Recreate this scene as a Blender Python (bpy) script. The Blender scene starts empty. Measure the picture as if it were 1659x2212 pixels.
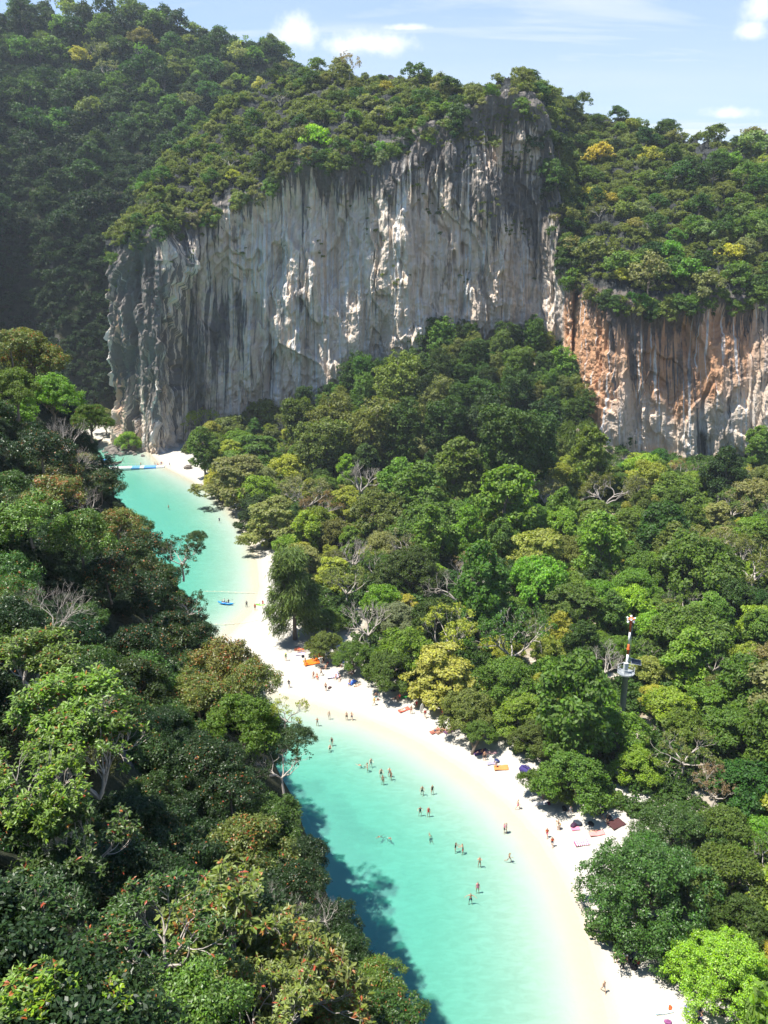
import bpy, math, time
import numpy as np
from mathutils import Vector
T0 = time.time()
S = bpy.context.scene
COL = S.collection
R_ = math.radians

# ------------------------------------------------------------------ camera
CAM_H = 77.5
PITCH = R_(17.5)
FPX = 1791.0                       # focal length in units of a 1659 x 2212 frame
CX, CY = 829.5, 1106.0
cam_d = bpy.data.cameras.new("camera")
cam = bpy.data.objects.new("camera", cam_d)
COL.objects.link(cam)
cam.location = (0, 0, CAM_H)
cam.rotation_euler = (R_(90) - PITCH, 0, 0)
cam_d.sensor_fit = 'VERTICAL'
cam_d.sensor_height = 24.0
cam_d.sensor_width = 18.0
cam_d.lens = 24.0 * FPX / 2212.0
cam_d.clip_start = 0.5
cam_d.clip_end = 20000
S.camera = cam

# ------------------------------------------------------------------ light
SUN_EL, SUN_DIR = 67.0, (-0.975, -0.215)          # towards the sun: left, a touch behind the lens
SUN_STRENGTH, SKY_STRENGTH = 4.3, 0.15
sun_az = math.atan2(SUN_DIR[0], SUN_DIR[1]) % (2 * math.pi)
sd = bpy.data.lights.new("sun", 'SUN')
sd.energy = SUN_STRENGTH
sd.angle = R_(0.53)
sd.color = (1.0, 0.95, 0.86)
sun = bpy.data.objects.new("sun", sd)
COL.objects.link(sun)
_e = R_(SUN_EL)
_sv = Vector((SUN_DIR[0] * math.cos(_e), SUN_DIR[1] * math.cos(_e), math.sin(_e)))
sun.rotation_euler = _sv.to_track_quat('Z', 'Y').to_euler()
sun.location = (-60, 20, 300)

W = bpy.data.worlds.new("World")
S.world = W
W.use_nodes = True

S.view_settings.view_transform = 'Standard'
S.view_settings.look = 'None'
S.view_settings.exposure = 1.32
S.view_settings.gamma = 1.0
S.view_settings.use_curve_mapping = False
S.render.engine = 'CYCLES'
cy = S.cycles
cy.max_bounces = 6
cy.diffuse_bounces = 3
cy.glossy_bounces = 2
cy.transmission_bounces = 3
cy.transparent_max_bounces = 8
cy.volume_bounces = 0
cy.caustics_reflective = False
cy.caustics_refractive = False
cy.use_denoising = True
try:
    cy.denoiser = 'OPENIMAGEDENOISE'
    cy.denoising_prefilter = 'ACCURATE'
    cy.denoising_input_passes = 'RGB_ALBEDO_NORMAL'
except Exception:
    pass
cy.use_adaptive_sampling = True
cy.adaptive_threshold = 0.02

# ------------------------------------------------------------------ small helpers
class NT:
    """tiny node-tree writer"""
    def __init__(s, tree):
        s.t = tree
        tree.nodes.clear()
    def n(s, typ, ins=None, **kw):
        nd = s.t.nodes.new(typ)
        for k, v in kw.items():
            setattr(nd, k, v)
        for k, v in (ins or {}).items():
            sock = nd.inputs[k]
            if hasattr(v, 'is_output') or isinstance(v, bpy.types.NodeSocket):
                s.t.links.new(v, sock)
            else:
                sock.default_value = v
        return nd
    def math(s, op, a, b=0.0, c=None, clamp=False):
        ins = {0: a, 1: b}
        if c is not None:
            ins[2] = c
        return s.n('ShaderNodeMath', ins, operation=op, use_clamp=clamp).outputs[0]
    def mix(s, f, a, b, blend='MIX'):
        nd = s.n('ShaderNodeMix', None, data_type='RGBA', blend_type=blend)
        for i, v in ((0, f), (6, a), (7, b)):
            if isinstance(v, bpy.types.NodeSocket):
                s.t.links.new(v, nd.inputs[i])
            else:
                nd.inputs[i].default_value = v if i == 0 else (*v[:3], 1)
        return nd.outputs[2]
    def ramp(s, f, stops, interp='LINEAR'):
        nd = s.n('ShaderNodeValToRGB', {0: f})
        cr = nd.color_ramp
        cr.interpolation = interp
        while len(cr.elements) < len(stops):
            cr.elements.new(0.5)
        for e, (p, c) in zip(cr.elements, stops):
            e.position = p
            e.color = (c, c, c, 1) if not hasattr(c, '__len__') else (*c[:3], 1)
        return nd.outputs[0]
    def noise(s, vec, scale, detail=4, rough=0.55, dist=0.0):
        return s.n('ShaderNodeTexNoise', {'Vector': vec, 'Scale': scale, 'Detail': detail, 'Roughness': rough, 'Distortion': dist}).outputs[0]
    def sstep(s, v, a, b):
        return s.n('ShaderNodeMapRange', {0: v, 1: a, 2: b, 3: 0.0, 4: 1.0}, interpolation_type='SMOOTHSTEP').outputs[0]

def new_mat(name):
    m = bpy.data.materials.new(name)
    m.use_nodes = True
    return m, NT(m.node_tree)

def srgb(r, g, b):
    f = lambda c: ((c / 255) / 12.92) if c / 255 <= 0.04045 else (((c / 255) + 0.055) / 1.055) ** 2.4
    return (f(r), f(g), f(b))

def smooth(a, b, x):
    t = np.clip((np.asarray(x, float) - a) / (b - a), 0, 1)
    return t * t * (3 - 2 * t)

def _hash(ix, iy, iz, seed):
    h = (ix.astype(np.uint32) * np.uint32(374761393) + iy.astype(np.uint32) * np.uint32(668265263)
         + iz.astype(np.uint32) * np.uint32(2147483647) + np.uint32(seed * 974711 & 0xffffffff))
    h = (h ^ (h >> np.uint32(13))) * np.uint32(1274126177)
    h = h ^ (h >> np.uint32(16))
    h = h * np.uint32(2246822519)
    h = h ^ (h >> np.uint32(15))
    return (h & np.uint32(0xffffff)).astype(float) / 0xffffff * 2 - 1

def vnoise(x, y, z=None, seed=0):
    x = np.asarray(x, float); y = np.asarray(y, float)
    z = np.zeros_like(x) if z is None else np.asarray(z, float)
    x, y, z = np.broadcast_arrays(x, y, z)
    i = [np.floor(a).astype(np.int64) for a in (x, y, z)]
    f = [a - b for a, b in zip((x, y, z), i)]
    w = [a * a * a * (a * (a * 6 - 15) + 10) for a in f]
    out = 0
    for dx in (0, 1):
        for dy in (0, 1):
            for dz in (0, 1):
                k = (w[0] if dx else 1 - w[0]) * (w[1] if dy else 1 - w[1]) * (w[2] if dz else 1 - w[2])
                out = out + k * _hash(i[0] + dx, i[1] + dy, i[2] + dz, seed)
    return out

def fbm(x, y, z=None, seed=0, oct=4, gain=0.5, lac=2.03):
    x = np.asarray(x, float); y = np.asarray(y, float)
    z = np.zeros_like(x) if z is None else np.asarray(z, float)
    a, s, t = 1.0, 0.0, 0.0
    for o in range(oct):
        s = s + a * vnoise(x, y, z, seed + o * 17)
        t += a
        a *= gain
        x = x * lac + 11.3; y = y * lac + 5.7; z = z * lac + 3.1
    return s / t

# picture geometry: where a line of sight of the photograph meets the world
def proj(x, y, z):
    dep = y * math.cos(PITCH) - (z - CAM_H) * math.sin(PITCH)
    v = y * math.sin(PITCH) + (z - CAM_H) * math.cos(PITCH)
    return CX + FPX * x / dep, CY - FPX * v / dep, dep

def ray(px, py):
    a, b = (px - CX) / FPX, (CY - py) / FPX
    return np.array([a, math.cos(PITCH) + b * math.sin(PITCH), -math.sin(PITCH) + b * math.cos(PITCH)])

def at_z(px, py, z=0.0):
    d = ray(px, py)
    t = (z - CAM_H) / d[2]
    return np.array([d[0] * t, d[1] * t, z])

def at_range(px, py, r):
    d = ray(px, py)
    d = d / np.linalg.norm(d)
    return np.array([d[0] * r, d[1] * r, CAM_H + d[2] * r])

def z_of(py, Y):
    b = (CY - np.asarray(py, float)) / FPX
    return CAM_H + Y * (-math.sin(PITCH) + b * math.cos(PITCH)) / (math.cos(PITCH) + b * math.sin(PITCH))

def x_of(px, Y, z):
    return (px - CX) / FPX * (Y * math.cos(PITCH) - (z - CAM_H) * math.sin(PITCH))

def mesh_np(name, verts, quads=None, tris=None, mats=(), mat_idx=None, smooth_=False, uv=None, attrs=None):
    me = bpy.data.meshes.new(name)
    verts = np.asarray(verts, np.float32).reshape(-1, 3)
    q = np.asarray(quads if quads is not None else [], np.int32).reshape(-1, 4)
    t = np.asarray(tris if tris is not None else [], np.int32).reshape(-1, 3)
    nq, nt = len(q), len(t)
    me.vertices.add(len(verts)); me.vertices.foreach_set('co', verts.ravel())
    nl = nq * 4 + nt * 3
    me.loops.add(nl)
    li = np.concatenate([q.ravel(), t.ravel()]).astype(np.int32)
    me.loops.foreach_set('vertex_index', li)
    me.polygons.add(nq + nt)
    st = np.concatenate([np.arange(nq) * 4, nq * 4 + np.arange(nt) * 3]).astype(np.int32)
    me.polygons.foreach_set('loop_start', st)
    for m in mats:
        me.materials.append(m)
    if mat_idx is not None:
        me.polygons.foreach_set('material_index', np.asarray(mat_idx, np.int32))
    me.polygons.foreach_set('use_smooth', np.full(nq + nt, bool(smooth_)))
    if uv is not None:
        l = me.uv_layers.new(name='uv')
        l.data.foreach_set('uv', np.asarray(uv, np.float32)[li].ravel())
    for k, v in (attrs or {}).items():
        a = me.attributes.new(k, 'FLOAT', 'POINT')
        a.data.foreach_set('value', np.asarray(v, np.float32).ravel())
    me.update(calc_edges=True)
    return me

def link(name, data, parent=None, loc=None, rot=None, scale=None, color=None):
    o = bpy.data.objects.new(name, data)
    COL.objects.link(o)
    if parent is not None:
        o.parent = parent
    if loc is not None:
        o.location = loc
    if rot is not None:
        o.rotation_euler = rot
    if scale is not None:
        o.scale = (scale,) * 3 if not hasattr(scale, '__len__') else scale
    if color is not None:
        o.color = (*color[:3], color[3] if len(color) > 3 else 0.0)
    return o

def tag(o, label=None, cat=None, group=None, kind=None):
    if label: o['label'] = label
    if cat: o['category'] = cat
    if group: o['group'] = group
    if kind: o['kind'] = kind
    return o

def grid_quads(nu, nv):
    a = np.arange(nu * nv).reshape(nu, nv)
    return np.stack([a[:-1, :-1], a[1:, :-1], a[1:, 1:], a[:-1, 1:]], -1).reshape(-1, 4)

class Geo:
    """collects verts / quads / tris with material numbers, for ONE mesh"""
    def __init__(s):
        s.v, s.q, s.t, s.qm, s.tm, s.n = [], [], [], [], [], 0
    def add(s, v, q=None, t=None, m=0):
        v = np.asarray(v, float).reshape(-1, 3)
        if q is not None and len(q):
            s.q.append(np.asarray(q) + s.n); s.qm.append(np.full(len(q), m))
        if t is not None and len(t):
            s.t.append(np.asarray(t) + s.n); s.tm.append(np.full(len(t), m))
        s.v.append(v); s.n += len(v)
        return s
    def tube(s, path, rad, sides=6, m=0, caps=True):
        P = np.asarray(path, float); n = len(P)
        rad = np.broadcast_to(np.asarray(rad, float), (n,))
        d = np.gradient(P, axis=0)
        d /= np.linalg.norm(d, axis=1, keepdims=True) + 1e-9
        ref = np.array([0, 0, 1.0]) if abs(d[:, 2]).mean() < 0.9 else np.array([1.0, 0, 0])
        a = np.cross(d, ref); a /= np.linalg.norm(a, axis=1, keepdims=True) + 1e-9
        b = np.cross(d, a)
        th = np.arange(sides) / sides * 2 * math.pi
        v = P[:, None] + rad[:, None, None] * (np.cos(th)[None, :, None] * a[:, None] + np.sin(th)[None, :, None] * b[:, None])
        i = np.arange(n * sides).reshape(n, sides); j = np.roll(i, -1, 1)
        q = np.stack([i[:-1], j[:-1], j[1:], i[1:]], -1).reshape(-1, 4)
        t = []
        V = v.reshape(-1, 3)
        if caps:
            V = np.concatenate([V, P[:1], P[-1:]])
            c0, c1 = n * sides, n * sides + 1
            t = [[c0, j[0, k], i[0, k]] for k in range(sides)] + [[c1, i[-1, k], j[-1, k]] for k in range(sides)]
        return s.add(V, q, t, m)
    def box(s, c, size, m=0, rz=0.0):
        c = np.asarray(c, float); h = np.asarray(size, float) / 2
        v = np.array([[x, y, z] for x in (-1, 1) for y in (-1, 1) for z in (-1, 1)], float) * h
        if rz:
            cr, sr = math.cos(rz), math.sin(rz)
            v[:, :2] = v[:, :2] @ np.array([[cr, sr], [-sr, cr]])
        return s.add(v + c, [[0, 1, 3, 2], [4, 6, 7, 5], [0, 4, 5, 1], [2, 3, 7, 6], [0, 2, 6, 4], [1, 5, 7, 3]], None, m)
    def lathe(s, prof, sides=12, m=0, c=(0, 0, 0)):
        P = np.array([[0, 0, z] for r, z in prof], float) + np.asarray(c, float)
        th = np.arange(sides) / sides * 2 * math.pi
        rr = np.array([r for r, z in prof], float)
        v = P[:, None] + rr[:, None, None] * np.stack([np.cos(th), np.sin(th), 0 * th], -1)[None]
        n = len(prof)
        i = np.arange(n * sides).reshape(n, sides); j = np.roll(i, -1, 1)
        q = np.stack([i[:-1], j[:-1], j[1:], i[1:]], -1).reshape(-1, 4)
        return s.add(v, q, None, m)
    def mesh(s, name, mats=(), smooth_=False, **kw):
        v = np.concatenate(s.v) if s.v else np.zeros((0, 3))
        q = np.concatenate(s.q) if s.q else None
        t = np.concatenate(s.t) if s.t else None
        mi = np.concatenate(s.qm + s.tm) if (s.qm or s.tm) else None
        return mesh_np(name, v, q, t, mats, mi, smooth_, **kw)

def ico(sub=2):
    p = (1 + 5 ** .5) / 2
    v = np.array([[-1, p, 0], [1, p, 0], [-1, -p, 0], [1, -p, 0], [0, -1, p], [0, 1, p], [0, -1, -p], [0, 1, -p], [p, 0, -1], [p, 0, 1], [-p, 0, -1], [-p, 0, 1]], float)
    f = np.array([[0, 11, 5], [0, 5, 1], [0, 1, 7], [0, 7, 10], [0, 10, 11], [1, 5, 9], [5, 11, 4], [11, 10, 2], [10, 7, 6], [7, 1, 8], [3, 9, 4], [3, 4, 2], [3, 2, 6], [3, 6, 8], [3, 8, 9], [4, 9, 5], [2, 4, 11], [6, 2, 10], [8, 6, 7], [9, 8, 1]])
    v /= np.linalg.norm(v, axis=1, keepdims=True)
    for _ in range(sub):
        vs = list(map(tuple, v)); mid = {}
        def m(a, b):
            k = (min(a, b), max(a, b))
            if k not in mid:
                w = (np.array(vs[a]) + np.array(vs[b])) / 2
                vs.append(tuple(w / np.linalg.norm(w))); mid[k] = len(vs) - 1
            return mid[k]
        nf = []
        for a, b, c in f:
            x, y, z = m(a, b), m(b, c), m(c, a)
            nf += [[a, x, z], [b, y, x], [c, z, y], [x, y, z]]
        v, f = np.array(vs), np.array(nf)
    return v, f
ICO1, ICO2, ICO3 = ico(1), ico(2), ico(3)

# ------------------------------------------------------------------ sky with clouds
def build_world():
    nt = NT(W.node_tree)
    sky = nt.n('ShaderNodeTexSky', None, sky_type='NISHITA', sun_disc=False, sun_elevation=R_(SUN_EL), sun_rotation=sun_az,
               altitude=20.0, air_density=1.0, dust_density=0.8, ozone_density=1.5)
    tc = nt.n('ShaderNodeTexCoord')
    d = tc.outputs['Generated']
    # thin high veil and low cumulus, the same all round the sky
    sep = nt.n('ShaderNodeSeparateXYZ', {0: d})
    z = nt.math('MAXIMUM', sep.outputs[2], 0.02)
    zz = nt.math('ADD', z, 0.12)
    flat = nt.n('ShaderNodeCombineXYZ', {0: nt.math('DIVIDE', sep.outputs[0], zz), 1: nt.math('DIVIDE', sep.outputs[1], zz), 2: 0.0}).outputs[0]
    st = nt.n('ShaderNodeMapping', {0: flat, 2: (0, 0, 0.5), 3: (0.55, 1.5, 1)}).outputs[0]
    veil = nt.sstep(nt.noise(st, 1.1, 6, 0.55, 0.6), 0.33, 0.64)
    low = nt.n('ShaderNodeMapRange', {0: sep.outputs[2], 1: 0.60, 2: 0.16, 3: 0.12, 4: 1.0}).outputs[0]
    veil = nt.math('MULTIPLY', veil, nt.math('MULTIPLY', low, 0.85), clamp=True)
    hz = nt.n('ShaderNodeMapRange', {0: sep.outputs[2], 1: 0.50, 2: 0.08, 3: 0.0, 4: 0.62}, interpolation_type='SMOOTHSTEP').outputs[0]
    veil = nt.math('MAXIMUM', veil, nt.math('MULTIPLY', hz, nt.math('ADD', 0.55, nt.math('MULTIPLY', nt.noise(st, 0.8, 5), 0.8))), clamp=True)
    base = nt.mix(1.0, sky.outputs[0], (0.195, 0.385, 0.56), 'MULTIPLY')
    base = nt.mix(veil, base, (2.75, 2.88, 2.98))
    # the separate cumulus heads over the ridge
    puff = None
    for (px, py, rx, ry) in PUFFS:
        c = ray(px, py); c = c / np.linalg.norm(c)
        e = ray(px + 10, py); e = e / np.linalg.norm(e) - c; e /= np.linalg.norm(e)
        u = np.cross(e, c); u = u / np.linalg.norm(u); u = u if u[2] > 0 else -u
        dv = nt.n('ShaderNodeVectorMath', {0: d, 1: tuple(c)}, operation='SUBTRACT').outputs[0]
        a = nt.math('DIVIDE', nt.n('ShaderNodeVectorMath', {0: dv, 1: tuple(e)}, operation='DOT_PRODUCT').outputs[1], rx / FPX)
        b = nt.math('DIVIDE', nt.n('ShaderNodeVectorMath', {0: dv, 1: tuple(u)}, operation='DOT_PRODUCT').outputs[1], ry / FPX)
        # flat base: squeeze below centre
        b = nt.math('MULTIPLY', b, nt.math('ADD', 1.0, nt.math('MULTIPLY', nt.math('LESS_THAN', b, 0.0), 0.6)))
        q = nt.math('SQRT', nt.math('ADD', nt.math('MULTIPLY', a, a), nt.math('MULTIPLY', b, b)))
        front = nt.math('GREATER_THAN', nt.n('ShaderNodeVectorMath', {0: d, 1: tuple(c)}, operation='DOT_PRODUCT').outputs[1], 0.5)
        p = nt.math('MULTIPLY', nt.math('SUBTRACT', 1.0, q), front)
        puff = p if puff is None else nt.math('MAXIMUM', puff, p)
    nz = nt.noise(d, 42.0, 7, 0.62)
    dens = nt.math('ADD', puff, nt.math('MULTIPLY', nt.math('SUBTRACT', nz, 0.5), 1.9))
    m = nt.math('MULTIPLY', nt.sstep(dens, -0.10, 1.0), 0.9)
    shade = nt.noise(d, 60.0, 5, 0.6)
    cc = nt.mix(shade, (2.8, 3.0, 3.3), (3.8, 3.8, 3.8))
    base = nt.mix(m, base, cc)
    bg = nt.n('ShaderNodeBackground', {0: base, 1: SKY_STRENGTH})
    out = nt.n('ShaderNodeOutputWorld', {0: bg.outputs[0]})
PUFFS = [(640, 82, 52, 42), (790, 98, 105, 34), (1640, 20, 34, 46), (1625, 68, 34, 24), (1580, 246, 60, 16), (880, 60, 60, 8)]
build_world()
# ------------------------------------------------------------------ ground: sea bed, beach, valley floor, scree under the cliff
SHORE_PX = [(1330, 2260), (1318, 2212), (1292, 2110), (1270, 2030), (1228, 1920), (1165, 1815), (1092, 1735), (1000, 1662), (900, 1600),
            (800, 1555), (700, 1528), (640, 1512), (560, 1490), (470, 1462), (410, 1436), (405, 1420), (455, 1396), (500, 1368), (545, 1322),
            (562, 1270), (556, 1210), (536, 1150), (500, 1100), (455, 1060), (400, 1030), (352, 1006), (338, 992), (322, 976), (300, 970)]
shore = [at_z(x, y)[:2] for x, y in SHORE_PX]
d0 = shore[0] - shore[1]
shore = [shore[0] + d0 / np.linalg.norm(d0) * 25 + np.array([4, -30]), shore[0] + d0 / np.linalg.norm(d0) * 10] + shore
CLIFF_W = at_z(240, 962)[:2]
SHORE = np.array(shore + [CLIFF_W + [-1, 4], np.array([-124, 350]), np.array([-150, 357]), np.array([-200, 366]), np.array([-480, 390])])
LAND = np.array(list(map(tuple, SHORE)) + [(-480, 620), (340, 620), (420, 200), (400, -160), (90, -160), (60, -60)])

def inside(P, poly):
    x, y = P[..., 0], P[..., 1]
    r = np.zeros(x.shape, bool)
    a = poly; b = np.roll(poly, -1, 0)
    for (x0, y0), (x1, y1) in zip(a, b):
        if y0 == y1: continue
        c = ((y0 > y) != (y1 > y)) & (x < (x1 - x0) * (y - y0) / (y1 - y0) + x0)
        r ^= c
    return r

def poly_dist(P, poly, closed=False):
    a = poly[:-1]; b = poly[1:]
    if closed:
        a = poly; b = np.roll(poly, -1, 0)
    best = np.full(P.shape[:-1], 1e9)
    for p, q in zip(a, b):
        e = q - p; L = (e ** 2).sum() + 1e-9
        t = np.clip(((P - p) @ e) / L, 0, 1)
        best = np.minimum(best, np.linalg.norm(P - (p + t[..., None] * e), axis=-1))
    return best

# main massif, column by column: picture x, distance of the wall, lip of the wall, crest, setback of the crest
MASS = np.array([
    # px,   Y,  lip, crest, set
    (238, 338, 560, 508, 6), (262, 333, 530, 505, 8), (300, 326, 500, 440, 18), (340, 322, 478, 382, 30), (390, 333, 470, 312, 40), (450, 336.5, 450, 262, 50),
    (520, 338, 425, 212, 56), (600, 339, 376, 166, 60), (660, 339, 346, 156, 60), (740, 339.5, 326, 160, 56), (820, 340, 318, 166, 52),
    (900, 340.5, 296, 168, 46), (960, 341, 262, 180, 40), (1000, 341, 230, 188, 28), (1060, 341.5, 206, 176, 22), (1150, 342, 214, 176, 30),
    (1180, 342, 270, 194, 42), (1205, 341, 400, 216, 58), (1226, 337, 520, 232, 76), (1246, 329, 598, 240, 88), (1262, 321, 622, 248, 98), (1284, 311, 640, 252, 108),
    (1330, 304, 655, 262, 112), (1390, 300, 668, 274, 112), (1450, 299, 662, 294, 108), (1500, 297, 650, 304, 104), (1560, 297, 645, 300, 100),
    (1659, 296, 640, 318, 96), (1800, 300, 620, 350, 90), (2000, 312, 600, 400, 90), (2300, 330, 600, 450, 90)], float)
SCREE = np.array([(200, 0), (520, 0), (640, 5), (720, 14), (800, 25), (880, 33), (960, 38), (1050, 42), (1150, 40), (1210, 32), (1250, 17), (1300, 5), (1420, 3), (1659, 3), (2400, 4)], float)
def mcol(px, k):
    return np.interp(px, MASS[:, 0], MASS[:, k])

# foot of the wall in plan, for the scree
_fp = np.linspace(238, 2300, 160)
FOOT = np.stack([x_of(_fp, mcol(_fp, 1), np.interp(_fp, SCREE[:, 0], SCREE[:, 1])), mcol(_fp, 1)], 1)
FOOT_Z = np.interp(_fp, SCREE[:, 0], SCREE[:, 1])

def ground_z(P):
    P = np.asarray(P, float)
    x, y = P[..., 0], P[..., 1]
    sd = poly_dist(P, SHORE)
    land = inside(P, LAND)
    sd = np.where(land, sd, -sd)
    wob = fbm(x * 0.05, y * 0.05, seed=5, oct=3)
    up = 1.5 * smooth(0, 16, sd) + 0.05 * np.clip(sd, 0, 3) + 2.2 * smooth(20, 120, sd) + wob * 0.5 * smooth(6, 40, sd)
    dd = np.clip(-sd, 0, None)
    deep = -(0.046 * dd + 0.0003 * dd ** 2 * (dd < 40) + (dd >= 40) * (0.0003 * 1600 + 0.12 * (dd - 40)))
    deep = np.maximum(deep, -2.3) * (1 + 0.12 * fbm(x * 0.06, y * 0.06, seed=9, oct=3))
    z = np.where(land, up, deep)
    # scree cone against the wall
    best = np.zeros(x.shape)
    for (fx, fy), fz in zip(FOOT[::2], FOOT_Z[::2]):
        if fz < 1: continue
        dist = np.hypot(x - fx, y - fy)
        best = np.maximum(best, fz * np.clip(1 - dist / (1.25 * fz + 8), 0, 1))
    z = np.where(land, np.maximum(z, best + z * 0.4), z)
    return z, sd

def gz(x, y):
    return float(ground_z(np.array([[x, y]]))[0][0])

def axis(lo, hi, step, far):
    mid = np.arange(lo, hi + step, step)
    left = lo - np.cumsum(np.geomspace(step * 2, far / 3, 14))
    right = mid[-1] + np.cumsum(np.geomspace(step * 2, far / 3, 14))
    return np.concatenate([left[::-1], mid, right])
gx, gy = axis(-150, 190, 1.6, 3000), axis(-20, 420, 1.8, 3000)
GX, GY = np.meshgrid(gx, gy, indexing='ij')
GP = np.stack([GX, GY], -1)
GZ, GSD = ground_z(GP)
gv = np.stack([GX, GY, GZ + 0.05 * fbm(GX * 0.5, GY * 0.5, seed=3) * (GSD > 3)], -1)

def mat_ground():
    m, nt = new_mat('sand')
    g = nt.n('ShaderNodeNewGeometry').outputs[0]
    sd = nt.n('ShaderNodeAttribute', None, attribute_name='shore').outputs[2]
    weed = nt.n('ShaderNodeAttribute', None, attribute_name='weed').outputs[2]
    wob = nt.math('MULTIPLY', nt.math('SUBTRACT', nt.noise(g, 0.25, 4), 0.5), 2.2)
    s2 = nt.math('ADD', sd, wob)
    wet = nt.math('MULTIPLY', nt.sstep(s2, -4.5, -0.6), nt.math('SUBTRACT', 1.0, nt.sstep(s2, 0.2, 2.2)))
    fine = nt.noise(g, 9.0, 4, 0.7)
    dry = nt.mix(fine, (0.34, 0.325, 0.285), (0.47, 0.45, 0.405))
    mott = nt.sstep(nt.noise(g, 0.35, 5, 0.65), 0.35, 0.75)
    dry = nt.mix(nt.math('MULTIPLY', mott, 0.30), dry, (0.42, 0.37, 0.30))
    c = nt.mix(nt.math('MULTIPLY', wet, 0.62), dry, (0.40, 0.345, 0.245))
    # leaf litter under the trees
    inl = nt.math('MULTIPLY', nt.sstep(nt.math('ADD', sd, nt.math('MULTIPLY', wob, 4)), 17.0, 34.0), nt.sstep(nt.noise(g, 0.4, 5, 0.7), 0.30, 0.55))
    lit = nt.mix(nt.noise(g, 6.0, 3, 0.7), (0.10, 0.075, 0.045), (0.30, 0.23, 0.15))
    c = nt.mix(nt.math('MULTIPLY', inl, 0.85), c, lit)
    c = nt.mix(nt.math('SUBTRACT', 1.0, nt.sstep(sd, -9.0, -3.0)), c, nt.mix(nt.sstep(nt.noise(nt.n('ShaderNodeMapping', {0: g, 2: (0, 0, 0.5), 3: (0.5, 1.3, 1)}).outputs[0], 1.0, 5, 0.6, 0.8), 0.35, 0.7), (0.345, 0.335, 0.285), (0.40, 0.39, 0.34)))
    # bits of weed line and twigs on the beach
    spk = nt.math('MULTIPLY', nt.sstep(nt.noise(g, 5.0, 2, 0.6), 0.68, 0.74), nt.sstep(sd, 2.0, 8.0))
    c = nt.mix(nt.math('MULTIPLY', spk, 0.5), c, (0.22, 0.17, 0.11))
    wd = nt.math('MULTIPLY', nt.sstep(nt.math('ADD', weed, nt.math('MULTIPLY', nt.math('SUBTRACT', nt.noise(g, 0.16, 5, 0.62), 0.5), 2.0)), 0.35, 0.95), 0.40)
    c = nt.mix(wd, c, (0.055, 0.075, 0.06))
    bump = nt.n('ShaderNodeBump', {'Strength': 0.35, 'Distance': 0.12, 'Height': nt.noise(g, 2.2, 5, 0.6)})
    b = nt.n('ShaderNodeBsdfPrincipled', {'Base Color': c, 'Roughness': 0.95, 'Normal': bump.outputs[0], 'Specular IOR Level': 0.1})
    nt.n('ShaderNodeOutputMaterial', {0: b.outputs[0]})
    return m

# sea-grass / rock under water along the foot of the near hill
WEED_PX = [(640, 1740, 9), (700, 1800, 9), (740, 1870, 8), (700, 1940, 9), (780, 2010, 6), (820, 2060, 5), (650, 1700, 6), (610, 1800, 10)]
weed = np.zeros(GX.shape)
for px, py, r in WEED_PX:
    c = at_z(px, py)
    weed = np.maximum(weed, np.exp(-((GX - c[0]) ** 2 + (GY - c[1]) ** 2) / r ** 2))
ground = link('ground', mesh_np('ground', gv, grid_quads(*GX.shape), mats=[mat_ground()], smooth_=True, attrs={'shore': GSD, 'weed': weed}))
tag(ground, kind='structure')

def mat_water():
    m, nt = new_mat('lagoon_water')
    g = nt.n('ShaderNodeNewGeometry').outputs[0]
    dep = nt.n('ShaderNodeAttribute', None, attribute_name='depth').outputs[2]
    dep = nt.math('MAXIMUM', nt.math('MULTIPLY', dep, nt.math('ADD', 0.88, nt.math('MULTIPLY', nt.noise(g, 0.06, 4), 0.24))), 0.0)
    ch = [nt.math('POWER', b, dep) for b in (0.42, 0.875, 0.775)]
    col = nt.n('ShaderNodeCombineColor', {0: ch[0], 1: ch[1], 2: ch[2]}).outputs[0]
    tr = nt.n('ShaderNodeBsdfTransparent', {0: col})
    mp = nt.n('ShaderNodeMapping', {0: g, 2: (0, 0, 0.5), 3: (1.0, 1.9, 1.0)}).outputs[0]
    h = nt.math('ADD', nt.noise(mp, 2.0, 5, 0.65, 0.4), nt.math('MULTIPLY', nt.noise(mp, 7.0, 3, 0.6), 0.25))
    bump = nt.n('ShaderNodeBump', {'Strength': 0.5, 'Distance': 0.09, 'Height': h}).outputs[0]
    gl = nt.n('ShaderNodeBsdfGlossy', {'Color': (1, 1, 1, 1), 'Roughness': 0.05, 'Normal': bump})
    df = nt.n('ShaderNodeBsdfDiffuse', {0: (0.15, 0.46, 0.39, 1), 'Normal': bump})
    # suspended fine sand scatters some light back from deeper water
    body = nt.n('ShaderNodeMixShader', {0: nt.math('MULTIPLY', nt.sstep(dep, 0.15, 1.7), 0.44), 1: tr.outputs[0], 2: df.outputs[0]})
    fr = nt.n('ShaderNodeFresnel', {0: 1.33, 1: bump}).outputs[0]
    sh = nt.n('ShaderNodeMixShader', {0: nt.math('MULTIPLY', fr, 0.9), 1: body.outputs[0], 2: gl.outputs[0]})
    nt.n('ShaderNodeOutputMaterial', {0: sh.outputs[0]})
    return m
wv = np.stack([GX, GY, np.zeros_like(GX)], -1)
water = link('water', mesh_np('water', wv, grid_quads(*GX.shape), mats=[mat_water()], smooth_=True, attrs={'depth': np.clip(-GZ, 0, None)}))
tag(water, kind='structure')

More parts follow.
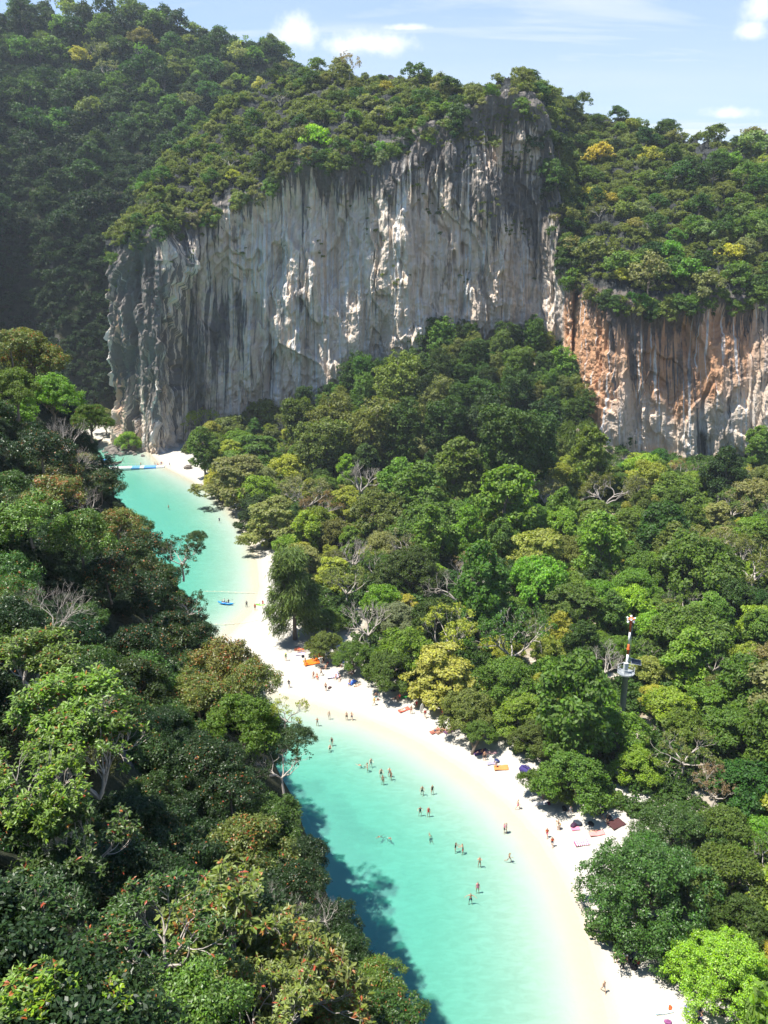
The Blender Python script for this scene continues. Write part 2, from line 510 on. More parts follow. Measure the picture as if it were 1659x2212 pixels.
# ------------------------------------------------------------------ limestone massif with its wall
MPX = np.concatenate([np.linspace(238, 420, 120), np.linspace(421.5, 1222, 440), np.linspace(1224, 1300, 80), np.linspace(1303, 1700, 230), np.linspace(1710, 2300, 40)])
NF, NS, NB = 230, 90, 12
def build_massif():
    P = MPX
    Yw, lip, cre, sb = (mcol(P, k) for k in (1, 2, 3, 4))
    lip = lip + 16 * fbm(P * 0.02, P * 0, seed=40, oct=4) + 7 * fbm(P * 0.11, P * 0, seed=41, oct=3)
    cre = cre + 6 + 9 * fbm(P * 0.03, P * 0, seed=42, oct=4)
    lip = np.maximum(lip, cre + 14)
    zb = np.interp(P, SCREE[:, 0], SCREE[:, 1]) - 5
    zl = z_of(lip, Yw)
    zc = z_of(cre, Yw + sb)
    rows_y, rows_z, kind = [], [], []
    for i in range(NF):
        t = i / (NF - 1)
        z = zb + (zl - zb) * t
        # the wall leans out a little above its middle
        y = Yw + 3.0 * (t - 0.5) ** 2 * 4 - 3.0 - 1.5 * t
        rows_y.append(y); rows_z.append(z); kind.append(np.zeros_like(P))
    y1 = rows_y[-1]
    for i in range(1, NS + 1):
        t = i / NS
        e = t ** 0.9
        rows_y.append(y1 + (Yw + sb - y1) * t); rows_z.append(zl + (zc - zl) * (0.88 * e + 0.12 * np.sin(t * math.pi / 2))); kind.append(np.full_like(P, t))
    for i in range(1, NB + 1):
        t = i / NB
        rows_y.append(Yw + sb + 90 * t); rows_z.append(zc - 70 * t ** 1.4 - 3 * t); kind.append(np.full_like(P, 1 + t))
    Y = np.array(rows_y).T; Z = np.array(rows_z).T; K = np.array(kind).T
    X = x_of(P[:, None], Y, Z)
    V = np.stack([X, Y, Z], -1)
    du = np.gradient(V, axis=0); dv = np.gradient(V, axis=1)
    Nn = np.cross(du, dv); Nn /= np.linalg.norm(Nn, axis=-1, keepdims=True) + 1e-9
    # arc length along the wall foot
    s = np.concatenate([[0], np.cumsum(np.hypot(np.diff(X[:, 40]), np.diff(Y[:, 40])))])[:, None] + 0 * X
    face = 1 - smooth(0.0, 0.25, K)
    wob = 0.6 * vnoise(s * 0.15, Z * 0.04, seed=50)
    flute = fbm((s + wob) * 0.34, Z * 0.022, seed=51, oct=5, gain=0.55)
    flute = np.where(flute > 0, flute, flute * 1.7)
    rib = 1 - np.abs(fbm((s + wob) * 0.16, Z * 0.012, seed=52, oct=3)) * 2
    bulge = fbm(s * 0.030, Z * 0.035, seed=53, oct=4)
    crag = fbm(s * 0.28, Y * 0.28, Z * 0.28, seed=54, oct=4)
    crag2 = 0.6 - 2 * np.abs(fbm(s * 0.55, Y * 0.55, Z * 0.40, seed=64, oct=4))
    ledge = np.abs(fbm(s * 0.05 + Z * 0.018, Z * 0.085 - s * 0.04, seed=55, oct=3))
    fine = fbm((s + wob) * 1.1, Z * 0.06, seed=58, oct=3)
    slab_n = fbm(s * 0.055 + 0.25 * vnoise(Z * 0.05, s * 0.02, seed=61), Z * 0.022 + s * 0.012, seed=60, oct=4) * 5
    slab = np.floor(slab_n) + smooth(0.86, 0.99, slab_n - np.floor(slab_n))
    slab2_n = fbm(s * 0.16, Z * 0.045 - s * 0.05, seed=63, oct=3) * 4
    slab2 = np.floor(slab2_n) + smooth(0.75, 0.98, slab2_n - np.floor(slab2_n))
    rowt = np.concatenate([np.linspace(0, 1, NF), np.ones(NS + NB)])[None, :]
    sf = (1 - smooth(0.86, 1.0, rowt)) * (1 - smooth(1195, 1218, P) * (1 - smooth(1270, 1300, P)))[:, None]
    D = face * (2.5 * sf * slab + 1.0 * sf * slab2 + 0.8 * flute + 0.35 * rib + 2.4 * bulge + 1.2 * crag + 0.6 * crag2 + 0.3 * fine + 0.5 * np.clip(0.10 - ledge, 0, 1) * 5)
    D = D * np.where(P > 1296, 0.62, 1.0)[:, None]
    slope_n = fbm(X * 0.05, Y * 0.05, Z * 0.05, seed=56, oct=4)
    crest = smooth(0.70, 1.0, K) * (K <= 1.35)
    pin = np.clip(fbm(s * 0.30, Y * 0.2, Z * 0.06, seed=57, oct=3) + 0.05, 0, 1)
    jag = 0.5 - 2 * np.abs(fbm(X * 0.16, Y * 0.16, Z * 0.10, seed=66, oct=4))
    D += (1 - face) * (3.2 * slope_n + 2.6 * jag * (K < 1.4))
    rocky = np.exp(-((P - 1085) / 60) ** 2) + np.exp(-((P - 1525) / 75) ** 2) + 0.35 * np.exp(-((P - 700) / 160) ** 2)
    V = V + Nn * D[..., None]
    V[..., 2] += crest * pin * 6 * rocky[:, None]
    # the pointed alcove and the tall chimneys of the wall
    ax, ay, _ = proj(V[..., 0], V[..., 1], V[..., 2])
    u, w = ax - 602, ay - 740
    roof = np.where(u < 0, -u * 1.9, u * 0.52)
    alc = smooth(0, 5, w - roof) * (1 - smooth(40, 150, w)) * (1 - smooth(60, 95, np.abs(u - 8)))
    V[..., 1] += 2.6 * alc
    for cx_, w_, y0, y1_, dpt in ((556, 9, 655, 900, 2.6), (577, 5, 690, 880, 1.8), (398, 16, 520, 800, 3.0), (660, 4, 560, 830, 1.4), (785, 5, 560, 720, 1.8),
                                  (720, 4, 780, 860, 1.4), (604, 4, 540, 590, 1.4), (1000, 5, 420, 660, 1.6), (870, 4, 540, 600, 1.6), (935, 6, 570, 620, 2.4),
                                  (1248, 6, 640, 850, 5.0), (1525, 9, 860, 1000, 3.0), (1395, 10, 640, 780, 1.6), (300, 6, 560, 960, 1.5)):
        V[..., 1] += dpt * np.exp(-((ax - cx_ - 6 * vnoise(ay * 0.012, ay * 0, seed=int(cx_))) / w_) ** 2) * smooth(y0 - 25, y0, ay) * (1 - smooth(y1_, y1_ + 40, ay)) * face
    # colour regions of the rock: black algae, rust, pale flowstone (the stone's own, but for the sunlit lip toned down)
    def blob(x0, y0, rx, ry):
        return np.exp(-(((ax - x0) / rx) ** 2 + ((ay - y0) / ry) ** 2))
    dark = (1.0 * blob(310, 640, 55, 130) + 0.9 * blob(430, 840, 62, 150) + 0.7 * blob(475, 720, 45, 60) + 0.7 * blob(400, 560, 26, 170) + 0.5 * blob(505, 660, 30, 50)
            + 0.9 * blob(1100, 420, 95, 80) + 1.0 * blob(1090, 230, 150, 75) + 0.8 * blob(960, 330, 70, 110) + 0.8 * blob(780, 390, 130, 60) + 0.5 * blob(1180, 380, 60, 120) + 0.5 * blob(1210, 560, 50, 80)
            + 0.7 * blob(1360, 760, 40, 90) + 0.55 * blob(1460, 800, 55, 80) + 0.9 * blob(1520, 960, 16, 60) + 0.4 * blob(1620, 800, 60, 90) + 0.4 * blob(1430, 680, 80, 40) + 0.3 * blob(330, 860, 50, 100))
    lipy = np.interp(ax, MASS[:, 0], MASS[:, 2])
    dark = dark + 1.3 * (1 - smooth(-12, 22, ay - lipy)) + 0.75 * np.exp(-((ay - lipy - 10) / 48) ** 2) + 0.75 * blob(300, 720, 62, 260)  # first term darkens lip rock to cut its sunlit brightness
    rust = (0.62 * blob(1400, 770, 170, 150) + 0.5 * blob(1570, 770, 130, 120) + 0.5 * blob(1275, 760, 40, 170) + 1.15 * blob(1268, 790, 34, 150) + 0.8 * blob(1235, 700, 14, 80) + 0.85 * blob(1420, 720, 50, 90) + 0.7 * blob(1470, 820, 30, 90) + 0.55 * blob(1062, 315, 26, 60) + 0.8 * blob(1525, 815, 20, 40)
            + 0.75 * blob(258, 780, 20, 230) + 0.4 * blob(350, 850, 30, 120) + 0.45 * blob(1310, 660, 60, 40) + 0.4 * blob(1600, 690, 50, 70) + 0.22 * blob(1230, 540, 40, 60))
    pale = 0.7 * blob(620, 560, 160, 130) + 0.5 * blob(560, 760, 40, 130) + 0.6 * blob(340, 900, 40, 90) + 0.5 * blob(800, 640, 200, 150) + 0.5 * blob(1320, 880, 26, 90) + 0.55 * blob(1040, 300, 26, 90)
    leaf = smooth(0.0, 0.06, K)
    q = grid_quads(*X.shape)
    me = mesh_np('cliff', V, q, mats=[mat_rock()], smooth_=False, uv=np.stack([s, Z], -1).reshape(-1, 2),
                 attrs={'dark': np.clip(dark, 0, 1.5), 'rust': np.clip(rust, 0, 1.5), 'pale': np.clip(pale, 0, 1), 'soil': leaf})
    o = link('cliff', me)
    tag(o, kind='structure')
    return V, Nn, K, rocky, ax, ay

def mat_rock():
    m, nt = new_mat('limestone')
    uv = nt.n('ShaderNodeUVMap', None, uv_map='uv').outputs[0]
    g = nt.n('ShaderNodeNewGeometry').outputs[0]
    at = lambda k: nt.n('ShaderNodeAttribute', None, attribute_name=k).outputs[2]
    wv = nt.n('ShaderNodeMapping', {0: uv, 3: (0.10, 0.018, 1)}).outputs[0]
    off = nt.math('MULTIPLY', nt.math('SUBTRACT', nt.noise(wv, 1.0, 4), 0.5), 4.0)
    sp = nt.n('ShaderNodeSeparateXYZ', {0: uv})
    u = nt.math('ADD', sp.outputs[0], off)
    def streak(su, sv, seed, detail=5, rough=0.6):
        v = nt.n('ShaderNodeCombineXYZ', {0: nt.math('MULTIPLY', u, su), 1: nt.math('MULTIPLY', sp.outputs[1], sv), 2: seed}).outputs[0]
        return nt.noise(v, 1.0, detail, rough)
    big = nt.noise(nt.n('ShaderNodeMapping', {0: uv, 3: (0.045, 0.02, 1)}).outputs[0], 1.0, 5, 0.6)
    c = nt.mix(nt.sstep(big, 0.35, 0.66), (0.74, 0.575, 0.43), (0.74, 0.63, 0.515))
    c = nt.mix(nt.math('MULTIPLY', nt.sstep(streak(0.55, 0.030, 3.1), 0.46, 0.64), 0.6), c, (0.54, 0.45, 0.37))
    # grey-blue washes
    c = nt.mix(nt.math('MULTIPLY', nt.sstep(streak(0.30, 0.014, 9.2), 0.48, 0.62), 0.40), c, (0.57, 0.525, 0.475))
    pz = nt.sstep(nt.noise(nt.n('ShaderNodeMapping', {0: uv, 2: (0, 0, 0.5), 3: (0.10, 0.055, 1)}).outputs[0], 1.0, 6, 0.68, 0.5), 0.47, 0.56)
    c = nt.mix(nt.math('MULTIPLY', pz, 0.45), c, nt.mix(streak(0.9, 0.05, 41.0), (0.50, 0.405, 0.33), (0.62, 0.52, 0.435)))
    c = nt.mix(nt.math('MULTIPLY', nt.sstep(streak(0.42, 0.022, 51.0, 6, 0.7), 0.54, 0.62), 0.7), c, (0.66, 0.635, 0.60))
    # rust
    rn = nt.math('MULTIPLY', at('rust'), nt.math('ADD', 0.35, nt.math('MULTIPLY', streak(0.45, 0.05, 5.5), 1.35)))
    ro = nt.mix(nt.noise(nt.n('ShaderNodeMapping', {0: uv, 3: (0.3, 0.12, 1)}).outputs[0], 1.0, 5), (0.45, 0.20, 0.095), (0.60, 0.36, 0.20))
    c = nt.mix(nt.math('MULTIPLY', nt.sstep(rn, 0.24, 0.85), 0.92), c, ro)
    c = nt.mix(nt.math('MULTIPLY', nt.sstep(streak(0.20, 0.03, 15.0), 0.60, 0.70), 0.35), c, (0.40, 0.25, 0.15))
    # white flowstone threads
    ws = nt.sstep(nt.math('ADD', streak(0.95, 0.018, 7.7, 4, 0.55), nt.math('MULTIPLY', at('pale'), 0.06)), 0.59, 0.64)
    c = nt.mix(nt.math('MULTIPLY', ws, 0.9), c, (0.68, 0.665, 0.64))
    # black algae streaks and stains, and the toned-down lip
    dk = at('dark')
    ds = streak(0.80, 0.020, 1.3, 6, 0.66)
    dl = streak(0.26, 0.016, 21.3, 6, 0.68)
    d1 = nt.sstep(nt.math('ADD', ds, nt.math('MULTIPLY', dk, 0.19)), 0.62, 0.665)
    d2 = nt.sstep(nt.math('ADD', dl, nt.math('MULTIPLY', dk, 0.15)), 0.63, 0.67)
    d3 = nt.math('MULTIPLY', nt.sstep(nt.math('ADD', streak(1.7, 0.011, 61.0, 3, 0.5), nt.math('MULTIPLY', dk, 0.05)), 0.665, 0.69), 0.95)
    d4 = nt.sstep(nt.math('ADD', streak(0.115, 0.020, 71.0, 6, 0.72), nt.math('MULTIPLY', dk, 0.12)), 0.60, 0.645)
    dm = nt.math('MAXIMUM', nt.math('MAXIMUM', d1, d2), nt.math('MAXIMUM', d3, nt.math('MULTIPLY', d4, nt.math('ADD', 0.15, streak(0.9, 0.03, 77.0)))))
    c = nt.mix(nt.math('MULTIPLY', dm, 0.88), c, nt.mix(nt.noise(g, 0.8, 4), (0.060, 0.058, 0.058), (0.135, 0.130, 0.126)))
    c = nt.mix(0.35, c, nt.mix(nt.noise(g, 1.7, 6, 0.75), (0.25, 0.245, 0.24), (0.78, 0.76, 0.74)), 'SOFT_LIGHT')
    # dark rubble and humus where the plants stand
    so = nt.sstep(nt.math('ADD', at('soil'), nt.math('MULTIPLY', nt.math('SUBTRACT', nt.noise(g, 0.2, 4), 0.5), 0.6)), 0.25, 0.7)
    hum = nt.mix(nt.noise(g, 0.5, 5, 0.7), (0.020, 0.024, 0.020), (0.065, 0.068, 0.070))
    c = nt.mix(nt.math('MULTIPLY', so, 0.95), c, hum)
    h = nt.math('ADD', nt.math('MULTIPLY', streak(1.5, 0.12, 33.0, 6, 0.7), 0.8), nt.math('MULTIPLY', nt.noise(g, 1.1, 7, 0.75), 1.2))
    bump = nt.n('ShaderNodeBump', {'Strength': 0.9, 'Distance': 0.8, 'Height': h})
    b = nt.n('ShaderNodeBsdfPrincipled', {'Base Color': c, 'Roughness': 0.9, 'Normal': bump.outputs[0], 'Specular IOR Level': 0.15})
    nt.n('ShaderNodeOutputMaterial', {0: b.outputs[0]})
    return m
MV, MN, MK, MROCK, MAX_, MAY = build_massif()

# ------------------------------------------------------------------ far wooded hill on the left
HPX = np.linspace(-420, 700, 150)
def build_far_hill():
    P = HPX
    cre = np.interp(P, [-420, 0, 60, 130, 300, 400, 500, 560, 600, 622, 660, 700], [60, 34, 42, 48, 50, 66, 88, 100, 122, 146, 190, 260])
    cre = cre + 5 * fbm(P * 0.02, P * 0, seed=70, oct=3)
    prof = [(None, 388, -6), (820, 396, 0), (640, 410, 0), (500, 424, 0), (420, 440, 0), (330, 470, 0), (230, 505, 0), (130, 545, 0)]
    Ys, Zs = [], []
    for py, Y, z in prof:
        Yc = Y - 120 * (1 - smooth(-330, 60, P)) + 14 * fbm(P * 0.006, P * 0 + Y * 0.01, seed=71, oct=3)  # unseen left wing drawn forward to cast shade on the slope
        if py is None:
            Zs.append(np.full_like(P, z))
        else:
            k = cre + (py - 50) * (820 - cre) / (820 - 50)
            Zs.append(z_of(k, Yc))
        Ys.append(Yc)
    Ys.append(575 - 120 * (1 - smooth(-330, 60, P))); Zs.append(z_of(cre, Ys[-1]))
    Ys.append(np.full_like(P, 700)); Zs.append(Zs[-1] - 70)
    Ys, Zs = np.array(Ys), np.array(Zs)
    t = np.linspace(0, len(Ys) - 1, 110)
    Y = np.array([np.interp(t, np.arange(len(Ys)), Ys[:, i]) for i in range(len(P))])
    Z = np.array([np.interp(t, np.arange(len(Ys)), Zs[:, i]) for i in range(len(P))])
    X = x_of(P[:, None], Y, Z)
    V = np.stack([X, Y, Z], -1)
    du = np.gradient(V, axis=0); dv = np.gradient(V, axis=1)
    Nn = np.cross(du, dv); Nn /= np.linalg.norm(Nn, axis=-1, keepdims=True) + 1e-9
    V = V + Nn * (9.0 * fbm(X * 0.020, Y * 0.022, Z * 0.022, seed=72, oct=4))[..., None] * smooth(0, 10, t)[None, :, None]
    o = link('hill', mesh_np('hill', V, grid_quads(*X.shape), mats=[mat_soil('hill_soil')], smooth_=True))
    tag(o, kind='structure')
    return V, Nn, t

def mat_soil(name):
    m, nt = new_mat(name)
    g = nt.n('ShaderNodeNewGeometry').outputs[0]
    c = nt.mix(nt.sstep(nt.noise(g, 0.35, 6, 0.7), 0.35, 0.7), (0.018, 0.024, 0.012), (0.050, 0.050, 0.030))
    c = nt.mix(nt.math('MULTIPLY', nt.sstep(nt.noise(g, 0.12, 4), 0.62, 0.7), 0.5), c, (0.16, 0.15, 0.14))
    bump = nt.n('ShaderNodeBump', {'Strength': 0.8, 'Distance': 0.5, 'Height': nt.noise(g, 1.2, 5, 0.7)})
    b = nt.n('ShaderNodeBsdfPrincipled', {'Base Color': c, 'Roughness': 0.95, 'Normal': bump.outputs[0], 'Specular IOR Level': 0.1})
    nt.n('ShaderNodeOutputMaterial', {0: b.outputs[0]})
    return m
HV, HN, HT = build_far_hill()

# ------------------------------------------------------------------ the near hillside that carries the lookout
NEAR = [(0, 1300, 40), (0, 1700, 23), (0, 2100, 15), (200, 2100, 18), (480, 2000, 24), (700, 2060, 28), (840, 2150, 30), (250, 1750, 36), (400, 1620, 46),
        (560, 1590, 54), (560, 1800, 43), (640, 1880, 40), (450, 1420, 66), (300, 1330, 68), (150, 1180, 70), (370, 1250, 90), (0, 1060, 74), (200, 1060, 112),
        (120, 920, 122), (0, 860, 118), (60, 760, 148), (200, 985, 138), (-200, 1500, 34), (-300, 1000, 80), (-300, 700, 150), (-150, 640, 190)]
NPTS = np.array([at_range(*n) for n in NEAR])
NPTS = np.concatenate([NPTS, [[0, 2, 66], [0, -15, 70], [-25, 0, 70], [-50, 20, 74], [-110, 120, 84], [-120, 60, 84], [-70, -10, 78]]])
def _rbf_fit(P, v):
    d = np.linalg.norm(P[:, None] - P[None], axis=-1)
    n = len(P)
    A = np.zeros((n + 3, n + 3))
    A[:n, :n] = d + np.eye(n) * 1.5
    A[:n, n:] = np.c_[np.ones(n), P]
    A[n:, :n] = A[:n, n:].T
    return np.linalg.solve(A, np.r_[v, 0, 0, 0])
_rb = _rbf_fit(NPTS[:, :2], NPTS[:, 2])
EDGE = np.array([(-40, 6.5), (0, 6.0), (14, 3.5), (22, 0.8), (30, -1.5), (42, -4.0), (52, -6.5), (66, -12), (83, -18), (105, -32), (125, -44), (138, -50), (150, -62), (165, -90), (185, -140)])
def near_top(x, y):
    x = np.asarray(x, float); y = np.asarray(y, float)
    d = np.hypot(x[..., None] - NPTS[:, 0], y[..., None] - NPTS[:, 1])
    return d @ _rb[:-3] + _rb[-3] + _rb[-2] * x + _rb[-1] * y
def near_edge(x, y):
    return x - np.interp(y, EDGE[:, 0], EDGE[:, 1])
def near_z(x, y):
    """height of the soil of the near hillside"""
    t = near_top(x, y)
    rng = np.sqrt(np.asarray(x) ** 2 + np.asarray(y) ** 2)
    g = t - np.interp(rng, [0, 15, 30, 60, 120], [2.2, 2.2, 3.2, 4.6, 6.0])
    e = near_edge(x, y)
    k = smooth(-2.5, 13, e)
    return g * (1 - k) + (-8) * k + 0.8 * fbm(np.asarray(x) * 0.12, np.asarray(y) * 0.12, seed=80)
hx, hy = np.arange(-190, 36, 1.5), np.arange(-40, 235, 1.5)
HX, HY = np.meshgrid(hx, hy, indexing='ij')
hillside = link('hillside', mesh_np('hillside', np.stack([HX, HY, near_z(HX, HY)], -1), grid_quads(*HX.shape), mats=[mat_soil('dark_humus')], smooth_=True))  # humus darkened to deepen the shaded gaps between plants
tag(hillside, kind='structure')
# ------------------------------------------------------------------ plants: materials and prototypes
def mat_leaf(name, rough=0.55, spec=0.25, trans=0.42):
    m, nt = new_mat(name)
    oi = nt.n('ShaderNodeObjectInfo')
    gn = nt.n('ShaderNodeNewGeometry')
    tc = nt.n('ShaderNodeTexCoord').outputs['Object']
    isl = gn.outputs['Random Per Island']
    r2 = nt.n('ShaderNodeTexWhiteNoise', {'W': nt.math('MULTIPLY', isl, 917.3)}, noise_dimensions='1D').outputs[0]
    r3 = nt.n('ShaderNodeTexWhiteNoise', {'W': nt.math('MULTIPLY', isl, 331.7)}, noise_dimensions='1D').outputs[0]
    cl = nt.noise(tc, 0.45, 3, 0.6)
    val = nt.math('MULTIPLY', nt.math('ADD', 0.62, nt.math('MULTIPLY', isl, 0.76)), nt.math('ADD', 0.70, nt.math('MULTIPLY', cl, 0.60)))
    hue = nt.math('ADD', 0.490, nt.math('ADD', nt.math('MULTIPLY', r2, 0.028), nt.math('MULTIPLY', oi.outputs['Random'], 0.012)))
    c = nt.n('ShaderNodeHueSaturation', {'Hue': hue, 'Saturation': nt.math('ADD', 0.80, nt.math('MULTIPLY', r3, 0.3)), 'Value': val, 'Color': oi.outputs['Color']}).outputs[0]
    # a share of old leaves, red to ochre, set per plant by its alpha
    rc = nt.sstep(nt.noise(tc, 0.9, 2, 0.5), 0.45, 0.68)
    old = nt.math('LESS_THAN', r2, nt.math('MULTIPLY', oi.outputs['Alpha'], nt.math('ADD', 0.12, nt.math('MULTIPLY', rc, 2.0))))
    oc = nt.mix(r3, (0.34, 0.055, 0.028), (0.34, 0.19, 0.05))
    c = nt.mix(old, c, oc)
    b = nt.n('ShaderNodeBsdfPrincipled', {'Base Color': c, 'Roughness': rough, 'Specular IOR Level': spec})
    tcol = nt.mix(1.0, c, (1.35, 1.42, 0.55), 'MULTIPLY')
    t = nt.n('ShaderNodeBsdfTranslucent', {0: tcol})
    s = nt.n('ShaderNodeMixShader', {0: trans, 1: b.outputs[0], 2: t.outputs[0]})
    nt.n('ShaderNodeOutputMaterial', {0: s.outputs[0]})
    return m
def mat_bark(name, a, b_):
    m, nt = new_mat(name)
    tc = nt.n('ShaderNodeTexCoord').outputs['Object']
    st = nt.n('ShaderNodeMapping', {0: tc, 3: (3, 3, 0.8)}).outputs[0]
    c = nt.mix(nt.noise(st, 1.5, 5, 0.7), a, b_)
    bp = nt.n('ShaderNodeBsdfPrincipled', {'Base Color': c, 'Roughness': 0.9, 'Specular IOR Level': 0.1})
    nt.n('ShaderNodeOutputMaterial', {0: bp.outputs[0]})
    return m
LEAF = mat_leaf('leaf')
LEAF_GLOSS = mat_leaf('glossy_leaf', 0.42, 0.35, 0.28)
NEEDLE = mat_leaf('needle', 0.6, 0.2, 0.15)
BARK = mat_bark('bark', (0.10, 0.08, 0.06), (0.25, 0.21, 0.17))
PALE_BARK = mat_bark('pale_bark', (0.26, 0.225, 0.19), (0.50, 0.455, 0.40))

def unit(v):
    return v / (np.linalg.norm(v, axis=-1, keepdims=True) + 1e-9)

def leaf_cards(geo, C, N, A, L, Wd, m=0, fold=False):
    N = unit(N); A = unit(A - (A * N).sum(-1, keepdims=True) * N); B = np.cross(N, A)
    L = np.broadcast_to(L, (len(C),))[:, None]; Wd = np.broadcast_to(Wd, (len(C),))[:, None]
    n = len(C)
    if not fold:
        v = np.stack([C - A * L * .5, C + B * Wd * .5 + A * L * .06, C + A * L * .5, C - B * Wd * .5 + A * L * .06], 1)
        geo.add(v.reshape(-1, 3), np.arange(n * 4).reshape(n, 4), None, m)
    else:
        v = np.stack([C, C + A * L * .62 + B * Wd * .5 + N * Wd * .16, C + A * L - N * L * .06, C + A * L * .62 - B * Wd * .5 + N * Wd * .16, C + A * L * .55], 1)
        i = np.arange(n)[:, None] * 5
        q = np.concatenate([i + np.array([[0, 1, 2, 4]]), i + np.array([[0, 4, 2, 3]])])
        geo.add(v.reshape(-1, 3), q, None, m)

def rnd_dirs(rng, n, up=0.0):
    d = unit(rng.normal(size=(n, 3)))
    d[:, 2] += up
    return unit(d)

def foliage(rng, geo, lobes, n_clump, n_leaf, L, Wd, clump_r, up=0.35, droop=0.3, shell=0.25, m=0, flat=1.0, ns=0.7):
    """lobes: rows cx cy cz rx ry rz. Every lobe carries clumps on its outer side, every clump its own leaves."""
    lobes = np.asarray(lobes, float)
    ctr = lobes[:, :3].mean(0)
    area = (lobes[:, 3:].prod(1)) ** (2 / 3)
    nc = np.maximum(2, (n_clump * area / area.sum())).astype(int)
    Cs, Ns = [], []
    for lb, k in zip(lobes, nc):
        d = rnd_dirs(rng, k, up)
        out = unit(lb[:3] - ctr + 1e-6)
        d = unit(d + out * 0.35)
        rr = 1 - shell * rng.random((k, 1))
        rr *= 1 + 0.16 * vnoise(d[:, 0:1] * 2 + lb[0], d[:, 1:2] * 2 + lb[1], d[:, 2:3] * 2, seed=3)
        Cs.append(lb[:3] + d * lb[3:] * rr); Ns.append(unit(d / lb[3:]))
    C = np.concatenate(Cs); N = np.concatenate(Ns)
    k = len(C)
    cr = clump_r * (0.6 + 0.8 * rng.random(k))
    idx = np.repeat(np.arange(k), np.maximum(3, (n_leaf * (cr / clump_r) ** 1.6)).astype(int))
    n = len(idx)
    off = rnd_dirs(rng, n, 0.15) * (rng.random((n, 1)) ** 0.45) * cr[idx][:, None]
    off[:, 2] *= 0.75 * flat
    P = C[idx] + off
    nrm = unit(N[idx] * 0.55 + unit(off) * 0.45 + np.array([0, 0, 0.55]) + rng.normal(size=(n, 3)) * ns)
    ax = rng.normal(size=(n, 3)) + unit(off) * 0.8; ax[:, 2] -= droop
    leaf_cards(geo, P, nrm, ax, L * (0.7 + 0.6 * rng.random(n)), Wd * (0.7 + 0.6 * rng.random(n)), m)
    return C

def wobble_path(rng, a, b, n=5, w=0.12):
    a, b = np.asarray(a, float), np.asarray(b, float)
    t = np.linspace(0, 1, n)[:, None]
    p = a + (b - a) * t
    L = np.linalg.norm(b - a)
    p[1:-1] += rng.normal(size=(n - 2, 3)) * w * L * 0.5
    return p

def limbs(rng, geo, base, fork, targets, r0, m=0, sides=7, lean=0.06):
    tr = wobble_path(rng, base, fork, 6, lean)
    tr[0, :2] += 0
    rr = np.linspace(r0, r0 * 0.55, 6); rr[0] *= 1.35
    geo.tube(tr, rr, sides, m)
    for t in targets:
        k = rng.integers(3, 6)
        s = tr[k]
        p = wobble_path(rng, s, t, 5, 0.18)
        p[1:4, 2] -= np.linalg.norm(t - s) * 0.06
        geo.tube(p, np.linspace(r0 * 0.42, r0 * 0.10, 5), 5, m)

def dome_lobes(rng, R, h, n, lob, zbase):
    out = [[0, 0, zbase + h * 0.55, R * 0.55, R * 0.55, h * 0.42]]
    for i in range(n):
        a = i * 2.399 + rng.random() * 0.7
        q = math.sqrt((i + 0.6) / n)
        z = zbase + h * (0.98 - 0.62 * q ** 2.2) - h * 0.18 + rng.normal() * h * 0.06
        r = R * lob * (0.75 + 0.5 * rng.random())
        rad = R * q * (0.80 + 0.12 * rng.random())
        out.append([math.cos(a) * rad, math.sin(a) * rad, z, r, r, r * 0.78])
    return np.array(out)

def branch_tree(rng, geo, start, d, L, r, depth, m=0, tips=None, spread=0.75, up=0.12, kink=0.25, nb=(2, 4), shrink=(0.62, 0.82), sides=5):
    n = 4
    p = [np.asarray(start, float)]
    dd = unit(np.asarray(d, float))
    for i in range(n):
        dd = unit(dd + rng.normal(size=3) * kink * 0.5 + np.array([0, 0, up * 0.5]))
        p.append(p[-1] + dd * L / n)
    geo.tube(p, np.linspace(r, r * 0.62, n + 1), max(3, sides), m, caps=False)
    if depth == 0:
        if tips is not None: tips.append((p[-1], dd))
        return
    for k in range(rng.integers(*nb)):
        nd = unit(dd + rnd_dirs(rng, 1)[0] * spread + np.array([0, 0, up]))
        branch_tree(rng, geo, p[-1] if k < 2 else p[-2], nd, L * rng.uniform(*shrink), r * 0.58, depth - 1, m, tips, spread, up, kink, nb, shrink, sides - 1)

PROTO = {}          # kind -> list of dict(crown mesh, trunk mesh, crown centre height, radius)
def put(kind, crown, trunk, R, zc):
    PROTO.setdefault(kind, []).append(dict(crown=crown, trunk=trunk, R=R, zc=zc))

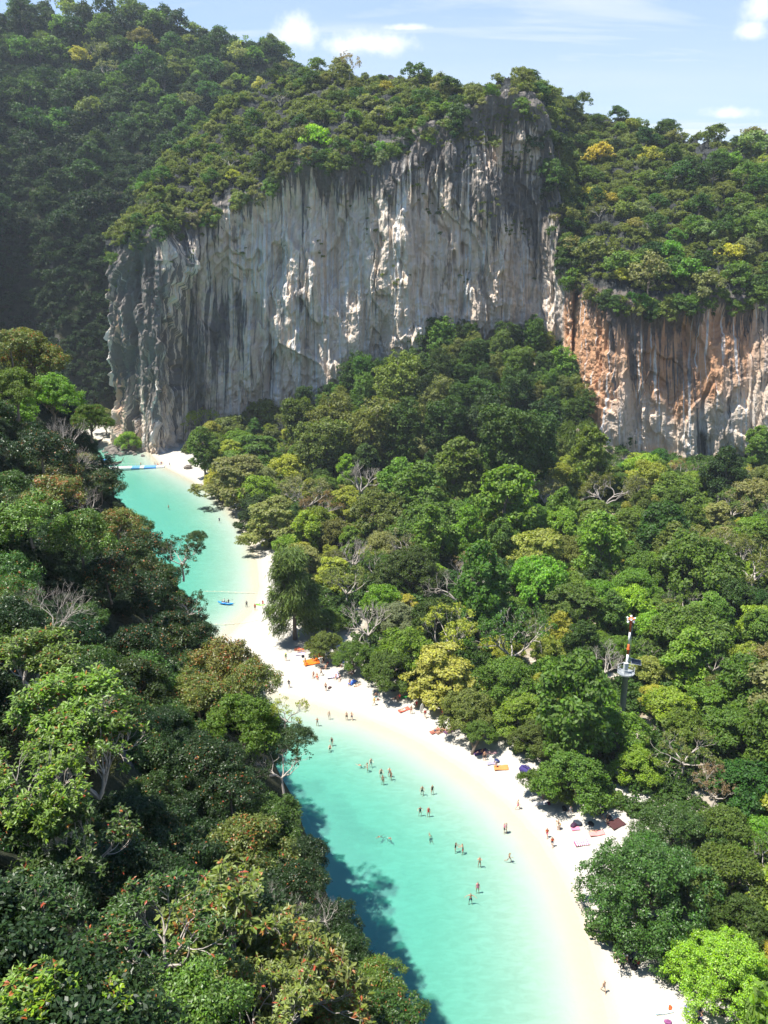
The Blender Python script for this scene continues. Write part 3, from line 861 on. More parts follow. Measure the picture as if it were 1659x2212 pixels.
def make_protos():
    rng = np.random.default_rng(7)
    # round broadleaf trees of the valley
    for i in range(5):
        H, R = 6.2, 6.0
        zb = 3.0 + rng.random() * 1.0
        lb = dome_lobes(rng, R, H, 11 + i, 0.36, zb)
        if i % 2: lb[:, 0] *= 1.2
        g = Geo(); foliage(rng, g, lb, 250, 46, 0.50, 0.30, 0.85, up=0.45)
        t = Geo(); limbs(rng, t, (0, 0, -1.5), (0.3, 0.2, zb + 1.5), lb[:7, :3], 0.34)
        put('broad', g.mesh('crown', [LEAF]), t.mesh('trunk', [BARK], True), R, zb + H * 0.5)
    # tall dense trees with big leaves
    for i in range(3):
        H, R = 9.5, 5.2
        zb = 4.0
        lb = []
        for k in range(15):
            f = k / 14
            a = k * 2.4 + rng.random()
            q = R * (0.85 * math.sin(math.pi * (0.22 + 0.72 * f)) ** 0.8) * (0.75 + rng.random() * 0.25)
            r = 1.9 + rng.random() * 0.6 - 0.5 * f
            lb.append([math.cos(a) * q * 0.8, math.sin(a) * q * 0.8, zb + H * f, r, r, r * 0.8])
        g = Geo(); foliage(rng, g, lb, 260, 38, 0.62, 0.36, 0.9, up=0.3, droop=0.5)
        t = Geo(); limbs(rng, t, (0, 0, -1.5), (0.2, 0.1, zb + H * 0.7), np.array(lb)[2:12:2, :3], 0.36)
        put('tall', g.mesh('crown', [LEAF]), t.mesh('trunk', [BARK], True), R, zb + H * 0.5)
    # tiered almond trees with flat whorls
    for i in range(3):
        R, zb, H = 6.5, 2.6, 6.0
        lb = []
        for k in range(34):
            f = (k % 4) / 3.0
            a = k * 2.399 + rng.random()
            q = R * (1.0 - 0.62 * f) * math.sqrt(rng.random() * 0.85 + 0.12)
            r = 1.8 + rng.random() * 0.8
            lb.append([math.cos(a) * q, math.sin(a) * q, zb + H * f + rng.normal() * 0.4, r, r, r * 0.55])
        g = Geo(); foliage(rng, g, lb, 430, 36, 0.50, 0.30, 0.75, up=0.5, droop=0.1, flat=0.7, ns=0.5)
        t = Geo(); limbs(rng, t, (0, 0, -1.5), (0.4, -0.2, zb + H * 0.6), np.array(lb)[:14, :3] - [0, 0, .4], 0.32)
        put('tier', g.mesh('crown', [LEAF]), t.mesh('trunk', [PALE_BARK], True), R, zb + H * 0.45)
    # trees smothered in creepers, standing on the scree
    for i in range(4):
        R, zb, H = 4.6, 1.0, 11.0
        lb = []
        for k in range(11):
            a = k * 2.4 + rng.random(); q = R * 0.62 * math.sqrt(rng.random())
            top = zb + H * (0.62 + 0.38 * rng.random())
            r = 1.5 + rng.random() * 0.7
            lb.append([math.cos(a) * q, math.sin(a) * q, top, r * 1.1, r * 1.1, r])
            for s in range(2):
                lb.append([math.cos(a) * q * 1.15, math.sin(a) * q * 1.15, top - 2.2 - 2.6 * s, r * (0.95 - 0.15 * s), r * (0.95 - 0.15 * s), 2.0])
        g = Geo(); foliage(rng, g, lb, 420, 26, 0.46, 0.30, 0.75, up=0.15, droop=1.1)
        t = Geo(); limbs(rng, t, (0, 0, -2), (0.2, 0.2, zb + H * 0.6), np.array(lb)[::6, :3], 0.32)
        put('vine', g.mesh('crown', [LEAF]), t.mesh('trunk', [BARK], True), R, zb + H * 0.6)
    # open, half bare trees: pale branches with thin leaf
    for i in range(3):
        t = Geo(); tips = []
        branch_tree(rng, t, (0, 0, -1), (0.05, 0, 1), 5.5, 0.36, 0, 0, [])
        for k in range(5):
            a = k * 1.26 + rng.random() * 0.5
            branch_tree(rng, t, (0.1, 0, 4.2 + 0.1 * k), (math.cos(a), math.sin(a), 0.75), 3.4, 0.22, 4, 0, tips, 0.85, 0.10, 0.34, (2, 4), (0.62, 0.80), 5)
        P = np.array([q[0] for q in tips])
        g = Geo()
        sel = rng.random(len(P)) < (0.75 if i else 0.5)
        lb = np.concatenate([P[sel], np.full((sel.sum(), 3), 0.5)], 1)
        foliage(rng, g, lb, len(lb) * 2, 9, 0.42, 0.26, 0.55, up=0.3)
        put('open', g.mesh('crown', [LEAF]), t.mesh('trunk', [PALE_BARK], True), float(np.percentile(np.hypot(P[:, 0], P[:, 1]), 92)), float(np.mean(P[:, 2])))
    for i in range(2):
        t = Geo(); tips = []
        branch_tree(rng, t, (0, 0, -1), (0.1, 0, 1), 5.0, 0.36, 0, 0, [])
        for k in range(6):
            a = k * 1.05 + rng.random() * 0.5
            branch_tree(rng, t, (0.1, 0, 3.6 + 0.1 * k), (math.cos(a), math.sin(a), 0.95), 3.0, 0.25, 5, 0, tips, 0.72, 0.14, 0.30, (2, 4), (0.60, 0.80), 5)
        P = np.array([q[0] for q in tips])
        put('bare', None, t.mesh('trunk', [PALE_BARK], True), float(np.percentile(np.hypot(P[:, 0], P[:, 1]), 92)), float(np.mean(P[:, 2])))
    # casuarina and bamboo-like weeping crowns
    for kind, n_l, Ln in (('feather', 70, 1.1), ('weep', 40, 0.9)):
        g = Geo(); lb = []
        R, zb, H = (4.8, 3.0, 13.5) if kind == 'feather' else (6.0, 1.0, 8.0)
        for k in range(34):
            f = rng.random() ** 0.85
            a = k * 2.4 + rng.random()
            prof = (1 - 0.72 * f) if kind == 'feather' else math.sqrt(max(0.05, 1 - f ** 2))
            q = R * prof * (0.45 + 0.5 * rng.random())
            r = (1.0 + rng.random() * 0.6) if kind == 'feather' else 1.5
            lb.append([math.cos(a) * q, math.sin(a) * q, zb + H * f, r, r, r * 0.9])
        lb = np.array(lb)
        C = foliage(rng, g, lb, 330, 1, 0.2, 0.1, 0.5)
        idx = np.repeat(np.arange(len(C)), n_l)
        P = C[idx] + rng.normal(size=(len(idx), 3)) * (0.48 if kind == 'feather' else 0.32)
        ax = unit(C[idx] * [1, 1, 0] + 1e-3) * 0.55 + rng.normal(size=(len(idx), 3)) * 0.35; ax[:, 2] -= 0.75
        leaf_cards(g, P, rng.normal(size=(len(idx), 3)), ax, Ln * (0.6 + 0.7 * rng.random(len(idx))), 0.12 if kind == 'feather' else 0.15)
        t = Geo(); limbs(rng, t, (0, 0, -1.5), (0.1, 0.1, zb + H * 0.9), lb[:14, :3], 0.36)
        put(kind, g.mesh('crown', [NEEDLE if kind == 'feather' else LEAF]), t.mesh('trunk', [BARK], True), R, zb + H * 0.45)
    # large trees close to the lookout side: small leaves, many of them
    for i in range(2):
        H, R, zb = 9.0, 8.5, 2.4
        lb = dome_lobes(rng, R, H, 26, 0.25, zb)
        lb2 = lb[8:].copy(); lb2[:, 2] -= 2.6; lb2[:, :2] *= 1.03
        g = Geo(); foliage(rng, g, np.concatenate([lb, lb2]), 1100, 44, 0.30, 0.17, 0.62, up=0.25, droop=0.4)
        t = Geo(); limbs(rng, t, (0, 0, -1.5), (0.4, 0.2, zb + 2), lb[:14, :3], 0.5)
        put('great', g.mesh('crown', [LEAF_GLOSS]), t.mesh('trunk', [BARK], True), R, zb + H * 0.42)
    for i in range(3):
        H, R, zb = 6.0, 5.0, 1.3
        lb = dome_lobes(rng, R, H, 16, 0.30, zb)
        g = Geo(); foliage(rng, g, lb, 420, 44, 0.30, 0.18, 0.58, up=0.35, droop=0.3)
        t = Geo(); limbs(rng, t, (0, 0, -1.5), (0.4, 0.2, zb + 1), lb[:10, :3], 0.3)
        put('mid', g.mesh('crown', [LEAF]), t.mesh('trunk', [BARK], True), R, zb + H * 0.5)
    # small-in-the-picture trees of the hills: one mesh each
    for i in range(6):
        g = Geo()
        R, H, zb = 4.6, 5.0 + rng.random() * 2, 2.4
        lb = dome_lobes(rng, R, H, 8, 0.40, zb)
        if i >= 4:
            lb[:, 2] += 1.5 * rng.random(len(lb)); lb[:, 3:5] *= 0.8
        foliage(rng, g, lb, 95, 19, 0.72, 0.46, 1.0, up=0.4, droop=0.4)
        limbs(rng, g, (0, 0, -2.5), (0.2, 0.1, zb + 1.6), lb[:4, :3], 0.26, 1, 5)
        put('hill', g.mesh('hill_tree', [LEAF, BARK]), None, R, zb + H * 0.5)
    g = Geo(); tips = []
    for k in range(5):
        a = k * 1.26
        branch_tree(rng, g, (0, 0, 2.5), (math.cos(a), math.sin(a), 0.9), 2.6, 0.14, 3, 1, tips, 0.8, 0.12, 0.3)
    g.tube([(0, 0, -2), (0, 0, 2.6)], [0.3, 0.2], 5, 1)
    P = np.array([q[0] for q in tips]); lb = np.concatenate([P, np.full((len(P), 3), 0.5)], 1)
    foliage(rng, g, lb, len(lb), 5, 0.5, 0.32, 0.5)
    put('hillopen', g.mesh('hill_tree', [LEAF, PALE_BARK]), None, 4.5, 5.0)
    # low scrub
    for i in range(3):
        g = Geo(); R = 2.2
        lb = dome_lobes(rng, R, 1.8, 5, 0.42, 0.0)
        foliage(rng, g, lb, 46, 15, 0.50, 0.32, 0.62, up=0.5)
        put('scrub', g.mesh('scrub', [LEAF]), None, R, 0.9)
    # fine shrubs of the near hillside: twigs ending in rosettes of leathery leaves
    for i, (Lf, Wf, dep, nl) in enumerate([(0.27, 0.095, 4, 9), (0.25, 0.085, 4, 10), (0.28, 0.105, 4, 9), (0.21, 0.075, 5, 8)]):
        t = Geo(); tips = []
        for k in range(6):
            a = k * 1.05 + rng.random() * 0.6
            branch_tree(rng, t, (0, 0, -0.4), (math.cos(a) * 0.9, math.sin(a) * 0.9, 0.9), 1.25 if dep == 4 else 1.0, 0.07, dep, 0, tips, 0.72, 0.16, 0.35, (2, 5), (0.66, 0.86), 5)
        P = np.array([q[0] for q in tips]); D = np.array([q[1] for q in tips])
        ctr = P.mean(0)
        idx = np.repeat(np.arange(len(P)), nl)
        n = len(idx)
        ax = unit(D[idx] * 0.55 + np.array([0, 0, 0.35]) + rng.normal(size=(n, 3)) * 0.62)
        nrm = unit(np.array([0, 0, 0.9]) + rng.normal(size=(n, 3)) * 0.45 + D[idx] * 0.5)
        g = Geo()
        leaf_cards(g, P[idx] - D[idx] * rng.random((n, 1)) * 0.22, nrm, ax, Lf * (0.65 + 0.6 * rng.random(n)), Wf * (0.75 + 0.5 * rng.random(n)), 0, True)
        R = float(np.percentile(np.hypot(P[:, 0], P[:, 1]), 90))
        print('shrub', i, len(P), n, R, P[:, 2].max())
        put('rosette', g.mesh('foliage', [LEAF_GLOSS]), t.mesh('branches', [PALE_BARK], True), R, float(P[:, 2].mean()))
    # hillside bushes further off
    for i in range(3):
        R, H, zb = 3.0, 3.4, 0.6
        lb = dome_lobes(rng, R, H, 13, 0.32, zb)
        g = Geo(); foliage(rng, g, lb, 330, 34, 0.21, 0.105, 0.42, up=0.35, droop=0.25)
        t = Geo(); limbs(rng, t, (0, 0, -1.2), (0.2, 0.1, zb + 1.2), lb[:9, :3], 0.13)
        put('bush', g.mesh('foliage', [LEAF_GLOSS]), t.mesh('stem', [BARK], True), R, zb + H * 0.5)
    t = Geo(); tips = []
    for k in range(6):
        a = k * 1.05 + rng.random() * 0.6
        branch_tree(rng, t, (0, 0, -0.8), (math.cos(a), math.sin(a), 1.0), 1.7, 0.07, 5, 0, tips, 0.7, 0.12, 0.3, (2, 4), (0.62, 0.82), 5)
    P = np.array([q[0] for q in tips])
    put('twiggy', None, t.mesh('branches', [PALE_BARK], True), float(np.percentile(np.hypot(P[:, 0], P[:, 1]), 90)), float(P[:, 2].mean()))
make_protos()
print('protos', round(time.time() - T0, 1))

# leaf colours (what the leaf itself has; blackish green is darkened to stand for shade), with the word the labels use
TINT = {
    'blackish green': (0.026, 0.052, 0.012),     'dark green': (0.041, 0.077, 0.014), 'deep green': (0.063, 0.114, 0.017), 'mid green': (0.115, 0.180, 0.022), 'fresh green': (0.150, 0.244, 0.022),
    'bright green': (0.203, 0.311, 0.022), 'lime green': (0.273, 0.422, 0.021), 'yellow-green': (0.317, 0.322, 0.036), 'golden green': (0.290, 0.282, 0.052),
    'olive green': (0.153, 0.177, 0.034), 'dark olive': (0.069, 0.089, 0.018), 'grey-green': (0.215, 0.225, 0.074), 'brownish': (0.232, 0.161, 0.065), 'ochre': (0.328, 0.199, 0.050)}
VEG = []            # everything planted: dict(obj, px, py, word, kind, hand label)

def plant(kind, x, y, z, R, rng, tint='mid green', name='forest_tree', cat='tree', label=None, group=None, var=None, red=0.0, zs=1.0, lean=None, jit=0.18):
    pr = PROTO[kind][rng.integers(len(PROTO[kind])) if var is None else var]
    s = R / pr['R']
    base = np.array(TINT[tint]) * np.exp(rng.normal(size=3) * [jit * .5, jit * .35, jit * .5]) * math.exp(rng.normal() * jit * 0.7)
    col = (*np.clip(base, 0.004, 0.9), red)
    rz = rng.random() * 6.283
    sc = (s * (0.93 + 0.14 * rng.random()), s * (0.93 + 0.14 * rng.random()), s * zs * (0.92 + 0.16 * rng.random()))
    tl = lean if lean is not None else (rng.normal() * 0.05, rng.normal() * 0.05)
    if pr['crown'] is not None and pr['trunk'] is None:
        o = link(name, pr['crown'], None, (x, y, z), (*tl, rz), sc, col)
    else:
        o = link(name, None, None, (x, y, z), (*tl, rz), sc)
        if pr['trunk'] is not None:
            link('trunk' if cat == 'tree' else 'branches', pr['trunk'], o)
        if pr['crown'] is not None:
            link('crown' if cat == 'tree' else 'foliage', pr['crown'], o, color=col)
    tag(o, label, cat, group)
    px, py, dep = proj(x, y, z + pr['zc'] * sc[2])
    VEG.append(dict(o=o, px=px, py=py, tint=tint, kind=kind, label=label, x=x, y=y, R=R, rd=R * FPX / dep))
    return o

def darts(rng, n, lo, hi, rfun, ok, pre=()):
    """dart throwing: points x,y,r no two closer than ~ r1+r2 (times 0.5..)"""
    pts = [tuple(p) for p in pre]
    P = rng.random((n, 2)) * (np.array(hi) - lo) + lo
    msk = ok(P)
    P = P[msk]
    A = np.array(pts) if pts else np.zeros((0, 3))
    out = []
    arr = np.zeros((len(A) + len(P), 3)); arr[:len(A)] = A; k = len(A)
    for p in P:
        r = rfun(p)
        if k and (np.hypot(arr[:k, 0] - p[0], arr[:k, 1] - p[1]) < (arr[:k, 2] + r) * 0.78).any():
            continue
        arr[k] = (p[0], p[1], r); k += 1
        out.append((p[0], p[1], r))
    return out
HAZE = 0.00012
# ------------------------------------------------------------------ the valley wood: trees one can tell apart, each where it stands
KEYS = dict(b='broad', t='tall', l='tier', v='vine', o='open', x='bare', f='feather', w='weep', g='great', m='mid')
# picture x, picture y of the crown's middle, crown radius in the picture, form, leaf colour, ground height guess, label (or None)
TREES = [
 (275, 945, 29, 'm', 'bright green', 1.0, 'small bright green bushy tree on the dark boulders at the cliff foot'),
 (440, 968, 36, 't', 'mid green', 2, 'slim mid green tree at the cliff foot beside the far beach'),
 (510, 1030, 76, 'l', 'grey-green', 1.5, 'broad grey-green tree leaning over the far end of the white beach'),
 (497, 915, 46, 'b', 'olive green', 3, None), (572, 888, 50, 'b', 'golden green', 3, 'golden-leaved tree against the pale foot of the cliff'),
 (625, 1002, 46, 'b', 'yellow-green', 2, None), (655, 1058, 60, 'o', 'grey-green', 2, None), (596, 1130, 66, 'l', 'grey-green', 1.5, None), (560, 980, 50, 'l', 'mid green', 2, None),
 (690, 1086, 48, 'o', 'brownish', 2, None), (778, 1018, 50, 'x', 'brownish', 2, 'bare white-branched tree fanning out in front of the dark scree wood'), (852, 985, 36, 'x', 'brownish', 3, None),
 (922, 984, 22, 'x', 'brownish', 3, None), (1078, 985, 27, 'x', 'brownish', 3, 'small bare tree with pale twigs below the scree wood'), (862, 1040, 46, 't', 'fresh green', 2, None),
 (985, 1005, 60, 't', 'mid green', 3, 'tall large-leaved green tree rising in front of the scree wood'), (905, 1065, 60, 't', 'mid green', 2, None), (820, 1100, 66, 'b', 'olive green', 2, None),
 (940, 1120, 76, 'b', 'mid green', 2, None), (1100, 1085, 80, 't', 'fresh green', 3, None), (1176, 1050, 52, 'o', 'grey-green', 3, None), (1214, 1030, 40, 'b', 'yellow-green', 3, None),
 (1310, 1050, 62, 'o', 'olive green', 3, None), (1390, 1088, 40, 'b', 'golden green', 3, 'small golden dome-shaped crown in the wood below the streaked right cliff'), (1468, 1060, 58, 'b', 'mid green', 3, None),
 (1566, 1036, 48, 't', 'dark green', 4, 'dark upright tree standing clear below the right end of the cliff'), (1640, 1050, 44, 'o', 'brownish', 4, None), (1645, 960, 36, 't', 'fresh green', 5, None),
 (1243, 962, 62, 'w', 'mid green', 5, 'weeping bamboo-like green clump at the foot of the orange buttress'), (1355, 945, 20, 't', 'deep green', 5, None), (1392, 1002, 40, 'b', 'bright green', 4, None),
 (700, 1000, 44, 'l', 'mid green', 2, None), (1470, 1005, 34, 'o', 'brownish', 4, None),
 # scree wood under creepers
 (918, 730, 44, 'v', 'deep green', 31, None), (950, 742, 42, 'v', 'mid green', 30, None), (1008, 758, 50, 'v', 'mid green', 33, None), (1050, 728, 38, 'v', 'dark green', 36, 'dark creeper-covered tree, topmost on the scree against the pale wall'),
 (1110, 778, 48, 'v', 'mid green', 32, None), (1186, 776, 44, 'v', 'dark green', 26, 'dark rounded creeper-covered tree beside the orange buttress'), (830, 790, 50, 'v', 'dark green', 22, None), (740, 832, 38, 'v', 'dark green', 11, None),
 (850, 868, 66, 'v', 'olive green', 15, None), (905, 868, 50, 'v', 'deep green', 18, None), (1020, 832, 56, 'v', 'mid green', 24, None), (980, 800, 48, 'v', 'deep green', 27, None), (1092, 868, 50, 'v', 'deep green', 22, None),
 (1122, 920, 46, 'v', 'dark green', 15, None), (1150, 855, 46, 'v', 'deep green', 23, None), (1182, 908, 40, 'v', 'dark green', 14, None), (1212, 868, 42, 'v', 'fresh green', 14, None), (1246, 890, 36, 'b', 'bright green', 7, None),
 (720, 905, 56, 'v', 'olive green', 7, None), (800, 930, 56, 'v', 'olive green', 8, None), (868, 930, 56, 'v', 'deep green', 9, None), (950, 922, 52, 'v', 'deep green', 12, None), (1020, 915, 50, 'v', 'dark green', 14, None),
 (650, 905, 48, 'v', 'mid green', 3, None), (690, 962, 54, 'v', 'olive green', 3, None), (762, 975, 50, 'b', 'deep green', 3, None), (1062, 940, 40, 'v', 'dark green', 11, None), (1160, 965, 46, 'v', 'deep green', 7, None), (890, 800, 40, 'v', 'deep green', 25, None), (770, 870, 44, 'v', 'deep green', 14, None),
 # the beach front
 (634, 1268, 66, 'f', 'olive green', 1.5, 'tall feathery dark casuarina at the point of the beach'), (884, 1222, 74, 'm', 'dark olive', 2, 'dome-shaped dark olive tree, darkest round crown in the middle wood'),
 (988, 1240, 64, 'x', 'brownish', 2, 'gnarled bare tree with white branches beside the dark olive dome'), (1030, 1210, 46, 'o', 'brownish', 2, None), (1162, 1208, 80, 'l', 'golden green', 3, 'wide yellow-leaved tree in the middle of the wood'),
 (1204, 1138, 58, 'b', 'bright green', 3, None), (1370, 1128, 54, 'b', 'mid green', 3, None), (1300, 1178, 58, 't', 'fresh green', 3, None), (1424, 1140, 60, 't', 'deep green', 3, None), (1500, 1216, 86, 'b', 'mid green', 3, None),
 (1632, 1212, 76, 'o', 'olive green', 3, 'pale olive half-bare tree with white limbs at the far right'), (1352, 1296, 56, 'b', 'lime green', 3, 'lime-bright crown just above the striped warning mast'), (1240, 1318, 76, 'l', 'mid green', 3, None),
 (1494, 1345, 82, 'b', 'mid green', 3, None), (1312, 1405, 54, 'x', 'brownish', 3, 'leafless twisted tree just left of the striped warning mast'), (1140, 1348, 38, 'o', 'olive green', 2, None),
 (974, 1358, 74, 'o', 'yellow-green', 2, 'flat olive-brown crown with bare limbs behind the beach bend'), (960, 1450, 80, 'l', 'golden green', 1.8, 'yellow-flowering tree overhanging the middle of the beach'),
 (872, 1398, 62, 'b', 'fresh green', 2, None), (838, 1438, 58, 'm', 'mid green', 1.8, None), (1100, 1470, 76, 'm', 'mid green', 2, None), (1012, 1522, 68, 'm', 'olive green', 1.6, 'low dull green tree spreading over the sunbathers in the shade'),
 (1236, 1520, 92, 't', 'mid green', 2.5, None), (1446, 1512, 56, 'b', 'bright green', 3, None), (1408, 1438, 42, 'b', 'golden green', 3, None), (1148, 1590, 50, 'm', 'olive green', 1.6, None), (1335, 1570, 60, 'b', 'fresh green', 3, None),
 (1482, 1596, 76, 'o', 'olive green', 3, None), (1240, 1672, 84, 'm', 'mid green', 1.6, 'dense green tree bulging over the beach above the dark bags'), (1376, 1645, 56, 'm', 'bright green', 2, None), (1545, 1690, 52, 'o', 'brownish', 2.5, None),
 (1180, 1680, 54, 'm', 'mid green', 1.6, None), (1580, 1560, 66, 'b', 'mid green', 3, None), (1610, 1470, 60, 't', 'mid green', 3, None), (1625, 1680, 72, 'b', 'deep green', 3, None), (1560, 1780, 80, 'm', 'mid green', 2.5, None),
 (1405, 1905, 150, 'g', 'deep green', 2, 'huge dark glossy tree overhanging the sand, largest crown at the lower right'), (1460, 1790, 100, 'g', 'deep green', 2, None), (1570, 1880, 100, 'm', 'mid green', 2, None), (1610, 1990, 80, 'm', 'deep green', 2, None),
 (1568, 2092, 112, 'g', 'lime green', 1.6, 'glowing lime green tree at the lower right corner of the beach'), (1650, 2150, 50, 'm', 'olive green', 2, None),
 (705, 1338, 42, 'm', 'mid green', 1.6, None), (700, 1392, 40, 'm', 'olive green', 1.5, None), (765, 1418, 46, 'm', 'mid green', 1.5, None), (800, 1322, 60, 'x', 'brownish', 1.6, 'grey leafless thicket tree above the bright sand clearing'),
 (650, 1215, 56, 'l', 'grey-green', 1.6, None), (760, 1180, 46, 'x', 'brownish', 2, None), (750, 1250, 54, 'o', 'olive green', 2, None), (1480, 1120, 50, 'b', 'mid green', 3, None), (1080, 1010, 56, 't', 'mid green', 3, None),
 (185, 828, 46, 'b', 'mid green', 2, 'dense rounded green tree left of the cliff edge, across the channel'), (118, 800, 40, 'b', 'olive green', 2, None), (228, 900, 30, 'b', 'grey-green', 2, None), (160, 905, 46, 'b', 'fresh green', 2, None), (60, 850, 60, 'b', 'mid green', 2, None), (228, 790, 26, 'b', 'deep green', 6, None),
]
rng = np.random.default_rng(11)
KEEP_CLEAR = [at_z(760, 1372, 2)[:2].tolist() + [3.5], at_z(1525, 1750, 3)[:2].tolist() + [2.5]]
CLEAR_TOWER = []
placed = []
for (px, py, rd, k, tint, zg, lab) in TREES:
    kind = KEYS[k]
    pr = PROTO[kind][0]
    p = at_z(px, py, zg + 6)
    for it in range(4):
        dep = proj(*p)[2]
        R = rd * dep / FPX
        zc = pr['zc'] * R / pr['R']
        zg2 = max(0.6, gz(p[0], p[1])) if p[1] < 300 else zg
        p = at_z(px, py, 0.4 * zg + 0.6 * zg2 + zc) if p[1] < 300 or zg > 6 else at_z(px, py, zg + zc)
    zg2 = gz(p[0], p[1])
    if px < 235: zg2 = 1.0
    zbase = p[2] - zc
    # a creeper tree may need stretching so that its foot meets the scree
    nm = {'x': 'bare_tree', 'f': 'casuarina_tree', 'w': 'bamboo_tree', 'v': 'creeper_covered_tree', 't': 'tall_tree', 'l': 'almond_tree', 'o': 'half_bare_tree'}.get(k, 'forest_tree')
    plant(kind, p[0], p[1], min(zbase, max(zg2, zbase - 2.0)) if abs(zbase - zg2) < 6 else zg2 * 0.7 + zbase * 0.3, R, rng, tint, nm, 'tree', lab, 'trees of the valley wood', jit=0.13, zs=0.85 if k == 'f' else 1.0)
    placed.append((p[0], p[1], R * (1.35 if k in 'xo' else 1.0)))

# fill between them: the wood begins behind this line
EDGE_PX = [(400, 985), (440, 1005), (452, 1062), (535, 1135), (585, 1225), (612, 1330), (668, 1372), (705, 1405), (782, 1465), (852, 1492), (905, 1525), (962, 1582), (1055, 1612), (1112, 1642),
           (1168, 1672), (1182, 1738), (1322, 1762), (1342, 1815), (1300, 1850), (1255, 1920), (1235, 1990), (1270, 2045), (1430, 2070), (1450, 2150), (1510, 2230), (1600, 2400)]
WOOD_EDGE = np.array([at_z(x, y, 1.5)[:2] for x, y in EDGE_PX])
WOOD = np.array(list(map(tuple, WOOD_EDGE)) + [(400, 0), (400, 420), (-100, 420)])
def treeline_ok(P):
    z, sd = ground_z(P)
    px, py, dep = proj(P[:, 0], P[:, 1], z + 5)
    foot = np.interp(px, MASS[:, 0], MASS[:, 1])
    ok = inside(P, WOOD) & (poly_dist(P, WOOD_EDGE) > 3.2) & (P[:, 1] < foot - 3) & (px > 380) & (px < 1830) & (py < 2350)
    ok &= ~((px > 1285) & (P[:, 1] > foot - 13))
    for c in KEEP_CLEAR:
        ok &= np.hypot(P[:, 0] - c[0], P[:, 1] - c[1]) > c[2] + 3.5
    ok &= np.hypot(P[:, 0] - TOWER[0], P[:, 1] - TOWER[1]) > 4.5
    ok &= ~((np.abs(px - 1352) < 115) & (P[:, 1] < TOWER[1] + 1) & (P[:, 1] > TOWER[1] - 24))
    return ok
TOWER = np.array([*at_z(1342, 1556, 3.0)[:2], 3.0])
fill = darts(rng, 14000, (-100, 30), (220, 345), lambda p: 1.9 + 3.0 * rng.random() ** 1.3, treeline_ok, placed)
for x, y, r in fill:
    z = gz(x, y)
    px, py, dep = proj(x, y, z + 6)
    if z > 7:
        kind, tint = 'vine', rng.choice(['deep green', 'dark green', 'mid green', 'olive green'])
    else:
        far = y > 190
        kind = rng.choice(['broad', 'tall', 'tier', 'mid', 'open'], p=[.32, .22, .14, .16, .16])
        tint = rng.choice(['dark green', 'deep green', 'mid green', 'fresh green', 'bright green', 'yellow-green', 'olive green', 'grey-green'], p=[.03, .09, .22, .23, .13, .14, .09, .07])
    k_ = 0.55 + 0.45 * float(smooth(12, 60, np.interp(px, MASS[:, 0], MASS[:, 1]) - y)) if px > 1270 else 1.0
    if px > 1270 and k_ < 0.9 and kind in ('tall', 'vine'): kind = 'mid'
    if px < 900 and z < 7 and rng.random() < 0.6:
        kind = rng.choice(['tier', 'open', 'broad', 'mid'], p=[.3, .3, .2, .2]); tint = rng.choice(['grey-green', 'olive green', 'yellow-green', 'mid green', 'fresh green'], p=[.32, .22, .16, .18, .12])
    plant(kind, x, y, z - 0.3, r * 1.45 * k_, rng, tint, {'vine': 'creeper_covered_tree', 'tall': 'tall_tree', 'tier': 'almond_tree', 'open': 'half_bare_tree'}.get(kind, 'forest_tree'), 'tree', None, 'trees of the valley wood', zs=0.88 + 0.34 * rng.random())
print('valley', len(TREES), len(fill), round(time.time() - T0, 1))

# ------------------------------------------------------------------ trees on the massif and the far hill
def on_sheet(V, N, mask, n, rng, minr):
    """scatter n points over the masked cells of a sheet with dart throwing in space"""
    c = (V[:-1, :-1] + V[1:, 1:]) / 2
    a = np.linalg.norm(np.cross(V[1:, :-1] - V[:-1, :-1], V[:-1, 1:] - V[:-1, :-1]), axis=-1) * mask
    p = a.ravel() / a.sum()
    idx = rng.choice(len(p), size=n, p=p)
    P = c.reshape(-1, 3)[idx] + rng.normal(size=(n, 3)) * 0.4
    keep = []
    K = np.zeros((n, 3)); k = 0
    rr = np.zeros(n)
    for i, q in enumerate(P):
        r = minr * (0.7 + 0.7 * rng.random())
        if k and (((K[:k] - q) ** 2).sum(1) < ((rr[:k] + r) * 0.72) ** 2).any(): continue
        K[k] = q; rr[k] = r; k += 1
        keep.append((i, r))
    return [(P[i], idx[i], r) for i, r in keep]

rng = np.random.default_rng(23)
kc = (MK[:-1, :-1] + MK[1:, 1:]) / 2
pxc = (MAX_[:-1, :-1] + MAX_[1:, 1:]) / 2; pyc = (MAY[:-1, :-1] + MAY[1:, 1:]) / 2
crag = np.exp(-((pxc - 1070) / 45) ** 2) * (pyc < 260) + np.exp(-((pxc - 1530) / 55) ** 2) * (pyc < 345) * 1.0 + 0.8 * np.exp(-((pxc - 590) / 50) ** 2 - ((pyc - 225) / 25) ** 2)
dens = ((kc > 0.04) & (kc < 1.12)) * (1 - 0.9 * np.clip(crag, 0, 1))
patch = smooth(-0.30, 0.10, fbm(pxc * 0.02, pyc * 0.03, seed=90, oct=3))
dens = dens * np.where((pxc > 640) & (pxc < 1215), 0.5 + 0.5 * patch, 1.0)
pts = on_sheet(MV, MN, dens, 2600, rng, 2.7)
big, small = [], []
for P, i, r in pts:
    (big if len(big) < 330 else small).append((P, r))
HILLPAL = ['dark green', 'deep green', 'mid green', 'olive green', 'grey-green', 'fresh green', 'yellow-green']
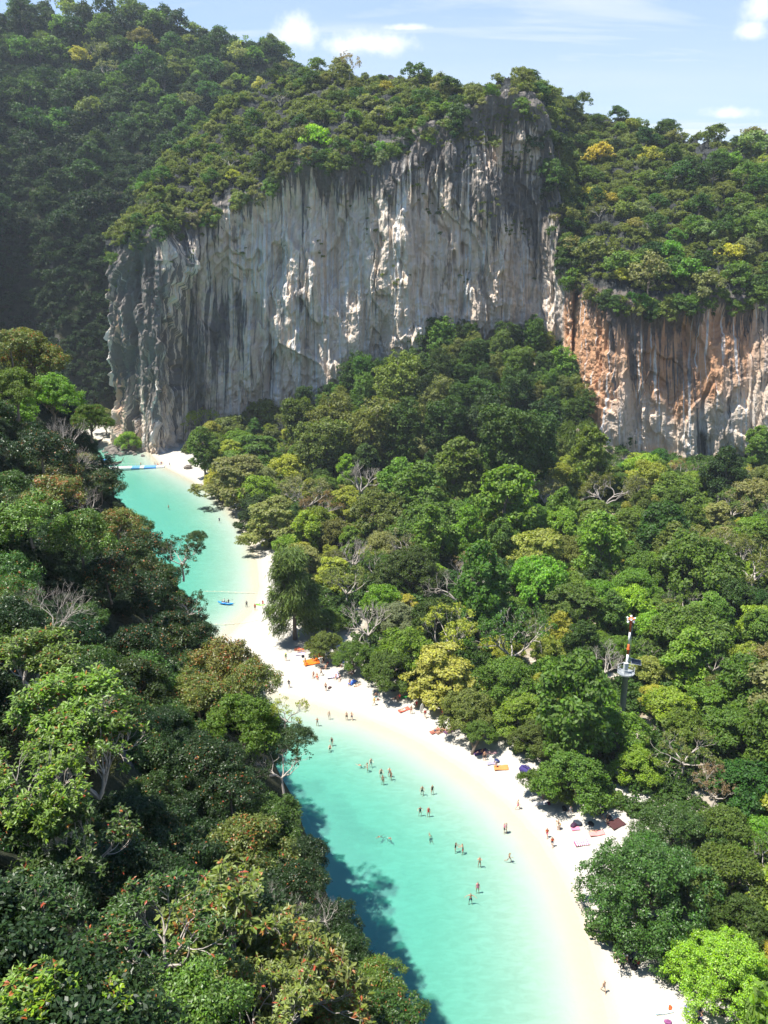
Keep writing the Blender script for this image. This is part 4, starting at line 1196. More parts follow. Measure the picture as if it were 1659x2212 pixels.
for P, r in big:
    px, py, dep = proj(*P)
    if px > 1260:
        tint = rng.choice(HILLPAL, p=[.14, .22, .26, .14, .08, .11, .05]); R = r * 1.55 * (1.15 if px > 1450 else 1.0)
    else:
        tint = rng.choice(HILLPAL, p=[.18, .20, .20, .20, .14, .05, .03]); R = r * 1.30
    kind = 'hill' if rng.random() < 0.93 else 'hillopen'
    plant(kind, P[0], P[1], P[2] - 0.6, R, rng, tint, 'cliff_top_tree', 'tree', None, 'trees on top of the cliff', zs=0.85)
for px in np.concatenate([np.arange(246, 1165, 7.0), np.arange(1186, 1256, 3.2), np.arange(1258, 1660, 7.0)]):
    if rng.random() < (0.75 if px < 1000 else 0.5 if px < 1200 else 0.9):
        i = int(np.argmin(np.abs(MPX - px)))
        j = NF - 1 - rng.integers(0, 14)
        P = MV[i, j]
        if 1000 < px < 1200: P = MV[i, NF - 1 - rng.integers(0, 40)]
        plant('hill', P[0], P[1] + (0.6 if not 1165 < px < 1256 else -0.5), P[2] - 2.2, 2.2 + 2.0 * rng.random() + (1.2 if 1165 < px < 1256 else 0), rng, rng.choice(HILLPAL, p=[.16, .22, .22, .20, .12, .05, .03]), 'cliff_edge_bush', 'bush', None, 'bushes hanging over the cliff edge', zs=0.9, lean=(0.35 + 0.2 * rng.random(), 0.1 * rng.normal()))
# a few individual ones of the lip and the skyline
for px, py, Yo, R, kind, tint, lab in [
    (682, 318, 4, 5.5, 'hill', 'lime green', 'yellow-green tree at the lip of the pale cliff, brightest on the crest'),
    (755, 152, 48, 5.0, 'hillopen', 'brownish', 'bare pale tree standing alone on the skyline of the ridge'),
    (1400, 610, 1, 6.5, 'hill', 'grey-green', 'pale grey-green tree hanging over the streaked right cliff'),
    (1290, 560, 12, 6.5, 'hill', 'olive green', None), (1520, 640, 0, 6.0, 'hill', 'grey-green', None), (1455, 600, 6, 6.0, 'hill', 'deep green', None), (1340, 585, 6, 6, 'hill', 'mid green', None),
    (270, 505, 3, 4.0, 'hill', 'olive green', 'olive shrub-like tree on the left shoulder of the cliff'), (1590, 610, 4, 6.5, 'hill', 'mid green', None), (1640, 640, 2, 6, 'hill', 'deep green', None),
    (860, 500 - 230, 8, 4.5, 'hill', 'mid green', None), (790, 230, 22, 4.5, 'hill', 'grey-green', None), (1210, 330, 6, 5, 'hill', 'dark green', None), (1240, 470, 14, 5.5, 'hill', 'deep green', None), (1225, 420, 10, 5, 'hill', 'olive green', None)]:
    Y = mcol(px, 1) + Yo
    z = z_of(py, Y)
    plant(kind, x_of(px, Y, z), Y, z - 3.0 * R / 4.6, R, rng, tint, 'cliff_top_tree', 'tree', lab, 'trees on top of the cliff', jit=0.08)

rng = np.random.default_rng(29)
hk = (HT[:-1] + HT[1:]) / 2
hm = np.broadcast_to((hk > 2.6) & (hk < 8.4), (len(HPX) - 1, len(hk))).astype(float) * (1.0 - 0.75 * (hk < 4.0))
hpx, hpy, _ = proj(*(np.moveaxis((HV[:-1, :-1] + HV[1:, 1:]) / 2, -1, 0)))
hm = hm * ((hpx > -60) & (hpx < 690))
pts = on_sheet(HV, HN, hm, 1500, rng, 4.6)
for P, i, r in pts[:300]:
    lo = HT[min(int(i) % (len(HT) - 1), len(HT) - 2)] < 5.2  # low trees turn darker, painting the gorge's shade into their leaves
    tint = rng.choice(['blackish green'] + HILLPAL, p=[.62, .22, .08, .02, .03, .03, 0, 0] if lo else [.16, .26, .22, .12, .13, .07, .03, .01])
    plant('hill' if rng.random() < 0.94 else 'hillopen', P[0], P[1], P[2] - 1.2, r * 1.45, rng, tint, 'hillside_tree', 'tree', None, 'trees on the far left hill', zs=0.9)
print('hills', len(big), len(small), len(pts), round(time.time() - T0, 1))

# ------------------------------------------------------------------ undergrowth nobody could count: points that carry scrub (one object each)
def scrub_object(name, P, sc, protos, tint, seed, zsq=1.0):
    rng = np.random.default_rng(seed)
    me = mesh_np(name, P)
    a = me.attributes.new('size', 'FLOAT', 'POINT'); a.data.foreach_set('value', np.asarray(sc, np.float32))
    o = link(name, me, color=(*TINT[tint], 0.0))
    ng = bpy.data.node_groups.new(name, 'GeometryNodeTree')
    ng.interface.new_socket('Geometry', in_out='INPUT', socket_type='NodeSocketGeometry')
    ng.interface.new_socket('Geometry', in_out='OUTPUT', socket_type='NodeSocketGeometry')
    N, L = ng.nodes, ng.links
    gi, go = N.new('NodeGroupInput'), N.new('NodeGroupOutput')
    j = N.new('GeometryNodeJoinGeometry')
    for k, src in enumerate(protos):
        ob = N.new('GeometryNodeObjectInfo'); ob.inputs['Object'].default_value = src; ob.transform_space = 'ORIGINAL'
        ob.inputs['As Instance'].default_value = True
        ip = N.new('GeometryNodeInstanceOnPoints')
        rv = N.new('FunctionNodeRandomValue'); rv.data_type = 'FLOAT_VECTOR'
        rv.inputs[0].default_value = (-0.25, -0.25, 0); rv.inputs[1].default_value = (0.25, 0.25, 6.283)
        at = N.new('GeometryNodeInputNamedAttribute'); at.data_type = 'FLOAT'; at.inputs['Name'].default_value = 'size'
        ix = N.new('GeometryNodeInputIndex')
        md = N.new('ShaderNodeMath'); md.operation = 'MODULO'; md.inputs[1].default_value = len(protos)
        cp = N.new('ShaderNodeMath'); cp.operation = 'COMPARE'; cp.inputs[1].default_value = k; cp.inputs[2].default_value = 0.1
        L.new(ix.outputs[0], md.inputs[0]); L.new(md.outputs[0], cp.inputs[0])
        L.new(gi.outputs[0], ip.inputs['Points']); L.new(cp.outputs[0], ip.inputs['Selection'])
        L.new(ob.outputs['Geometry'], ip.inputs['Instance']); L.new(rv.outputs[0], ip.inputs['Rotation']); L.new(at.outputs[0], ip.inputs['Scale'])
        L.new(ip.outputs[0], j.inputs[0])
    L.new(j.outputs[0], go.inputs[0])
    o.modifiers.new('scatter', 'NODES').node_group = ng
    tag(o, kind='stuff')
    return o

# three real scrub bushes that the scatter repeats
rng = np.random.default_rng(31)
SCR = []
for k, (px, py, tint) in enumerate([(1330, 1735, 'mid green'), (1300, 1722, 'olive green'), (1355, 1748, 'deep green')]):
    p = at_z(px, py, 1.6)
    o = link('scrub_bush', PROTO['scrub'][k]['crown'], None, (p[0], p[1], gz(p[0], p[1])), (0, 0, k), 0.8, TINT[tint])
    tag(o, ['low leafy bush at the inner end of the shaded sand', 'olive scrub bush left of two others beside the shaded sand', 'darkest of three low bushes behind the shaded sand'][k], 'bush', 'bushes behind the shaded sand')
    SCR.append(o)

def scatter_sheet(V, mask, n, rng):
    c = (V[:-1, :-1] + V[1:, 1:]) / 2
    a = np.linalg.norm(np.cross(V[1:, :-1] - V[:-1, :-1], V[:-1, 1:] - V[:-1, :-1]), axis=-1) * mask
    p = a.ravel() / a.sum()
    idx = rng.choice(len(p), size=n, p=p)
    return c.reshape(-1, 3)[idx] + rng.normal(size=(n, 3)) * [0.6, 0.6, 0.3]
P = scatter_sheet(MV, dens * (1 - 0.6 * (kc > 1.05)) * np.where((pxc > 640) & (pxc < 1200), 1.0, 1.0), 3800, rng)
scrub_object('cliff_top_undergrowth', P, 0.55 + 0.75 * rng.random(len(P)), SCR, 'olive green', 1)
lip = ((kc < 0.04) & (MK[:-1, :-1] == 0)) * np.clip(fbm(pxc * 0.02, pyc * 0.02, seed=93, oct=3) - 0.12, 0, 1) * 0.5 * (1 + 5 * np.exp(-((pxc - 1110) / 120) ** 2) * (pyc < 520))
P = scatter_sheet(MV, lip * (pyc < 640), 420, rng)
scrub_object('cliff_ledge_undergrowth', P, 0.18 + 0.35 * rng.random(len(P)), SCR, 'olive green', 2)
P = scatter_sheet(HV, ((hk > 0.25) & (hk < 8.6))[None] * ((hpx > -100) & (hpx < 700)), 5200, rng)
scrub_object('hill_undergrowth', P, 0.9 + 1.1 * rng.random(len(P)), SCR, 'blackish green', 3)  # dark tint puts the hill's shade into the scrub
# valley floor
q = rng.random((9000, 2)) * [300, 300] + [-90, 40]
z, sd = ground_z(q)
px, py, _ = proj(q[:, 0], q[:, 1], z)
ft = np.interp(px, MASS[:, 0], MASS[:, 1])
keep = inside(q, WOOD) & (poly_dist(q, WOOD_EDGE) > 3) & (q[:, 1] < ft - 1) & (px < 1800) & (px > 380) 
for c in KEEP_CLEAR:
    keep &= np.hypot(q[:, 0] - c[0], q[:, 1] - c[1]) > c[2]
P = np.c_[q, z][keep]
scrub_object('wood_undergrowth', P, 0.6 + 0.8 * rng.random(len(P)), SCR, 'deep green', 4)
print('scrub', round(time.time() - T0, 1))

# ------------------------------------------------------------------ near hillside shrubs
rng = np.random.default_rng(41)
NEARV = [  # px, py, range, crown radius in picture, kind, tint, red share, label
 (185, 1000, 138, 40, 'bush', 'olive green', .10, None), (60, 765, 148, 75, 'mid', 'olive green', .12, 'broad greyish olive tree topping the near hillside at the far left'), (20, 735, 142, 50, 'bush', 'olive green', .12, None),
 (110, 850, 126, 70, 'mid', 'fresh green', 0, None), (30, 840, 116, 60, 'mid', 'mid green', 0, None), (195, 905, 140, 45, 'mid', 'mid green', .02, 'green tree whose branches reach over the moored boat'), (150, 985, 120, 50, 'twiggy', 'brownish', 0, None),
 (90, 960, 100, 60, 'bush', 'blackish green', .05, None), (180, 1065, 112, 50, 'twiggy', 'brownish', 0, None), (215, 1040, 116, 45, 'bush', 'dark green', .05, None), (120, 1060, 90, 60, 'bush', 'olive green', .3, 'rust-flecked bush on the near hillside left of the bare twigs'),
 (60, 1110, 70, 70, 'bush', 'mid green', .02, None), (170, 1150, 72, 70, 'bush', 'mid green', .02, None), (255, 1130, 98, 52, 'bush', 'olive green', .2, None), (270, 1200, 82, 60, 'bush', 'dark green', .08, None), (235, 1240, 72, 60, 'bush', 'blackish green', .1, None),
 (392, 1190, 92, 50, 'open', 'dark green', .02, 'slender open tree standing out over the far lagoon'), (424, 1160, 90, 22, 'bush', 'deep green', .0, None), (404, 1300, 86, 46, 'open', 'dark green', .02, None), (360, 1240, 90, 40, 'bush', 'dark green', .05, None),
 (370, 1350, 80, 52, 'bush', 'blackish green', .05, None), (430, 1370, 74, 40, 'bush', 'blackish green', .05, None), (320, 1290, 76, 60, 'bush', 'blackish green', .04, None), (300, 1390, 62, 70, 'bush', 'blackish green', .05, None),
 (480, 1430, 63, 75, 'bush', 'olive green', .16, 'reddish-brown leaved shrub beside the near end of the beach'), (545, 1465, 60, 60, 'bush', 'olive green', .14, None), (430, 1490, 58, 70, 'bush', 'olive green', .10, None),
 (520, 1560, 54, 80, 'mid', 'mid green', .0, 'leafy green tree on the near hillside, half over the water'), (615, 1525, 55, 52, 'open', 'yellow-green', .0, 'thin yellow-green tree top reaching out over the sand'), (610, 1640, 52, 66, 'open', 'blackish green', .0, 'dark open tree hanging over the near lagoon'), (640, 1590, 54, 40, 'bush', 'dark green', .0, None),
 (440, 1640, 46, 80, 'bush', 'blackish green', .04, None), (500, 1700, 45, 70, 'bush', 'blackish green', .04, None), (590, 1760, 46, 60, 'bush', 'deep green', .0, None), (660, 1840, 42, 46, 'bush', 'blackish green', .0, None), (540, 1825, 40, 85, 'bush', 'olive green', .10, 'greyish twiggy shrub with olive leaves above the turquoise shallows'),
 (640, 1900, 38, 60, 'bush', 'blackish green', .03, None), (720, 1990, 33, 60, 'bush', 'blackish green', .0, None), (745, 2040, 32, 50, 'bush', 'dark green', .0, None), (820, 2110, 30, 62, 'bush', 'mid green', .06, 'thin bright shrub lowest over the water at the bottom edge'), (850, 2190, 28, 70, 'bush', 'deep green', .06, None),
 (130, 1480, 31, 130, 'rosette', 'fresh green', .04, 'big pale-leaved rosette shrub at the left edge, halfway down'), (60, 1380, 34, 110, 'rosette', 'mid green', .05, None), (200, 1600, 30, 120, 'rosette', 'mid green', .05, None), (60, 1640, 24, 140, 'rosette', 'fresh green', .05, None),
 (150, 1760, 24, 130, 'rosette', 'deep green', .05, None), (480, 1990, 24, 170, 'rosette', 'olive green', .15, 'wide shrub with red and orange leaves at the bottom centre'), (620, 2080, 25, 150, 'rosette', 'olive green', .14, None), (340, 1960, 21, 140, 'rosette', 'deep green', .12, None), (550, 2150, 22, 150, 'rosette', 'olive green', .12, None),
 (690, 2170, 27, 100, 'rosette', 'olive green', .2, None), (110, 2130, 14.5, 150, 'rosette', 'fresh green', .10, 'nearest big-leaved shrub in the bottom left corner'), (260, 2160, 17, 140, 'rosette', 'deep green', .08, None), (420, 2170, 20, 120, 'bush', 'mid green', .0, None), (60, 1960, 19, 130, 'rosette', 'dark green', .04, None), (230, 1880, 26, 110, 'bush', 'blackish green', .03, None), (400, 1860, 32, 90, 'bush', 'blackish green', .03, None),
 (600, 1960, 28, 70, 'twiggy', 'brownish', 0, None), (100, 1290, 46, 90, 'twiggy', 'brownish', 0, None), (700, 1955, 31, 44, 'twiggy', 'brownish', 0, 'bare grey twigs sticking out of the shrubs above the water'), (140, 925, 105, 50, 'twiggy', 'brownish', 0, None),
]
def leaf_parts(root, n=300):
    fo = next(ch for ch in root.children if ch.name.startswith('foliage'))
    me = fo.data
    V = np.empty(len(me.vertices) * 3, np.float32); me.vertices.foreach_get('co', V); V = V.reshape(-1, 5, 3).astype(float)
    bpy.context.view_layer.update()
    M = np.array(root.matrix_world)
    Cw = V[:, 4] @ M[:3, :3].T + M[:3, 3]
    px, py, dep = proj(Cw[:, 0], Cw[:, 1], Cw[:, 2])
    vis = (px > 5) & (px < 1655) & (py < 2208)
    o = np.argsort(np.linalg.norm(Cw - [0, 0, CAM_H], axis=1) + 1e3 * ~vis)[:n]
    rest = np.setdiff1d(np.arange(len(V)), o)
    R = V[rest].reshape(-1, 3); i = np.arange(len(rest))[:, None] * 5
    fo.data = mesh_np('foliage', R, np.concatenate([i + np.array([[0, 1, 2, 4]]), i + np.array([[0, 4, 2, 3]])]), mats=[LEAF_GLOSS])
    fo['kind'] = 'stuff'
    base = mesh_np('leaf', [(0, 0, 0), (.62, .5, .16), (1, 0, -.06), (.62, -.5, .16), (.55, 0, 0)], [[0, 1, 2, 4], [0, 4, 2, 3]], mats=[LEAF_GLOSS])
    from mathutils import Matrix
    col = np.array(fo.color)
    for k in o:
        c0, l_, t_, r_, m_ = V[k]
        X = (m_ - c0) / 0.55; Y = l_ - r_; Zv = np.cross(X, Y); Zv = Zv / np.linalg.norm(Zv) * np.linalg.norm(Y)
        lf = bpy.data.objects.new('leaf', base); COL.objects.link(lf); lf.parent = root
        lf.matrix_local = Matrix([[X[q], Y[q], Zv[q], c0[q]] for q in range(3)] + [[0, 0, 0, 1]])
        j = math.exp(rng.normal() * 0.25)
        lf.color = (0.32, 0.07, 0.03, 0) if rng.random() < 0.05 else (col[0] * j * (0.85 + 0.5 * rng.random()), col[1] * j, col[2] * j, 0)
pl = []
for (px, py, rg, rd, kind, tint, red, lab) in NEARV:
    p = at_range(px, py, rg)
    R = rd * proj(*p)[2] / FPX
    pr = PROTO[kind][0]
    zc = pr['zc'] * R / pr['R']
    tree = kind in ('mid', 'open')
    plant(kind, p[0], p[1], p[2] - zc, R, rng, tint, 'hillside_tree' if tree else ('bare_shrub' if kind == 'twiggy' else 'shrub'), 'tree' if tree else 'shrub', lab, 'plants of the near hillside', red=red, jit=0.12)
    if (px, py) in ((110, 2130), (260, 2160)): leaf_parts(VEG[-1]['o'])
    pl.append((p[0], p[1], R * 0.75))
SIL_Y = [600, 700, 760, 800, 900, 960, 1050, 1130, 1200, 1300, 1360, 1430, 1500, 1600, 1690, 1740, 1780, 1870, 1940, 2000, 2060, 2100, 2160, 2212, 2500]
SIL_X = [20, 40, 110, 140, 200, 205, 235, 300, 340, 400, 450, 560, 600, 600, 590, 550, 610, 680, 665, 735, 780, 845, 880, 890, 900]
def near_ok(P):
    rg = np.hypot(P[:, 0], P[:, 1])
    e = near_edge(P[:, 0], P[:, 1])
    z = near_z(P[:, 0], P[:, 1])
    px, py, dep = proj(P[:, 0], P[:, 1], z + 1.5)
    lim = np.interp(py, SIL_Y, SIL_X) - 1.1 * FPX / dep
    return (px < lim) & (e < 5.0) & (np.hypot(rg, z - CAM_H) > 15) & (P[:, 1] > 2) & (px > -160) & (py < 2500) & (dep > 5) & (P[:, 1] < 185)
def near_ok2(P):
    z = near_z(P[:, 0], P[:, 1]); e = near_edge(P[:, 0], P[:, 1])
    px, py, dep = proj(P[:, 0], P[:, 1], z + 1.0)
    return (e < 9) & (z > 0) & (px < np.interp(py, SIL_Y, SIL_X) - 0.6 * FPX / dep) & (np.hypot(np.hypot(P[:, 0], P[:, 1]), z - CAM_H) > 14) & (P[:, 1] < 180)
fl = darts(rng, 14000, (-150, 0), (20, 190), lambda p: float(np.interp(np.hypot(*p), [10, 30, 60, 120], [0.85, 1.1, 1.7, 2.6])) * (0.8 + 0.5 * rng.random()), near_ok, pl)
print('near fill', len(fl))
for x, y, r in fl:
    rg = math.hypot(x, y)
    z = float(near_z(x, y))
    kind = 'rosette' if rg < 30 and rng.random() < 0.55 else 'bush'
    if rng.random() < 0.04: kind = 'twiggy'
    tint = rng.choice(['blackish green', 'dark green', 'dark olive', 'deep green', 'olive green'], p=[.48, .26, .12, .11, .03])  # mostly very dark tints, putting the slope's deep shade into the leaves
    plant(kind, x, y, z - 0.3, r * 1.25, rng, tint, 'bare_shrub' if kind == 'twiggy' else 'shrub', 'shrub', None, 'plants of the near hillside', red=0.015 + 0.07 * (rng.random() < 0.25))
# low growth between the shrubs
src = next(o for o in bpy.data.objects if o.name.startswith('foliage') and o.data.name.startswith('foliage') and len(o.data.polygons) > 5000 and not o.data.name.endswith('x') and o.data == PROTO['bush'][0]['crown'])
q = rng.random((5200, 2)) * [150, 190] + [-135, 2]
ok_ = near_ok2(q)
P = np.c_[q, near_z(q[:, 0], q[:, 1])][ok_]
scrub_object('hillside_undergrowth', P, 0.28 + 0.30 * rng.random(len(P)), [src], 'blackish green', 5)  # tint darkened to stand for the shadow between shrubs
print('near', round(time.time() - T0, 1), 'veg', len(VEG))

# ------------------------------------------------------------------ plain materials of the made things
def mat_plain(name, col=None, rough=0.6, spec=0.3, var=0.25, metal=0.0, scale=3.0):
    """col None: the colour comes from the object"""
    m, nt = new_mat(name)
    tc = nt.n('ShaderNodeTexCoord').outputs['Object']
    c = nt.n('ShaderNodeObjectInfo').outputs['Color'] if col is None else nt.n('ShaderNodeRGB').outputs[0]
    if col is not None: c.default_value = (*col, 1)
    f = nt.math('ADD', 1 - var / 2, nt.math('MULTIPLY', nt.noise(tc, scale, 4, 0.65), var))
    c = nt.n('ShaderNodeHueSaturation', {'Value': f, 'Color': c}).outputs[0]
    b = nt.n('ShaderNodeBsdfPrincipled', {'Base Color': c, 'Roughness': rough, 'Specular IOR Level': spec, 'Metallic': metal})
    nt.n('ShaderNodeOutputMaterial', {0: b.outputs[0]})
    return m
SKIN = mat_plain('skin', None, 0.5, 0.3, 0.15)
CLOTH = mat_plain('cloth', None, 0.85, 0.1, 0.35)
HAIR = mat_plain('hair', None, 0.6, 0.25, 0.3)
EYE = mat_plain('eye', (0.02, 0.015, 0.01), 0.3)
WHITE = mat_plain('white_paint', (0.78, 0.78, 0.76), 0.5, 0.3, 0.15)
GREY = mat_plain('grey_concrete', (0.25, 0.27, 0.28), 0.8, 0.2, 0.35)
STEEL = mat_plain('galvanised_steel', (0.48, 0.50, 0.51), 0.45, 0.5, 0.2)
ORANGE = mat_plain('orange_paint', (0.62, 0.13, 0.035), 0.5, 0.3, 0.2)
PANEL = mat_plain('solar_cell', (0.015, 0.02, 0.035), 0.2, 0.5, 0.2)
FLOAT_WHITE = mat_plain('float_plastic', (0.66, 0.66, 0.62), 0.5, 0.3, 0.3)
FLOAT_BLUE = mat_plain('blue_float_plastic', (0.10, 0.30, 0.62), 0.5, 0.3, 0.3)
WOODM = mat_plain('weathered_wood', (0.20, 0.14, 0.09), 0.8, 0.2, 0.5)
DARKHULL = mat_plain('dark_hull_paint', (0.055, 0.055, 0.06), 0.5, 0.3, 0.4)
TARP = mat_plain('blue_tarpaulin', (0.06, 0.24, 0.55), 0.6, 0.2, 0.35)
ROPE = mat_plain('rope', (0.62, 0.58, 0.44), 0.8, 0.1, 0.2)
ROCK = mat_plain('beach_rock', (0.16, 0.14, 0.12), 0.9, 0.1, 0.9, scale=1.2)

# ------------------------------------------------------------------ warning mast
def build_tower():
    b = TOWER.copy(); b[2] = gz(b[0], b[1]) - 0.3
    root = tag(link('warning_tower', None, None, tuple(b), (0, 0, 0.2)), 'grey and red-and-white striped warning mast with horns and railed platform', 'tower')
    zp = 10.1                        # platform height above foot
    g = Geo(); g.lathe([(0.0, -1), (0.52, -1), (0.50, 0.2), (0.47, zp - 0.4), (0.62, zp - 0.38), (0.62, zp - 0.30), (0.0, zp - 0.30)], 20); link('column', g.mesh('column', [GREY], True), root)
    g = Geo(); g.lathe([(0.0, zp - 0.30), (0.75, zp - 0.30), (1.34, zp + 0.02), (1.38, zp + 0.04), (1.38, zp + 0.20), (1.32, zp + 0.20), (1.32, zp + 0.12), (0, zp + 0.12)], 28)
    pl = link('platform', g.mesh('platform', [GREY]), root)
    g = Geo()
    th = np.linspace(0, 2 * math.pi, 29)
    for h in (0.55, 1.05):
        g.tube(np.c_[1.34 * np.cos(th), 1.34 * np.sin(th), np.full(29, zp + 0.12 + h)], 0.026, 6, caps=False)
    rail = link('railing', g.mesh('railing', [STEEL], True), root)
    for k in range(14):
        a = k / 14 * 2 * math.pi
        g = Geo(); g.tube([(1.34 * math.cos(a), 1.34 * math.sin(a), zp + 0.1), (1.34 * math.cos(a), 1.34 * math.sin(a), zp + 1.17)], 0.022, 5)
        link('rail_post', g.mesh('rail_post', [STEEL]), rail)
    g = Geo(); g.box((-0.28, -0.25, zp + 1.05), (0.62, 0.5, 1.85)); g.box((-0.28, -0.25, zp + 2.0), (0.70, 0.58, 0.06)); g.box((-0.28, -0.52, zp + 1.05), (0.5, 0.03, 1.6))
    link('cabinet', g.mesh('cabinet', [STEEL]), root)
    # mast in painted lengths
    z0, tops = zp + 0.1, [0.95, 3.2, 5.4, 7.6, 9.6]
    segs = [(0, .95, ORANGE), (.95, 3.35, WHITE), (3.35, 5.2, ORANGE), (5.2, 7.3, WHITE), (7.3, 9.5, ORANGE)]
    for (a, c, mt) in segs:
        r0 = 0.205 - 0.008 * a; r1 = 0.205 - 0.008 * c
        g = Geo(); g.lathe([(0.0, z0 + a), (r0, z0 + a), (r1, z0 + c), (0.0, z0 + c)], 14)
        link('mast_section', g.mesh('mast_section', [mt], True), root)
    g = Geo(); g.lathe([(0.15, z0 + 4.2), (0.27, z0 + 4.2), (0.27, z0 + 4.34), (0.15, z0 + 4.34)], 14); link('flange', g.mesh('flange', [ORANGE]), root)
    # ladder on the right
    lad = Geo()
    for s in (-0.13, 0.13):
        lad.tube([(0.36, s, z0 + 1.0), (0.30, s, z0 + 8.6)], 0.018, 4)
    for k in range(24):
        z = z0 + 1.1 + k * 0.31
        lad.tube([(0.355 - 0.0008 * k, -0.13, z), (0.355 - 0.0008 * k, 0.13, z)], 0.013, 4)
    link('ladder', lad.mesh('ladder', [STEEL]), root)
    # head with horns
    g = Geo(); g.box((0, 0, z0 + 9.62), (0.9, 0.9, 0.10)); g.tube([(0, 0, z0 + 8.8), (0, 0, z0 + 9.7)], 0.11, 8); g.box((0, 0, z0 + 9.1), (1.1, 0.08, 0.08)); g.box((0, 0, z0 + 9.1), (0.08, 1.1, 0.08))
    link('head_frame', g.mesh('head_frame', [ORANGE]), root)
    for k in range(8):
        a = k / 8 * 2 * math.pi + 0.3
        up = 9.72 if k % 2 else 9.22
        g = Geo(); g.lathe([(0.0, 0.0), (0.08, 0.0), (0.09, 0.12), (0.12, 0.22), (0.20, 0.34), (0.185, 0.35), (0.09, 0.24), (0.0, 0.22)], 12)
        h = link('horn', g.mesh('horn', [WHITE], True), root, (0.36 * math.cos(a), 0.36 * math.sin(a), z0 + up), (0, R_(78), a))
    # solar panel on an arm towards the lower right
    g = Geo(); g.tube([(0.1, 0, zp + 2.3), (1.1, -0.1, zp + 2.0)], 0.04, 6); g.tube([(0.1, 0, zp + 2.9), (0.95, -0.1, zp + 2.6)], 0.03, 6); link('panel_arm', g.mesh('panel_arm', [STEEL]), root)
    g = Geo(); g.box((0, 0, 0), (1.9, 0.9, 0.05)); g.box((0, 0, 0.03), (1.8, 0.8, 0.012), 1)
    link('solar_panel', g.mesh('solar_panel', [STEEL, PANEL]), root, (1.55, -0.1, zp + 1.95), (R_(50), R_(16), 0))
build_tower()

# flag pole among the trees: thin pole, flag in red, white and dark blue bands, hanging slack
def build_flag():
    p = at_z(1078, 1420, 2.2)
    b = (p[0], p[1], gz(p[0], p[1]))
    zt = z_of(1318, p[1]) - b[2]
    root = tag(link('flag_pole', None, None, b), 'thin pale flag pole with a slack red, white and blue flag', 'flag pole')
    g = Geo(); g.tube([(0, 0, -0.3), (0, 0, zt)], [0.06, 0.04], 8); link('pole', g.mesh('pole', [WHITE]), root)
    nu, nv = 15, 10
    u, v = np.meshgrid(np.linspace(0, 1, nu), np.linspace(0, 1, nv), indexing='ij')
    x = 0.05 + u * 0.62 + 0.05 * np.sin(v * 7); y = 0.13 * np.sin(u * 9 + v * 2) * u; z = zt - 0.5 - v * 1.3 - u * 1.35
    bands = [(0, 'r'), (1 / 6, 'w'), (2 / 6, 'b'), (4 / 6, 'w'), (5 / 6, 'r')]
    red, wh, bl = mat_plain('red_flag_cloth', (0.55, 0.03, 0.04), 0.8), mat_plain('white_flag_cloth', (0.75, 0.74, 0.72), 0.8), mat_plain('blue_flag_cloth', (0.03, 0.03, 0.12), 0.8)
    q = grid_quads(nu, nv)
    vc = ((q % nv).min(1) + 0.5) / (nv - 1)
    mi = np.select([vc < 1 / 6, vc < 2 / 6, vc < 4 / 6, vc < 5 / 6], [0, 1, 2, 1], 0)
    link('flag', mesh_np('flag', np.stack([x, y, z], -1), q, mats=[red, wh, bl], mat_idx=mi, smooth_=True), root)
build_flag()

# ------------------------------------------------------------------ floating jetty and boats
def Z(x0, y0, k):
    return lambda x, y: ((x0 + x * k) , (y0 + y * k))
Z1 = Z(205.2, 885.6, .2279); Z2 = Z(453.6, 1263.6, .2279); Z3 = Z(615.6, 1350, .2279); Z4 = Z(777.6, 1458, .2279)
Z5 = Z(1047.6, 1620, .1953); Z6 = Z(756, 1728, .2279); Z7 = Z(1263.6, 1998, .1627); Z8 = Z(1404, 2079, .1536)
JB = Z(205.2, 945, .10416)          # enlarged view of the jetty

